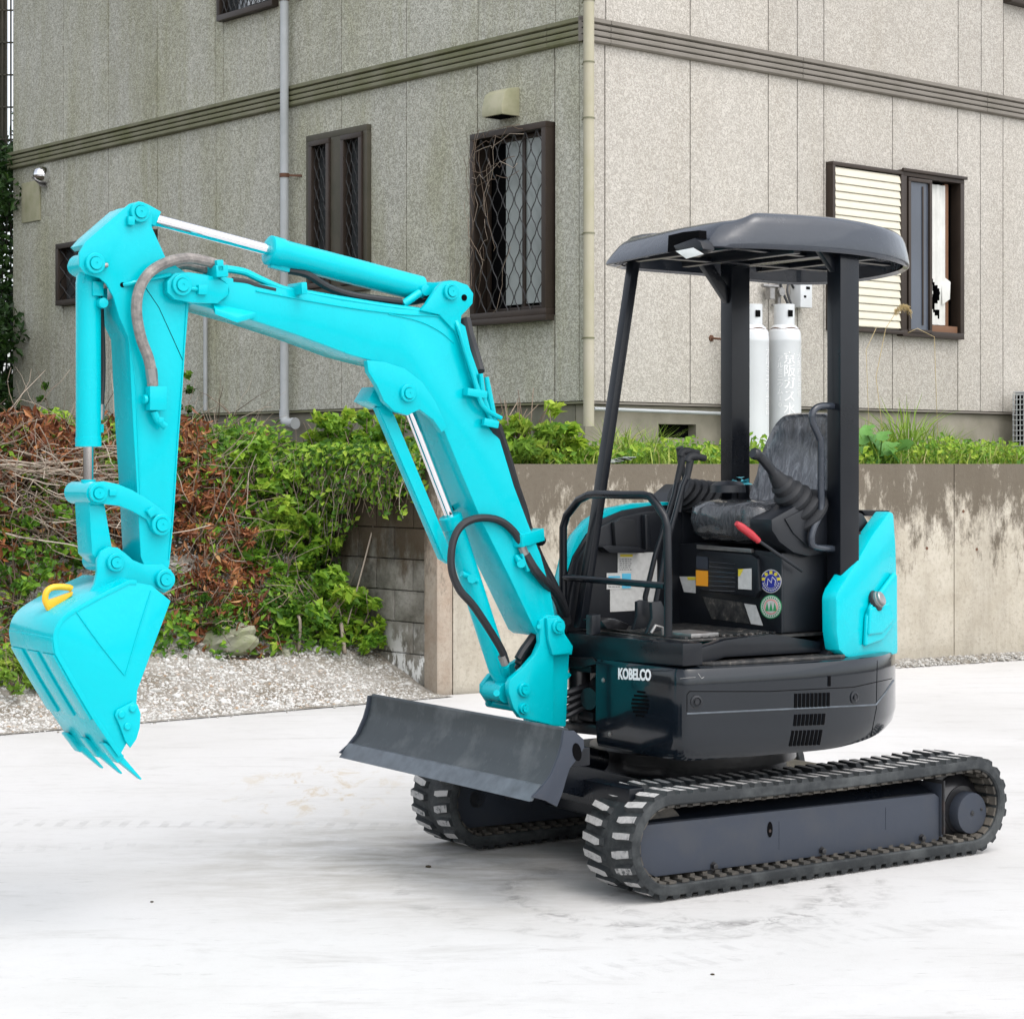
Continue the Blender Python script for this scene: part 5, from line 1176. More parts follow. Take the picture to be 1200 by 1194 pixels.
def txtlines(m_, u0_, u1_, v0_, v1_, n_, y, rr):
    for k in range(n_):
        v = v0_ + (v1_ - v0_) * k / max(1, n_ - 1); u = u0_
        while u < u1_ - 1:
            w_ = rr.uniform(1, 3.5); e_ = min(u + w_, u1_); m_.prism([PY(u, v, y), PY(e_, v, y), PY(e_, v + .8, y), PY(u, v + .8, y)], (0, .0004, 0)); u += w_ + .7
DB('small_print', 'deep', lambda m_: (txtlines(m_, 726, 740, 655, 667, 6, -.0225, random.Random(1)), txtlines(m_, 713, 727, 679, 687, 4, -.0205, random.Random(2))), inner, 0)
# seat base facing forwards
X0 = .05
def slx(name, pts, x0, x1, mats, parent=None, bevel=.004, **kw):
    return DB(name, mats, lambda m_: m_.prism([PX(u, v, x0) for u, v in pts], (x1 - x0, 0, 0)), parent, bevel, **kw)
sb_ = slx('seat_base', [(782, 638), (818, 636), (916, 648), (916, 742), (782, 733)], X0, -.35, 'plastic', bevel=.006, label='black seat base covered in stickers')
slx('battery_cover', [(815, 648), (824, 645), (880, 650), (888, 655), (890, 692), (885, 700), (815, 691)], X0 + .03, X0 + .001, 'plastic', sb_, .006)
slx('cover_rail', [(816, 638), (880, 643), (880, 648), (816, 643)], X0 + .02, X0 + .001, 'steel', sb_, .003)
for k in range(7): slx('cover_rib', [(831, 657.5 + 5.6 * k), (861, 660.5 + 5.3 * k), (861, 661.5 + 5.3 * k), (831, 658.5 + 5.6 * k)], X0 + .034, X0 + .030, 'roofblack', sb_, 0)
slx('corner_face', [(890, 650), (916, 652), (916, 742), (905, 742), (890, 700)], X0 + .012, X0 + .001, 'plastic', sb_, .004)
slx('orange_sticker', [(815.5, 668), (829.5, 669), (829.5, 687), (815.5, 686)], X0 + .0325, X0 + .031, 'orange', sb_, 0)
slx('orange_sticker', [(816, 651.5), (829.5, 653), (829.5, 667), (816, 666)], X0 + .0325, X0 + .031, 'grey', sb_, 0, label='blank dark square above the orange one')
slx('white_sticker', [(865, 667), (880.5, 666), (880.5, 691), (865, 690)], X0 + .0325, X0 + .031, 'paper', sb_, 0); slx('white_sticker', [(865, 667), (871, 666.6), (867, 675), (865, 675)], X0 + .034, X0 + .033, 'stickyel', sb_, 0)
slx('warning_label', [(796, 675.5), (815, 675.5), (815, 695), (801.5, 693.5)], X0 + .003, X0 + .001, 'paper', sb_, 0); slx('warning_label', [(805, 676), (815, 676), (815, 679.5), (806, 679.5)], X0 + .0045, X0 + .0035, 'stickyel', sb_, 0)
slx('warning_label', [(786, 644), (790, 644.3), (790, 655), (786, 654.6)], X0 + .003, X0 + .001, 'stickyel', sb_, 0)
slx('spec_plate', [(823, 699), (871, 706), (879, 731), (834, 725)], X0 + .004, X0 + .001, 'mat', sb_, 0); slx('spec_plate', [(872, 707), (885.5, 709), (894, 733), (880, 731)], X0 + .0055, X0 + .0045, 'paper', sb_, 0)
def disc(name, u, v, ru, rv, x, mats, t=.001):
    return DB(name, mats, lambda m_: m_.prism([PX(u + ru * math.cos(a_), v + rv * math.sin(a_), x) for a_ in [2 * math.pi * i / 28 for i in range(28)]], (t, 0, 0)), sb_, 0)
X1 = X0 + .0125
disc('round_badge', 903.5, 681, 12.3, 13.8, X1, 'paper'); disc('round_badge', 903.5, 681, 11.3, 12.8, X1 + .0015, 'navy'); disc('round_badge', 903.5, 681, 7.6, 8.6, X1 + .003, 'paper'); disc('round_badge', 903.5, 681, 7.0, 8.0, X1 + .0045, 'navy')
DB('badge_print', 'stickyel', lambda m_: [m_.prism([PX(903.5 + 9.2 * math.cos(t) + dx, 681 + 10.4 * math.sin(t) + dy, X1 + .0052) for dx, dy in ((-1.7, -1.8), (1.7, -1.8), (1.7, 1.8), (-1.7, 1.8))], (.0006, 0, 0)) for t in [math.pi * (1.08 + .21 * k) for k in range(5)]], sb_, 0)
DB('badge_print', 'paper', lambda m_: ([m_.prism([PX(903.5 + 9.4 * math.cos(t) + dx, 681 + 10.6 * math.sin(t) + dy, X1 + .0052) for dx, dy in ((-.6, -.9), (.6, -.9), (.6, .9), (-.6, .9))], (.0006, 0, 0)) for t in [math.pi * (.08 + .084 * k) for k in range(11)]], m_.tube([PX(u, v, X1 + .0062) for u, v in ((899, 686), (900, 678), (904, 683), (905, 676), (909, 680), (908, 686))], .0018, 5)), sb_, 0)
disc('round_badge', 903.5, 711, 12.5, 14, X1, 'green'); disc('round_badge', 903.5, 711, 11.3, 12.8, X1 + .0015, 'paper'); disc('round_badge', 903.5, 711, 7.8, 8.9, X1 + .003, 'pink'); disc('round_badge', 903.5, 711, 6.6, 7.6, X1 + .0045, 'paper')
DB('badge_print', 'green', lambda m_: ([m_.prism([PX(903.5 + 9.7 * math.cos(t) + dx, 711 + 10.9 * math.sin(t) + dy, X1 + .0030) for dx, dy in ((-.6, -.9), (.6, -.9), (.6, .9), (-.6, .9))], (.0006, 0, 0)) for t in [math.pi * (.08 * k) for k in range(25)]], [m_.prism([PX(u, v, X1 + .0056) for u, v in ((899 + 4.5 * k - 2.2, 716), (899 + 4.5 * k, 705.5), (899 + 4.5 * k + 2.2, 716))], (.0006, 0, 0)) for k in range(3)]), sb_, 0)
# rear side box beside the seat
slab('side_box', [(914, 668), (974, 668), (976, 744), (914, 742)], .60, .05, 'plastic', bevel=.015)
slab('rear_console', [(800, 600), (812, 580), (826, 568), (888, 568), (890, 640), (800, 640)], -.02, -.30, 'plastic', bevel=.01)
DB('lever_boot', 'plastic_matt', lambda m_: [m_.lathe(PY(800 + 7 * k, 578 + 2.2 * k, .0) , (.62, 0, .5), [(0, .085 - .006 * (4 - k)), (.016, .095 - .006 * (4 - k)), (.028, .08 - .006 * (4 - k))], 20) for k in range(5)], None, 0)
DB('ignition_box', 'plastic', lambda m_: m_.lathe(PZ(853, 577, 1.53), (0, 0, 1), [(0, .075), (.03, .072), (.045, .05), (.05, .0)], 22), None, 0)
slab('console_top', [(835, 566), (880, 566), (880, 588), (835, 588)], -.02, -.28, 'plastic', bevel=.006)
# seat
def rounded_seat():
    m_ = MB(); x0, x1, y0, y1 = -.30, .145, .10, .56; z0, z1 = 1.335, 1.495; rings = []; rr = random.Random(3)
    n_ = 44
    for k, (ins, z_) in enumerate(((.05, z0), (.01, z0 + .03), (.0, z0 + .08), (.004, z1 - .03), (.025, z1 - .006), (.07, z1 + .002), (.15, z1 - .004))):
        ring = []
        for i in range(n_):
            a_ = 2 * math.pi * i / n_; c_, s_ = math.cos(a_), math.sin(a_); e = 5.0
            r_ = (abs(c_) ** e + abs(s_) ** e) ** (-1 / e); hx, hy = (x1 - x0) / 2 - ins, (y1 - y0) / 2 - ins
            ring.append(Vector(((x0 + x1) / 2 + c_ * r_ * hx + .006 * math.sin(7 * a_ + k), (y0 + y1) / 2 + s_ * r_ * hy + .006 * math.sin(9 * a_ + 2 * k), z_ + .004 * math.sin(11 * a_ + k * 1.3))))
        rings.append(ring)
    m_.loft(rings); return m_
seat = rounded_seat().build('seat_cushion', 'wrapdark', digger, angle=60, label='seat cushion wrapped in clear film')
def back():
    m_ = MB(); rings = []; n_ = 36
    for k, (t, ins) in enumerate(((0, .05), (0, .0), (.0, .0), (.09, .0), (.11, .03))):
        pass
    P = [(.10, 1.47), (.088, 1.60), (.10, 1.70), (.135, 1.79), (.18, 1.845), (.24, 1.862), (.44, 1.862), (.50, 1.84), (.545, 1.78), (.57, 1.68), (.575, 1.58), (.56, 1.47)]
    out = closed_spline([(0, y, z) for y, z in P], 3)
    c = Vector((0, .33, 1.66))
    for off, sh in ((-.265, .90), (-.250, .97), (-.265, 1.0), (-.32, 1.0), (-.345, .96), (-.355, .88)):
        rings.append([Vector((off - (p.z - 1.47) * .22, c.y + (p.y - c.y) * sh, c.z + (p.z - c.z) * sh)) for p in out])
    m_.loft(rings); return m_
back().build('backrest', 'wrap', digger, angle=60, label='backrest wrapped in crumpled clear film')
# left console with joystick
cons = slab('left_console', [(904, 608), (940, 588), (972, 572), (972, 640), (965, 650), (948, 653), (930, 648), (914, 636), (905, 622)], .66, .52, 'plastic', bevel=.02)
slab('console_panel', [(920, 608), (966, 584), (966, 636), (958, 644), (946, 640), (930, 625)], .668, .655, 'plastic', bevel=.010)
ax0, ax1 = PY(944, 604, .60), PY(906, 554, .60); axd = (ax1 - ax0)
def bootf(m_):
    L_ = axd.length; pr = []
    for k in range(5):
        t = k / 5 * L_ * .82; r_ = .108 - .015 * k; pr += [(t, r_), (t + L_ * .06, r_ * 1.04), (t + L_ * .10, r_ * .92), (t + L_ * .12, r_ * .78)]
    pr += [(L_ * .9, .030), (L_, .024)]
    m_.lathe(ax0, axd, pr, 26)
DB('joystick_boot', 'plastic_matt', bootf, None, 0)
DB('joystick', 'plastic', lambda m_: (m_.tube(spline([PY(912, 562, .60), PY(905, 552, .60), PY(897, 542, .60), PY(889, 534, .60), PY(882, 531, .60)], 4), [.026] * 4 + [.020] * 5 + [.019] * 4 + [.024] * 3 + [.020], 14)), None, 0, label='left joystick')
red = DB('safety_lever', 'plastic', lambda m_: m_.tube([PY(888, 633, .66), PY(940, 669, .66)], .007, 8), None, 0)
DB('grip', 'red', lambda m_: m_.tube([PY(863, 613, .66), PY(868, 617, .66), PY(880, 626, .66), PY(889, 634, .66)], [.010, .016, .016, .012], 12), red, 0, label='red rubber grip')
hr = DB('grab_rail', 'roofblack', lambda m_: m_.tube(spline([PY(u, v, .69) for u, v in ((978, 476), (962, 476), (953, 482), (952, 494), (960, 512), (962, 522), (962, 560), (962, 598), (954, 618), (951, 632), (955, 641), (978, 643))], 4), .0145, 12), None, 0)
# travel levers and pedals
for k, (y_, pts, kn) in enumerate(((.34, [(768, 722), (768, 708), (781, 640), (800, 570), (806, 556)], (806, 533)), (.22, [(757, 716), (756, 700), (768, 650), (790, 580), (794, 560)], (798, 527)))):
    lv = DB('travel_lever', 'black', lambda m_: m_.tube([PY(u, v, y_) for u, v in pts], .011, 10), None, 0)
    DB('handle', 'plastic_matt', lambda m_: (m_.tube([PY(pts[-1][0] - 1, pts[-1][1] + 6, y_), PY(kn[0] + 3, kn[1] + 6, y_)], [.012, .016], 12), m_.tube(spline([PY(kn[0], kn[1] + 8, y_), PY(kn[0] + 2, kn[1] + 3, y_), PY(kn[0] + 9, kn[1] + 2, y_), PY(kn[0] + 20, kn[1] + 4, y_)], 3), [.015] * 4 + [.017] * 3 + [.014] * 3, 12)), lv, 0)
lv = DB('blade_lever', 'black', lambda m_: m_.tube([PY(796, 600, .12), PY(802, 560, .12), PY(799, 540, .12)], .010, 8), None, 0)
DB('knob', 'plastic', lambda m_: m_.tube([PY(798, 548, .12), PY(798, 530, .12), PY(796, 524, .12)], [.012, .019, .016], 12), lv, 0)
slab('travel_pedal', [(747, 705), (752, 703), (765, 706), (762, 735), (742, 738), (747, 722)], .30, .28, 'plastic', bevel=.004)
slab('travel_pedal', [(764, 706), (775, 704), (783, 722), (779, 738), (758, 742), (765, 724)], .42, .40, 'plastic', bevel=.004)
slab('pedal_bracket', [(694, 721), (704, 720), (704, 742), (694, 744)], .40, .36, 'black', bevel=.003)
slab('foot_pedal', [(704, 727), (722, 725), (738, 732), (735, 738), (712, 737)], .25, .12, 'grime', bevel=.005)
DB('pedal_hinge', 'steel', lambda m_: (m_.tube([PY(763, 742, .50), PY(768, 733, .50), PY(776, 735, .50), PY(777, 744, .50)], .007, 8), m_.b2(.36, .50, .42, .60, .968, .985)), None, .003)
# guard rail across the front
def hoop(m_):
    P = [PX(u, v, .64) for u, v in ((660, 742), (660, 680), (660, 618), (664, 604), (678, 586), (690, 580), (700, 579), (730, 580), (754, 580), (762, 582), (770, 592), (779, 606), (782, 618), (783, 680), (783, 746))]
    m_.tube(P, .0165, 12); m_.tube([PX(661, 676.5, .64), PX(780, 686.5, .64)], .0135, 12)
DB('guard_rail', 'black', hoop, None, 0, label='black tubular guard rail across the front of the floor')
# --- canopy -------------------------------------------------------------------
def post(name, ub, vb, ut, vt, y, wx, wy):
    b_, t_ = PY(ub, vb, y), PY(ut, vt, y); return DB(name, 'black', lambda m_: m_.beam(b_, t_ + (t_ - b_).normalized() * .04, wy, wx, (1, 0, 0)), None, .006)
bN, tN = PY(989, 757, .70), PY(988, 287, .70)
DB('canopy_post', 'black', lambda m_: m_.b2(bN.x - .052, bN.x + .052, .655, .735, .88, tN.z + .0), None, .006, label='thick canopy post beside the grab rail')
bF = PY(862, 560, .02)
DB('canopy_post', 'black', lambda m_: m_.b2(bF.x - .052, bF.x + .052, -.02, .055, .95, tN.z), None, .006, label='thick canopy post at the far side of the seat')
post('canopy_post', 679.5, 736, 741, 318, .034, .038, .045)['label'] = 'slim slanting canopy post at the front'
DB('post_foot', 'black', lambda m_: m_.prism([PY(977, 752, .74), PY(998, 742, .74), PY(1000, 770, .74), PY(968, 768, .74)], (0, -.10, 0)), None, .005)
DB('canopy_brace', 'black', lambda m_: (m_.beam((bF.x + .20, .02, tN.z + .0), (bF.x + .04, .02, tN.z - .18), .03, .05), m_.beam((bN.x + .16, .69, tN.z + .02), (bN.x + .04, .69, tN.z - .10), .03, .04), m_.b2(bF.x - .04, bF.x + .04, -.02, .735, tN.z - .04, tN.z + .01)), None, .004)
DB('post_hole', 'deep', lambda m_: m_.tube([(bF.x + .02, .056, 1.60), (bF.x + .02, .056, 1.50)], .004, 6), None, 0)
RZ = 2.475
roofplan = [(.38, -.075), (.44, -.05), (.462, .01), (.48, .30), (.475, .58), (.44, .66), (.34, .71), (.20, .75), (.0, .785), (-.22, .785), (-.45, .75), (-.66, .64), (-.80, .46), (-.855, .25), (-.82, .05), (-.70, -.10), (-.50, -.165), (-.25, -.175), (.05, -.165), (.30, -.13)]
def rim_z(x, y): return 2.478 - .022 * sstep(-.1, -.8, x) + .018 * sstep(-.1, .6, y)
rp = closed_spline([(x, y, 0) for x, y in roofplan], 5)
cc = Vector((-.16, .30, 0))
def rr(sh, dz, zbase=None): return [Vector((cc.x + (p.x - cc.x) * sh * .982 - dz * .5 * sstep(.25, .44, p.x), cc.y + (p.y - cc.y) * sh * .985, rim_z(p.x, p.y) + dz * (1 - .20 * sstep(.30, .47, p.x)) )) for p in rp]
m_ = MB(); m_.loft([rr(.955, .004), rr(.985, -.006), rr(.997, .0), rr(1.0, .015), rr(.990, .05), rr(.972, .095), rr(.955, .118), rr(.93, .133), rr(.86, .144), rr(.6, .152), rr(.2, .156)], False)
top_ = [tuple(p) for p in rr(.2, .156)]; m_.add(top_, [tuple(range(len(top_)))])
ins = [rr(.935, .004), rr(.925, .055), rr(.80, .075), rr(.3, .085)]
m_.loft(ins, False); t2 = [tuple(p) for p in rr(.3, .085)]; m_.add(t2, [tuple(reversed(range(len(t2))))])
roof = m_.build('canopy_roof', 'roofblack', digger, angle=50, label='rounded black canopy roof')
for x_ in (.32, .0, -.42): DB('roof_rib', 'black', lambda m_: m_.b2(x_ - .02, x_ + .02, -.05, .66, 2.49, 2.535), roof, .006)
DB('roof_rib', 'black', lambda m_: (m_.beam((.36, .12, 2.505), (-.66, .16, 2.495), .04, .012), m_.beam((.30, .52, 2.515), (-.70, .46, 2.50), .04, .012)), roof, .003)
# work lamp in a notch of the front rim
nt_ = DB('lamp_recess', 'deep', lambda m_: m_.prism([PX(u, v, .478) for u, v in ((783, 276), (800, 272), (819, 270), (819, 287), (795, 293), (782, 296))], (-.04, 0, 0)), roof, .003)
pa = [PX(u, v, .50) for u, v in ((790, 292), (812, 283), (826, 294), (808, 303))]
lampb = DB('work_lamp', 'black', lambda m_: (m_.prism([PX(u, v, .495) for u, v in ((789, 288), (814, 279), (821, 284), (824, 292), (806, 301), (792, 294))], (-.06, 0, 0))), roof, .004)
DB('lamp_lens', 'lamp', lambda m_: m_.prism([PX(u, v, .497) for u, v in ((792.5, 294.5), (813, 290.5), (825, 298), (805, 303.5))], (.004, 0, -.0)), lampb, .001)
# --- rear covers ----------------------------------------------------------------
hoodp = [(-.24, .60), (-.24, -.60), (-.45, -.66), (-.66, -.48), (-.78, -.0), (-.70, .42), (-.56, .62), (-.40, .66)]
DB('engine_hood', 'plastic', lambda m_: m_.prism([Vector((x, y, .868)) for x, y in hoodp], (0, 0, .50)), None, .03)
pp0 = Vector((-.24, .745, 0)); pn0 = Vector((-.17, .50, 0)).normalized()
pn0 = Vector((-.32, .95, 0)).normalized()
lc = [(1043, 599), (1048, 601), (1050.5, 640), (1052, 690), (1053, 766), (1030, 772), (1010, 775), (992, 770), (984, 762), (981, 740), (980.5, 700), (984, 690), (1003, 661), (1022, 628)]
P_ = [onp(u, v, pp0, pn0) for u, v in lc]
rc = DB('rear_side_cover', 'teal', lambda m_: m_.prism(P_, -pn0 * .07 + Vector((0, 0, 0))), None, .014, label='turquoise rear side cover with a fuel cap')
fac = [onp(u, v, pp0 + pn0 * .001, pn0) for u, v in ((1045, 670), (1047, 674), (1047, 728), (1030, 750), (1010, 757), (1012, 722), (1018, 706))]
DB('cover_recess', 'teal', lambda m_: m_.prism([p for p in fac], pn0 * .020), rc, .018, seg=4)
fb = onp(1026, 704, pp0 + pn0 * .012, pn0)
DB('cover_shelf', 'teal', lambda m_: m_.prism([onp(u, v, pp0 + pn0 * .012, pn0) for u, v in ((1016, 712), (1038, 706), (1045, 726), (1030, 742), (1014, 744))], pn0 * .018), rc, .016, seg=4)
cd_ = (pn0 * 1.0 + Vector((-.1, 0, .45))).normalized()
cap_ = DB('fuel_cap', 'steel', lambda m_: m_.lathe(fb, cd_, [(0, .035), (.018, .035), (.020, .030), (.030, .030), (.034, .026)], 24), rc, 0)
DB('cap_ring', 'plastic', lambda m_: m_.lathe(fb - cd_ * .006, cd_, [(0, .046), (.012, .044), (.014, .036)], 24), rc, 0)
DB('hood_front', 'plastic', lambda m_: m_.prism([PY(u, v, .60) for u, v in ((1003, 598), (1012, 602), (1018, 612), (1018, 640), (1003, 664))], (0, -.3, 0)), None, .012)
DB('hood_rim', 'black', lambda m_: m_.prism([PY(u, v, .52) for u, v in ((1010, 598), (1043, 598), (1040, 606), (1014, 604))], (0, -.8, 0)), None, .004)
# small teal rag lying on the right console
t = MB(); rg = random.Random(5); pr = PZ(870, 563, 1.585)
c_ = PZ(866, 568, 1.56)
for k in range(7):
    t.add([tuple(c_ + Vector((rg.uniform(-.04, .04), rg.uniform(-.05, .05), rg.uniform(0, .035)))) for _ in range(3)], [(0, 1, 2)])
wm = digger.matrix_basis.copy() if False else None
t2_ = MB(); Rz = Matrix.Rotation(math.atan2(FWD.y, FWD.x), 3, 'Z')
for v_ in t.v: t2_.v.append(tuple(Rz @ Vector(v_) + Vector((OX, OY, 0))))
t2_.f, t2_.m = t.f, t.m
t2_.build('plastic_rag', 'tealrag', None, label='crumpled teal scrap of plastic lying on the console by the seat', cat='rag')

# ------------------------------------------------------------------ vegetation
def leafmesh(name, mat_, C, D, Nn, Ls, Ws, T):
    """folded kite leaves: centres C, pointing D, facing Nn, lengths, widths, tints"""
    vs, fs, tint = [], [], []
    for c, d, n_, l_, w_, t in zip(C, D, Nn, Ls, Ws, T):
        s_ = d.cross(n_)
        if s_.length < 1e-3: continue
        s_.normalize(); n2 = s_.cross(d).normalized(); i = len(vs)
        b = c - d * (l_ * .5); tp = c + d * (l_ * .5) - n2 * (l_ * .12); m0 = c - d * (l_ * .08)
        vs += [b, m0 + s_ * (w_ * .5) + n2 * (w_ * .16), tp, m0 - s_ * (w_ * .5) + n2 * (w_ * .16)]
        fs += [(i, i + 1, i + 2), (i, i + 2, i + 3)]; tint += [t, t]
    me = bpy.data.meshes.new(name); me.from_pydata([tuple(v_) for v_ in vs], [], fs); me.materials.append(M[mat_])
    at_ = me.attributes.new('tint', 'FLOAT', 'FACE'); at_.data.foreach_set('value', tint); return me
def tubemesh(name, mat_, lines, seg=4):
    m_ = MB(); tint = []
    for pts, r_, t in lines:
        n0 = len(m_.f); m_.tube(pts, r_, seg); tint += [t] * (len(m_.f) - n0)
    me = bpy.data.meshes.new(name); me.from_pydata(m_.v, [], m_.f); me.materials.append(M[mat_])
    at_ = me.attributes.new('tint', 'FLOAT', 'FACE'); at_.data.foreach_set('value', tint)
    me.polygons.foreach_set('use_smooth', [True] * len(me.polygons)); return me
def rv(rg): return Vector((rg.gauss(0, 1), rg.gauss(0, 1), rg.gauss(0, 1))).normalized()
def shrubmesh(seed, rx, ry, rz, n_, leaf=.055, mat_='leaf', up=.6, t0=.0, t1=1.0, aspect=.55, clump=14):
    """clumps of leaves on short shoots filling a low dome"""
    rg = random.Random(seed); C, D, Nn, L, W, T = [], [], [], [], [], []
    per = max(3, n_ // clump)
    for k in range(clump):
        a_ = rg.uniform(0, 6.28); rr_ = math.sqrt(rg.random()); zz = rg.random() ** .7
        o = Vector((math.cos(a_) * rr_ * rx, math.sin(a_) * rr_ * ry, rz * zz * math.sqrt(max(.05, 1 - .8 * rr_ ** 2))))
        ct = rg.uniform(-.22, .22); cr = rg.uniform(.06, .13) * (rx + ry) * 1.1
        for _ in range(per):
            q = rv(rg) * cr * rg.random() ** .4; q.z *= .7; p = o + q
            if p.z < -.15: continue
            nn = (rv(rg) + Vector((0, 0, up * 2)) - Vector((.3, 1.0, 0)) * .5).normalized(); dd = rv(rg); dd = (dd - nn * dd.dot(nn)).normalized()
            s_ = leaf * rg.uniform(.6, 1.35); C.append(p); D.append(dd); Nn.append(nn); L.append(s_); W.append(s_ * aspect)
            T.append(min(t1, max(t0, (t0 + t1) / 2 + ct + rg.uniform(-.22, .22))))
    return leafmesh('foliage', mat_, C, D, Nn, L, W, T)
def stemsmesh(seed, rx, rz, n_, r_=.005, tint=(.0, .6), droop=.0):
    rg = random.Random(seed); lines = []
    for _ in range(n_):
        a_ = rg.uniform(0, 6.28); e_ = Vector((math.cos(a_) * rx * rg.random(), math.sin(a_) * rx * rg.random(), rz * rg.uniform(.5, 1.05)))
        m1 = e_ * .5 + Vector((rg.uniform(-.06, .06), rg.uniform(-.06, .06), .1 * rz)); lines.append(([Vector((0, 0, -.05)), m1, e_], [r_, r_ * .8, r_ * .4], rg.uniform(*tint)))
    return tubemesh('stem', 'twig', lines)
def plant(name, loc_, fol, stm, label, cat, group=None, sc_=1.0, rz=0.0):
    t = empty(name, tuple(loc_), rz, label, cat, group); t.scale = (sc_, sc_, sc_)
    if fol: link('foliage', fol, t)
    if stm: link('stem', stm, t)
    return t
rg = random.Random(21)
# gravel stones
import itertools
ico = [(0, 0, 1), (.9, 0, .3), (.28, .85, .35), (-.75, .5, .25), (-.7, -.55, .3), (.3, -.85, .28), (.6, .5, -.6), (-.3, .7, -.65), (-.8, -.1, -.5), (-.2, -.8, -.6), (.6, -.5, -.6), (0, 0, -.9)]
icf = [(0, 1, 2), (0, 2, 3), (0, 3, 4), (0, 4, 5), (0, 5, 1), (1, 6, 2), (2, 6, 7), (2, 7, 3), (3, 7, 8), (3, 8, 4), (4, 8, 9), (4, 9, 5), (5, 9, 10), (5, 10, 1), (1, 10, 6)]
vs, fs, tint = [], [], []
def stone(p, s_, t):
    i = len(vs); a_, b_, c_ = s_ * rg.uniform(.7, 1.3), s_ * rg.uniform(.6, 1.1), s_ * rg.uniform(.4, .8); th = rg.uniform(0, 6.28); cs, sn = math.cos(th), math.sin(th)
    for x, y, z in ico:
        x, y, z = x * a_ * rg.uniform(.85, 1.15), y * b_ * rg.uniform(.85, 1.15), z * c_; vs.append((p.x + x * cs - y * sn, p.y + x * sn + y * cs, p.z + z))
    fs.extend([(i + a, i + b, i + c) for a, b, c in icf]); tint.extend([t] * len(icf))
for k in range(30000):
    q = rg.uniform(.03, 5.8); e_ = -.06 + 1.75 * rg.random() ** 1.15
    p = WC - EA * q + EP * e_; p.z = terr(p.x, p.y) + .006
    if e_ < 0.02: p.z = .004
    big = rg.random(); s_ = .006 + .011 * big ** 2.4 + (.022 if rg.random() < .008 else 0)
    if e_ < .03 and rg.random() < .55: continue
    dk = .5 + .5 * math.sin(p.x * 3.1 + 1) * math.cos(p.y * 2.7); t = min(1, max(0, rg.gauss(.62 - .28 * sstep(.8, 1.3, 1.5 - q) - .2 * dk * sstep(.4, 1.2, e_), .2)))
    stone(p, s_, t)
for k in range(700):
    q = rg.uniform(.05, 5.8); p = WC - EA * q - EP * (.03 + abs(rg.gauss(0, .07))); p.z = .004; stone(p, rg.uniform(.004, .010), rg.uniform(.0, .7))
for k in range(1500):
    p = S2 + WD * rg.uniform(2.4, 7.6) + WN * rg.uniform(-.17, .03); p.z = .01 + .2 * max(0, (p - S2).dot(WN) + .16); stone(p, rg.uniform(.008, .02), rg.uniform(.0, .5))
me = bpy.data.meshes.new('gravel_stones'); me.from_pydata(vs, [], fs); me.materials.append(M['stone'])
me.attributes.new('tint', 'FLOAT', 'FACE').data.foreach_set('value', tint)
tag(link('gravel', me), 'loose pale gravel heaped along the edge of the concrete yard', 'gravel', kind='stuff')
# lumps of rock at the foot of the bank
def rock(u, v, s_, lab, seed):
    r2 = random.Random(seed); bm_ = bmesh.new(); bmesh.ops.create_icosphere(bm_, subdivisions=3, radius=1)
    for v_ in bm_.verts:
        c = v_.co; k = 1 + .22 * math.sin(c.x * 3 + seed) * math.cos(c.y * 4) + .10 * math.sin(c.z * 7 + c.x * 5 + seed); v_.co = Vector((c.x * s_ * 1.3 * k, c.y * s_ * k, c.z * s_ * .62 * k))
    me_ = bpy.data.meshes.new('rock'); bm_.to_mesh(me_); bm_.free(); me_.materials.append(M['rock'])
    o = link('rock', me_); o.rotation_euler = (.2, .25, seed)
    k = (u - U0) / FOC; best = None
    for i in range(400):
        d = 13 + i * .01; x = k * d; z = H - (v - V0) / FOC * d
        if z <= terr(x, d): best = (x, d, terr(x, d)); break
    best = best or (k * 14.6, 14.6, .35); o.location = (best[0], best[1], best[2] + s_ * .15); tag(o, lab, 'rock'); return o
rock(266, 757, .17, 'large grey rock half sunk where the gravel meets the brambles', 3)
rock(334, 764, .07, 'small flat stone lying under the green bramble', 5)
def ground_at(u, v):
    k = (u - U0) / FOC
    for i in range(900):
        d = 12.5 + i * .01; x = k * d; z = H - (v - V0) / FOC * d
        if z <= terr(x, d): return Vector((x, d, terr(x, d)))
    return Vector((k * 17, 17, terr(k * 17, 17)))

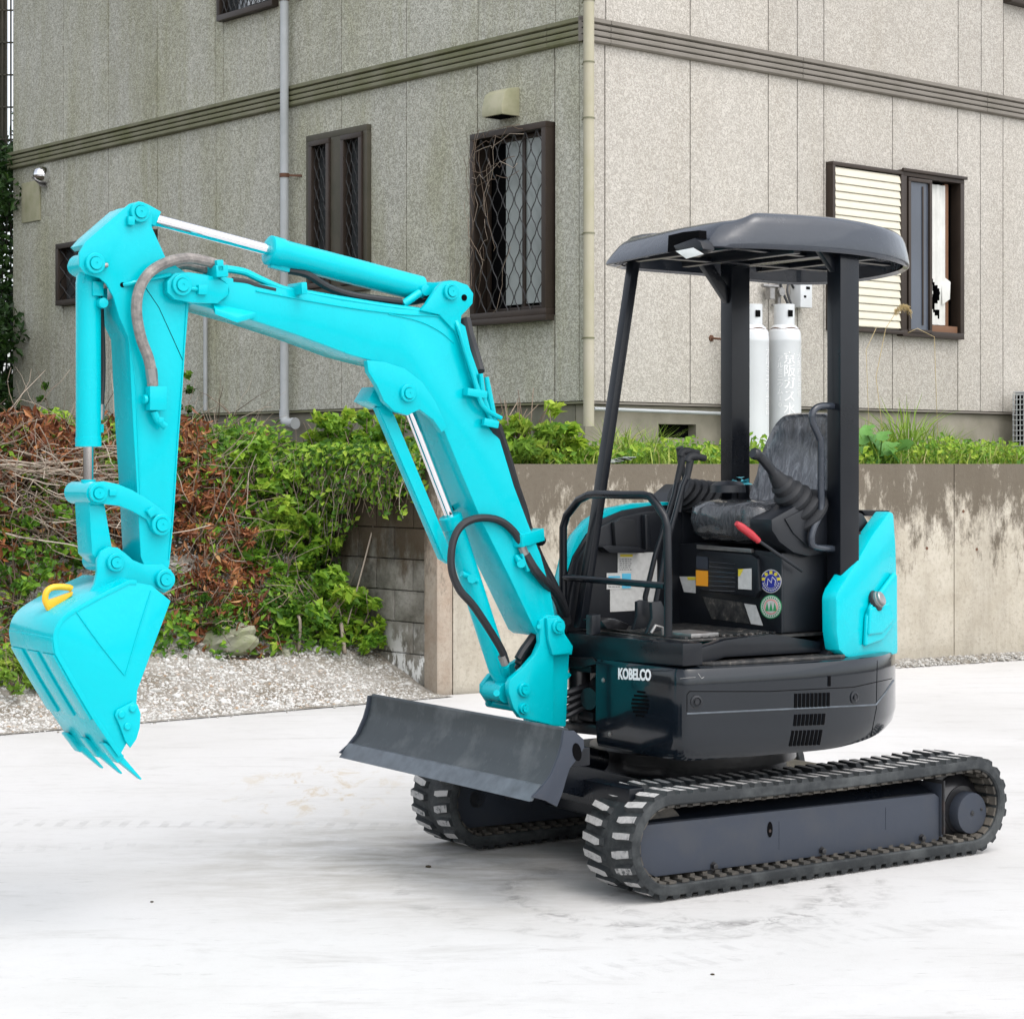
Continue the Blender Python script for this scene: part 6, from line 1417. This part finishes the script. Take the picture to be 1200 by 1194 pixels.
# bank undergrowth: uncountable bramble and ivy leaves (one mass), plus dead leaf litter
def inner_field(x, y): return .5 + .25 * math.sin(x * 2.3 + 1.1) * math.sin(y * 2.9) + .25 * math.sin(x * 5.1 - y * 4.3)
def scatter(region, n_, h, leaf, aspect, mat_, t0, t1, name, label, cat, seed, up=.5, clump=9, cr=.11, hang=0):
    """region: list of picture-free polygons given as (q0,q1,e0,e1) patches of the bank"""
    r2 = random.Random(seed); C, D, Nn, L, W, T = [], [], [], [], [], []
    tot = sum((b - a) * (d - c) for a, b, c, d in region)
    for (a, b, c, d) in region:
        m_ = int(n_ / clump * (b - a) * (d - c) / tot)
        for _ in range(m_):
            q, e_ = r2.uniform(a, b), r2.uniform(c, d); p0 = WC - EA * q + EP * e_; z0 = terr(p0.x, p0.y); f = inner_field(p0.x, p0.y)
            if r2.random() > .25 + .9 * f: continue
            if mat_ == 'leaf' and .78 < q < 1.42 and e_ < 2.3 and r2.random() < .42: continue
            if mat_ == 'leaf' and q > 1.75 and e_ > 1.2 and r2.random() < .45: continue
            o = Vector((p0.x, p0.y, z0 + h * r2.random() * (.35 + f))); ct = r2.uniform(-.25, .25)
            for _ in range(clump):
                p = o + rv(r2) * cr * r2.random() ** .5; nn = (rv(r2) + Vector((-.25, -.75, up * 2))).normalized(); dd = rv(r2); dd = (dd - nn * dd.dot(nn)).normalized()
                s_ = leaf * r2.uniform(.55, 1.4); C.append(p); D.append(dd); Nn.append(nn); L.append(s_); W.append(s_ * aspect); T.append(min(1, max(0, (t0 + t1) / 2 + (t1 - t0) * .5 * (ct * 2 + r2.uniform(-.6, .6)))))
    return tag(link(name, leafmesh(name, mat_, C, D, Nn, L, W, T)), label, cat, kind='stuff')
scatter([(.0, 3.4, .80, 2.9)], 34000, .26, .060, .55, 'leaf', .0, .95, 'bramble_cover', 'dense mass of small green bramble leaves covering the bank', 'undergrowth', 1)
scatter([(.0, 4.2, 1.8, 3.9)], 11000, .16, .060, .42, 'leafy', .0, 1.0, 'bank_top_cover', 'yellow green weeds along the top of the bank under the house wall', 'undergrowth', 2)
scatter([(.80, 1.5, .85, 2.3), (.80, 1.5, .85, 2.3), (1.5, 3.4, .9, 2.3)], 8500, .30, .085, .32, 'dead', .0, 1.0, 'dead_leaf_litter', 'red brown dead leaves caught among the brambles', 'leaf litter', 3, up=.0)
# twig tangle over the bank
lines = []
for _ in range(900):
    q, e_ = rg.uniform(.3, 3.4), rg.uniform(.85, 2.6); p = WC - EA * q + EP * e_; p.z = terr(p.x, p.y) + rg.uniform(.0, .34)
    d = (rv(rg) + Vector((0, -.2, .1))).normalized(); pts = [p]
    for _k in range(4): d = (d + rv(rg) * .35).normalized(); pts.append(pts[-1] + d * rg.uniform(.06, .18))
    r0 = rg.uniform(.0015, .004); lines.append((pts, [r0] * 3 + [r0 * .7, r0 * .4], rg.uniform(.0, .8)))
tag(link('twig_tangle', tubemesh('twig_tangle', 'twig', lines, 4)), 'tangle of thin dry twigs through the undergrowth', 'twigs', kind='stuff')
# hanging growth over the block wall
C, D, Nn, L, W, T = [], [], [], [], [], []
r2 = random.Random(9); hang = []
for _ in range(300):
    s_ = r2.uniform(.05, 1.5); base = WC + WN * .14 + BD * s_ + Vector((0, 0, 1.66)); out = Vector((-.757, -.653, 0))
    ln = r2.uniform(.10, .42) * (1 + 1.0 * sstep(.6, 1.3, s_)) * (1 if r2.random() < .5 else .55); p = base + out * r2.uniform(.0, .12); pts = [p + Vector((0, 0, .06))]
    for k in range(6): p = p + Vector((r2.uniform(-.03, .03), r2.uniform(-.03, .03), -ln / 6)) + out * (.03 if k < 2 else 0); pts.append(p)
    hang.append((pts, .0022, r2.uniform(.1, .9)))
    for k in range(int(ln * 30) + 5):
        t = r2.random() ** 1.7; q = pts[0].lerp(pts[-1], t) + rv(r2) * .07 * (1.3 - t); nn = (rv(r2) + Vector((-.7, -.8, .6))).normalized(); dd = rv(r2); dd = (dd - nn * dd.dot(nn)).normalized(); l_ = r2.uniform(.028, .060)
        C.append(q); D.append(dd); Nn.append(nn); L.append(l_ * 1.25); W.append(l_ * .75); T.append(r2.uniform(0, .95))
hv = empty('hanging_ivy', tuple(WC + BD * 1.2 + Vector((0, 0, 1.6))), 0, 'ivy and roots hanging over the top of the damp block wall', 'ivy')
o = link('foliage', leafmesh('foliage', 'leaf', C, D, Nn, L, W, T), hv); o.matrix_parent_inverse = Matrix.Translation(-hv.location); o['kind'] = 'stuff'
o = link('roots', tubemesh('roots', 'twig', hang, 4), hv); o.matrix_parent_inverse = Matrix.Translation(-hv.location)

# shrubs one can tell apart
LF = [shrubmesh(31 + k, .30, .30, .42, 760, .072, 'leaf', .5, .25, 1.0, .55, 26) for k in range(3)]
LFd = [shrubmesh(51 + k, .30, .30, .36, 800, .050, 'leaf', .5, .0, .6, .6, 22) for k in range(2)]
LY = [shrubmesh(61 + k, .32, .26, .30, 800, .070, 'leafy', .4, .0, .9, .42, 22) for k in range(2)]
DL = [shrubmesh(71 + k, .22, .22, .30, 190, .095, 'dead', -.2, .1, .9, .28, 9) for k in range(3)]
ST = [stemsmesh(81 + k, .25, .40, 12) for k in range(3)]
shr = [(300, 560, 'bright green bramble on the upper bank right of the digging arm', LF[0], 1.05), (345, 600, 'bright green bramble in the middle of the bank', LF[1], 1.2), (330, 660, 'bright green bramble low on the bank beside the red dead leaves', LF[2], 1.1),
       (400, 640, 'dark green bush left of the damp blocks', LFd[0], 1.1), (440, 720, 'leafy bush at the foot of the damp block wall', LF[0], .95), (395, 715, 'green bush with white flowers behind the gravel', LF[1], .95),
       (240, 720, 'dark bush at the foot of the bank behind the bucket', LFd[1], .9), (50, 640, 'dark green bush left of the bucket linkage', LFd[0], 1.15), (20, 680, 'dark bush at the left edge above the bucket', LFd[1], 1.1),
       (365, 640, 'light green bramble left of the white flower', LF[0], 1.1), (320, 610, 'loose bramble with pale shoots right of the red leaves', LY[0], .9), (400, 590, 'bramble hanging beside the wall top', LF[1], 1.2), (355, 720, 'low bush above the small stone', LFd[0], .9), (300, 715, 'low dark bush above the grey rock', LFd[1], .9),
       (405, 640, 'broad leafed bush covering the corner where bank meets block wall', LY[0], 1.15), (448, 725, 'broad leafed green bush by the white flower', LY[1], .8), (412, 732, 'light green leafy bush in front of the damp blocks', LF[1], 1.15), (452, 742, 'small bright bush at the foot of the blocks', LF[2], .75), (378, 728, 'tall leafy bush left of the blocks', LF[0], 1.25), (455, 600, 'tuft of leaves growing from the block wall', LF[2], .55),
       (430, 560, 'spreading bramble under the boom elbow', LF[2], 1.2), (380, 540, 'bramble at the crest of the bank below the downpipe', LF[0], 1.2), (470, 540, 'bramble beside the top of the wall under the boom', LFd[0], 1.1), (30, 770, 'yellow green weed behind the bucket back', LY[0], .8), (60, 470, 'green bush at the house foot left of the bucket cylinder', LF[1], .9), (15, 790, 'pale green weed clump left of the bucket teeth', LY[1], .75)]
for i, (u, v, lab, me_, s_) in enumerate(shr):
    p = ground_at(u, v + 25); plant('shrub', p, me_, ST[i % 3], lab, 'shrub', 'shrubs on the bank', s_, rg.uniform(0, 6.28))
dls = [(255, 500, 'dead brown branch of drooping leaves just under the house wall'), (285, 495, 'second dead branch of curled leaves left of the downpipe'), (312, 498, 'curled dead leaves nearest the grey downpipe'), (225, 545, 'rust coloured dead leaves beside the arm'), (262, 575, 'large spray of red dead leaves right of the arm'), (220, 600, 'spray of red dead leaves touching the arm'), (278, 640, 'red dead leaves low on the bank'), (232, 690, 'red dead leaves just above the gravel'), (235, 640, 'red dead leaves halfway down the bank'), (255, 665, 'low heap of red dead leaves above the rock'), (135, 625, 'red dead leaves seen through the bucket linkage'), (130, 540, 'dead leaves between cylinder and arm'), (205, 590, 'dead leaves at the arm edge'), (270, 600, 'dead twiggy leaves among the brambles')]
for i, (u, v, lab) in enumerate(dls):
    p = ground_at(u, v + 14); plant('dead_branch', p + Vector((0, 0, .12 if i < 3 else .05)), DL[i % 3], ST[i % 3], lab, 'dead branch', 'dead leafy branches on the bank', .85, rg.uniform(0, 6.28))
# big pile of dead leaves at the far left, brush of bare branches below it
C, D, Nn, L, W, T = [], [], [], [], [], []
pc_ = ground_at(18, 560)
for _ in range(1900):
    q = rv(rg) * rg.random() ** .33; q = Vector((q.x * .55, q.y * .45, abs(q.z) * .52)); nn = (rv(rg) + Vector((-.2, -.7, .2))).normalized(); dd = (rv(rg) + Vector((0, 0, -.6))); dd = (dd - nn * dd.dot(nn)).normalized(); l_ = rg.uniform(.05, .11)
    C.append(q); D.append(dd); Nn.append(nn); L.append(l_); W.append(l_ * .36); T.append(rg.uniform(0, .85))
t = empty('dead_leaf_pile', tuple(pc_ + Vector((0, .2, -.02))), 0, 'big heap of cut branches with dead brown leaves at the left edge', 'brush pile')
o = link('foliage', leafmesh('foliage', 'dead', C, D, Nn, L, W, T), t); o['kind'] = 'stuff'
bc_ = ground_at(30, 630); t = empty('brush_pile', tuple(bc_), 0, 'pile of bare grey branches below the dead leaves at the left', 'brush pile')
for k in range(16):
    y0 = rg.uniform(-.15, .3); z0 = rg.uniform(.02, .62); x0 = rg.uniform(-.7, -.2); pts = [Vector((x0, y0, z0))]; d = Vector((1, rg.uniform(-.3, .3), rg.uniform(-.25, .25))).normalized()
    for _k in range(7): d = (d + rv(rg) * .18).normalized(); pts.append(pts[-1] + d * rg.uniform(.10, .20))
    r0 = rg.uniform(.006, .013); link('branch', tubemesh('branch', 'twig', [(pts, [r0 * (1 - .1 * i) for i in range(8)], rg.uniform(.45, 1))], 6), t)
lines = []
for _ in range(420):
    p = Vector((rg.uniform(-.75, .75), rg.uniform(-.2, .35), rg.uniform(0, .65))); d = rv(rg); d.z *= .4; pts = [p]
    for _k in range(4): d = (d + rv(rg) * .3).normalized(); pts.append(pts[-1] + d * rg.uniform(.05, .15))
    lines.append((pts, rg.uniform(.0015, .0045), rg.uniform(.2, 1)))
o = link('twigs', tubemesh('twigs', 'twig', lines, 4), t); o['kind'] = 'stuff'
# sticks
for u, v, u2, v2, r_, lab in ((372, 700, 404, 768, .016, 'pale broken stick leaning on the gravel under the bush'), (455, 560, 400, 760, .006, 'long thin bramble cane bending down the bank'), (340, 740, 350, 765, .012, 'short splintered stick by the small stone')):
    a_ = ground_at(u, v) + Vector((0, 0, .12)); b_ = ground_at(u2, v2) + Vector((0, 0, .015)); mid = (a_ + b_) / 2 + Vector((.05, -.1, .10))
    me_ = tubemesh('stick', 'twig', [(spline([a_, mid, b_], 5), r_, .75)], 6); tag(link('stick', me_), lab, 'stick')
# white flowers low in the bramble
for u, v, lab in ((455, 690, 'small white flower low in the bramble near the blocks'), (423, 660, 'small white flower up in the bramble')):
    p = ground_at(u, v) + Vector((-.1, -.22, .14)); m_ = MB()
    for k in range(5):
        a_ = k * 1.257; q = Vector((math.cos(a_) * .018, -.01, math.sin(a_) * .018)); m_.add([tuple(p), tuple(p + q + Vector((-q.z, 0, q.x)) * .5), tuple(p + q * 1.9), tuple(p + q + Vector((q.z, 0, -q.x)) * .5)], [(0, 1, 2, 3)])
    m_.build('flower', 'white', None, label=lab, cat='flower')
# cane with leaves rising against the house at the thin pipe; vines on the big window
climb = shrubmesh(91, .16, .16, .75, 520, .060, 'leaf', .4, .0, .6, .6, 22)
p = HC + Vector((-sps, cps, 0)) * WL(237, 0)[0] + Vector((-cps, -sps, 0)) * .25; plant('climbing_plant', (p.x, p.y, 1.75), climb, ST[0], 'green plant climbing the house wall beside the thin pipe', 'plant', None, 1.25)
p = HC + Vector((-sps, cps, 0)) * WL(80, 0)[0] + Vector((-cps, -sps, 0)) * .3; plant('climbing_plant', (p.x, p.y, 1.8), climb, ST[1], 'green plant at the wall behind the bucket cylinder', 'plant', None, 1.1, 2)
s0, s1, z0, z1 = winA; lines = []
for k in range(24):
    s_ = s1 - rg.random() ** 2 * .38 - .02; z_ = rg.uniform(z0, z1 - .3); pts = [Vector((-.11, s_, z_))]
    for _k in range(7): pts.append(pts[-1] + Vector((rg.uniform(-.02, .02), rg.uniform(-.05, .05), rg.uniform(.01, .13))))
    for p in pts: p.x = min(-.085, max(-.15, p.x)); p.y = min(s1 + .02, max(s0 + .1, p.y)); p.z = min(z1 + .02, p.z)
    lines.append((pts, rg.uniform(.0015, .003), rg.uniform(.0, .7)))
for k in range(6):
    s_ = s1 - .05; z_ = rg.uniform(z1 - .45, z1 - .05); pts = [Vector((-.11, s_, z_))]
    for _k in range(9): pts.append(pts[-1] + Vector((rg.uniform(-.02, .02), -rg.uniform(.02, .12), rg.uniform(-.05, .06))))
    for p in pts: p.x = min(-.085, max(-.15, p.x)); p.y = max(s0 + .02, p.y); p.z = min(z1, p.z)
    lines.append((pts, .003, rg.uniform(.2, .8)))
t = empty('dried_vine', tuple(HC), PSI, 'dried leafless vine tangled in the lattice of the corner window', 'vine'); link('vine_stems', tubemesh('vine_stems', 'twig', lines, 4), t)

# terrace growth behind the retaining wall
def blades(name, base, n_, h0, h1, lean, w_, seed, t0=0, t1=1, sp=.1, parent=None, mat_='grass'):
    r3 = random.Random(seed); vs_, fs_, ti = [], [], []
    for _ in range(n_):
        b = base(r3); h_ = r3.uniform(h0, h1); a_ = r3.uniform(0, 6.28); d = Vector((math.cos(a_), math.sin(a_), 0)); l_ = lean * r3.uniform(.2, 1.2) * h_; s_ = Vector((-d.y, d.x, 0)) * w_ * .5 if r3.random() < .5 else Vector((.85, -.3, 0)) * w_ * .5
        i = len(vs_)
        for t, ww in ((0, 1), (.35, .95), (.7, .65), (1, .06)):
            c = b + d * (l_ * t ** 2) + Vector((0, 0, h_ * (t - .25 * t ** 3 * (l_ / h_)))); vs_ += [c - s_ * ww, c + s_ * ww]
        fs_ += [(i, i + 1, i + 3, i + 2), (i + 2, i + 3, i + 5, i + 4), (i + 4, i + 5, i + 7, i + 6)]; tt = min(1, max(0, r3.gauss((t0 + t1) / 2, (t1 - t0) * .28))); ti += [tt] * 3
    me_ = bpy.data.meshes.new(name); me_.from_pydata([tuple(v_) for v_ in vs_], [], fs_); me_.materials.append(M[mat_]); me_.attributes.new('tint', 'FLOAT', 'FACE').data.foreach_set('value', ti); return me_
def tb(s0_, s1_, d0_, d1_):
    def f(r3):
        p = S2 + WD * r3.uniform(s0_, s1_) + WN * r3.uniform(d0_, d1_); return Vector((p.x, p.y, 1.60))
    return f
tag(link('terrace_grass', blades('terrace_grass', tb(-.1, 7.6, .24, 2.6), 17000, .03, .26, 1.0, .010, 5)), 'rough green and straw coloured grass on the terrace above the retaining wall', 'grass', kind='stuff')
r2 = random.Random(12); C, D, Nn, L, W, T = [], [], [], [], [], []
for _ in range(1300):
    p0 = S2 + WD * r2.uniform(-.1, 7.6) + WN * r2.uniform(.26, 1.5); hh_ = .05 + .19 * inner_field(p0.x * 1.5, p0.y)
    for _k in range(10):
        p = Vector((p0.x, p0.y, 1.62 + hh_ * r2.random())) + rv(r2) * .06; nn = (rv(r2) + Vector((-.1, -.8, .9))).normalized(); dd = rv(r2); dd = (dd - nn * dd.dot(nn)).normalized(); l_ = r2.uniform(.03, .07)
        C.append(p); D.append(dd); Nn.append(nn); L.append(l_); W.append(l_ * .6); T.append(r2.uniform(.3, 1))
tag(link('terrace_weeds', leafmesh('terrace_weeds', 'leaf', C, D, Nn, L, W, T)), 'low leafy weeds creeping along the top of the retaining wall', 'weeds', kind='stuff')
# leafy shrub left of the slanting canopy post (broad pointed leaves)
def sp_at(u, dback):
    k = (u - U0) / FOC; o2 = S2 + WN * dback; s_ = (k * o2.y - o2.x) / (WD.x - k * WD.y); p = o2 + WD * s_; return Vector((p.x, p.y, 1.60))
K1 = shrubmesh(101, .27, .22, .40, 520, .085, 'leaf', .5, .35, 1.0, .45, 16)
for u, lab, s_, me_ in ((596, 'tall leafy weed behind the boom above the wall', 1.5, LY[0]), (625, 'broad leafed green shrub above the wall right of the boom hoses', 1.3, K1), (660, 'green shrub left of the slanting canopy post', .85, K1), (700, 'low weed clump at the slanting post', .6, LY[1]), (560, 'leafy weed seen behind the boom', 1.0, LF[2])):
    plant('shrub', sp_at(u, .55), me_, ST[1], lab, 'shrub', 'shrubs above the retaining wall', s_, u)
# grass tussocks
G1 = blades('foliage', lambda r3: Vector((r3.gauss(0, .05), r3.gauss(0, .05), 0)), 120, .15, .55, .75, .011, 40, .1, .75); G2 = blades('foliage', lambda r3: Vector((r3.gauss(0, .06), r3.gauss(0, .06), 0)), 90, .2, .48, .9, .013, 41, .2, 1.0)
for i, (u, d_, s_, lab) in enumerate(((740, .7, .9, 'grass tussock right of the slanting post'), (765, .9, .85, 'dark spiky tussock left of the foundation vent'), (722, .9, 1.0, 'tall arching grass by the corner pipe'), (795, 1.0, .5, 'small tussock under the foundation vent'), (1028, .8, .9, 'tussock behind the big round leaves'), (1062, .9, 1.3, 'tallest tussock, under the slatted window'), (1082, .9, 1.0, 'straw tussock right of the tallest one'), (1110, 1.0, .8, 'tussock left of the outdoor unit'), (1150, .8, .7, 'leafy tussock beside the outdoor unit'), (1015, .6, .9, 'grass beside the thick canopy post'), (842, .8, .55, 'small tussock behind the travel levers'), (1045, .5, .55, 'short grass clump over the right leaf of the round leaved plant'), (1080, .55, .6, 'short grass clump left of the wall joint'), (1098, .7, .9, 'pale grass clump under the window corner'), (1130, .6, .7, 'grass clump midway to the outdoor unit'), (1172, .6, .6, 'grass clump just left of the outdoor unit'), (1195, .5, .6, 'grass clump under the outdoor unit'), (575, .7, 1.0, 'arching grass behind the boom hoses'), (645, .6, .8, 'grass clump between shrub and slanting post'))):
    t = empty('grass_tussock', tuple(sp_at(u, d_)), u, lab, 'grass tussock', 'grass tussocks on the terrace'); t.scale = (s_,) * 3; link('blades', G1 if i % 2 else G2, t)
# trailing fern-like clump at the crest below the boom elbow
for u, v, lab in ((400, 500, 'arching fern like clump at the bank crest left of the boom'), (440, 505, 'arching straw green clump just under the boom elbow')):
    t = empty('grass_tussock', tuple(ground_at(u, v + 20)), 0, lab, 'grass tussock', 'arching clumps on the bank crest'); t.scale = (.9,) * 3; link('blades', G2, t)
# round-leaved plant by the thick post: each leaf a part
def bigleaf(rad, seed):
    r3 = random.Random(seed); m_ = MB(); n_ = 18; ring = []
    for i in range(n_):
        a_ = 2 * math.pi * i / n_; r_ = rad * (1 + .07 * math.sin(5 * a_ + seed)) * (.35 if i == 0 else 1); ring.append((math.cos(a_) * r_ + rad * .25, math.sin(a_) * r_, .12 * rad * math.cos(2 * a_) + .05 * rad * math.sin(6 * a_)))
    mid = [(x * .5, y * .5, -.05 * rad + z * .3) for x, y, z in ring]; vs_ = [(0, 0, -.12 * rad)] + mid + ring
    fs_ = [(0, 1 + i, 1 + (i + 1) % n_) for i in range(n_)] + [(1 + i, 1 + n_ + i, 1 + n_ + (i + 1) % n_, 1 + (i + 1) % n_) for i in range(n_)]
    me_ = bpy.data.meshes.new('leaf'); me_.from_pydata(vs_, [], fs_); me_.materials.append(M['bigleaf']); me_.attributes.new('tint', 'FLOAT', 'FACE').data.foreach_set('value', [r3.uniform(0, 1)] * len(fs_)); me_.polygons.foreach_set('use_smooth', [True] * len(fs_)); return me_
BLv = [bigleaf(1.0, k) for k in range(3)]
t = empty('broad_leaf_plant', tuple(sp_at(1030, .34)), 0, 'low plant with broad round leaves beside the thick canopy post', 'plant')
lines = []
for i, (u, v, r_) in enumerate(((1010, 512, .10), (1024, 517, .12), (1040, 524, .11), (1063, 521, .085), (1022, 536, .10), (1006, 528, .09), (1034, 510, .08), (1048, 534, .09), (1015, 503, .08))):
    dd = t.location.y - .02 * i + .08; p = unproject(u, v, dd) - t.location; o = link('leaf', BLv[i % 3], t); o.location = p; o.scale = (r_ * .85,) * 3; o.rotation_euler = (.75 + .15 * math.sin(i * 2), .15 * math.cos(i * 3), i * 1.1 if i % 2 else -.6)
    lines.append(([Vector((0, 0, 0)), p * .6 + Vector((0, 0, .02)), p - Vector((0, 0, .02))], .006, .2))
link('stem', tubemesh('stem', 'leaf', lines, 5), t)
# reed with a bent plume before the slatted window
p0 = sp_at(1040, .9); tops = unproject(1062, 357, p0.y)
lines = [([p0, p0 + Vector((-.1, 0, .8)), unproject(1038, 385, p0.y), unproject(1050, 366, p0.y), tops, unproject(1067, 360, p0.y)], .0028, .9), ([sp_at(1020, .9), unproject(1015, 410, p0.y), unproject(1027, 384, p0.y)], .0024, .9), ([sp_at(1100, 1.0), unproject(1095, 395, p0.y), unproject(1075, 385, p0.y), unproject(1064, 390, p0.y)], .0024, .8)]
t = empty('reed', tuple(p0), 0, 'tall dry reed with a bent feathery plume in front of the window', 'reed')
o = link('stem', tubemesh('stem', 'plume', lines, 5), t); o.matrix_parent_inverse = Matrix.Translation(-t.location)
C, D, Nn, L, W, T = [], [], [], [], [], []
for _ in range(320):
    s_ = rg.random(); c = unproject(1048 + 20 * s_, 365 - 9 * math.sin(s_ * 2.4) + 5 * s_ * s_, p0.y) + Vector((0, rg.uniform(-.02, .02), -abs(rg.gauss(0, .022)))); C.append(c); dd = (Vector((.7 * rg.random(), rg.uniform(-.3, .3), -1))).normalized(); D.append(dd); Nn.append(rv(rg)); L.append(rg.uniform(.02, .05)); W.append(.004); T.append(rg.random())
o = link('plume', leafmesh('plume', 'plume', C, D, Nn, L, W, T), t); o.matrix_parent_inverse = Matrix.Translation(-t.location)
# rubbish on the coping
m_ = MB()
for k in range(5):
    c = sp_at(713 + 6 * k, .20 + .02 * k); c.z = 1.655 + .006 * k; m_.box(c + Vector((0, 0, .01)), (.10, .07, .006), Matrix.Rotation(k * .8, 3, 'Z') @ Matrix.Rotation(.25, 3, 'X'))
m_.build('broken_sheet', 'frost', None, label='broken grey plastic sheet lying on the wall top beside the slanting post', cat='debris')
# trees behind the left end of the house
def tree(x, y, h_, rad, seed, lab, n_=9000, z0=1.5):
    t = empty('tree', (x, y, z0), 0, lab, 'tree', 'trees beyond the left end of the house'); r3 = random.Random(seed)
    m_ = MB(); m_.tube([(0, 0, -.2), (.05, .02, h_ * .3), (-.05, 0, h_ * .6), (.05, .05, h_ * .9)], [.13, .10, .07, .03], 9)
    for k in range(8):
        a_ = r3.uniform(0, 6.28); zz = h_ * r3.uniform(.3, .8); m_.tube([(0, 0, zz), (math.cos(a_) * rad * .4, math.sin(a_) * rad * .4, zz + h_ * .08), (math.cos(a_) * rad * .8, math.sin(a_) * rad * .8, zz + h_ * .14)], [.05, .03, .012], 6)
    m_.build('trunk', 'bark', t)
    C, D, Nn, L, W, T = [], [], [], [], [], []
    for k in range(60):
        a_ = r3.uniform(0, 6.28); rr_ = rad * math.sqrt(r3.random()); zz = h_ * r3.uniform(.05, 1.0); o_ = Vector((math.cos(a_) * rr_, math.sin(a_) * rr_, zz)); ct = r3.uniform(-.2, .2)
        for _ in range(n_ // 60):
            p = o_ + rv(r3) * r3.random() ** .4 * rad * .30; nn = (rv(r3) + Vector((0, -.3, .8))).normalized(); dd = rv(r3); dd = (dd - nn * dd.dot(nn)).normalized(); l_ = r3.uniform(.06, .14); C.append(p); D.append(dd); Nn.append(nn); L.append(l_); W.append(l_ * .6); T.append(min(1, max(0, .45 + ct + r3.uniform(-.3, .3))))
    link('crown', leafmesh('crown', 'darkleaf', C, D, Nn, L, W, T), t)
tree(-6.75, 25.6, 4.4, 1.1, 1, 'leafy tree just beyond the left end of the house')
tree(-7.6, 27.5, 4.2, 1.5, 2, 'dark low tree deeper behind the left end of the house', 16000)
tree(-9.0, 29.0, 4.6, 1.2, 3, 'thin tree farthest behind the left end of the house', 4000)
tree(-6.6, 24.0, 2.0, .7, 4, 'dark bushy tree at the foot of the house end', 7000)
m_ = MB()
for k in range(9): m_.tube([(-6.85 + .055 * k, 27.2, 1.5), (-6.85 + .055 * k, 27.2, 8.6)], .012, 6)
for k in range(10): m_.tube([(-6.95, 27.2, 4.6 + .42 * k), (-6.3, 27.2, 4.6 + .42 * k)], .012, 6)
m_.b2(-6.95, -6.6, 27.25, 27.3, 4.9, 8.6)
m_.build('scaffold', 'bronze_old', None, label='rusty pole frame rising behind the trees at the top left corner', cat='scaffold')
# bits of dirt on the yard
for u, v, s_, lab in ((502, 1016, .014, 'dark crumb of mud on the yard before the blade'), (178, 1057, .008, 'tiny dark speck of dirt at the left of the yard'), (835, 1142, .008, 'tiny dark speck of dirt near the front of the yard')):
    d = FOC * H / (v - V0); p = unproject(u, v, d); bm_ = bmesh.new(); bmesh.ops.create_icosphere(bm_, subdivisions=1, radius=s_)
    for v_ in bm_.verts: v_.co.z *= .4
    me_ = bpy.data.meshes.new('mud_crumb'); bm_.to_mesh(me_); bm_.free(); me_.materials.append(M['soil']); o = link('mud_crumb', me_); o.location = (p.x, p.y, s_ * .3); tag(o, lab, 'dirt')
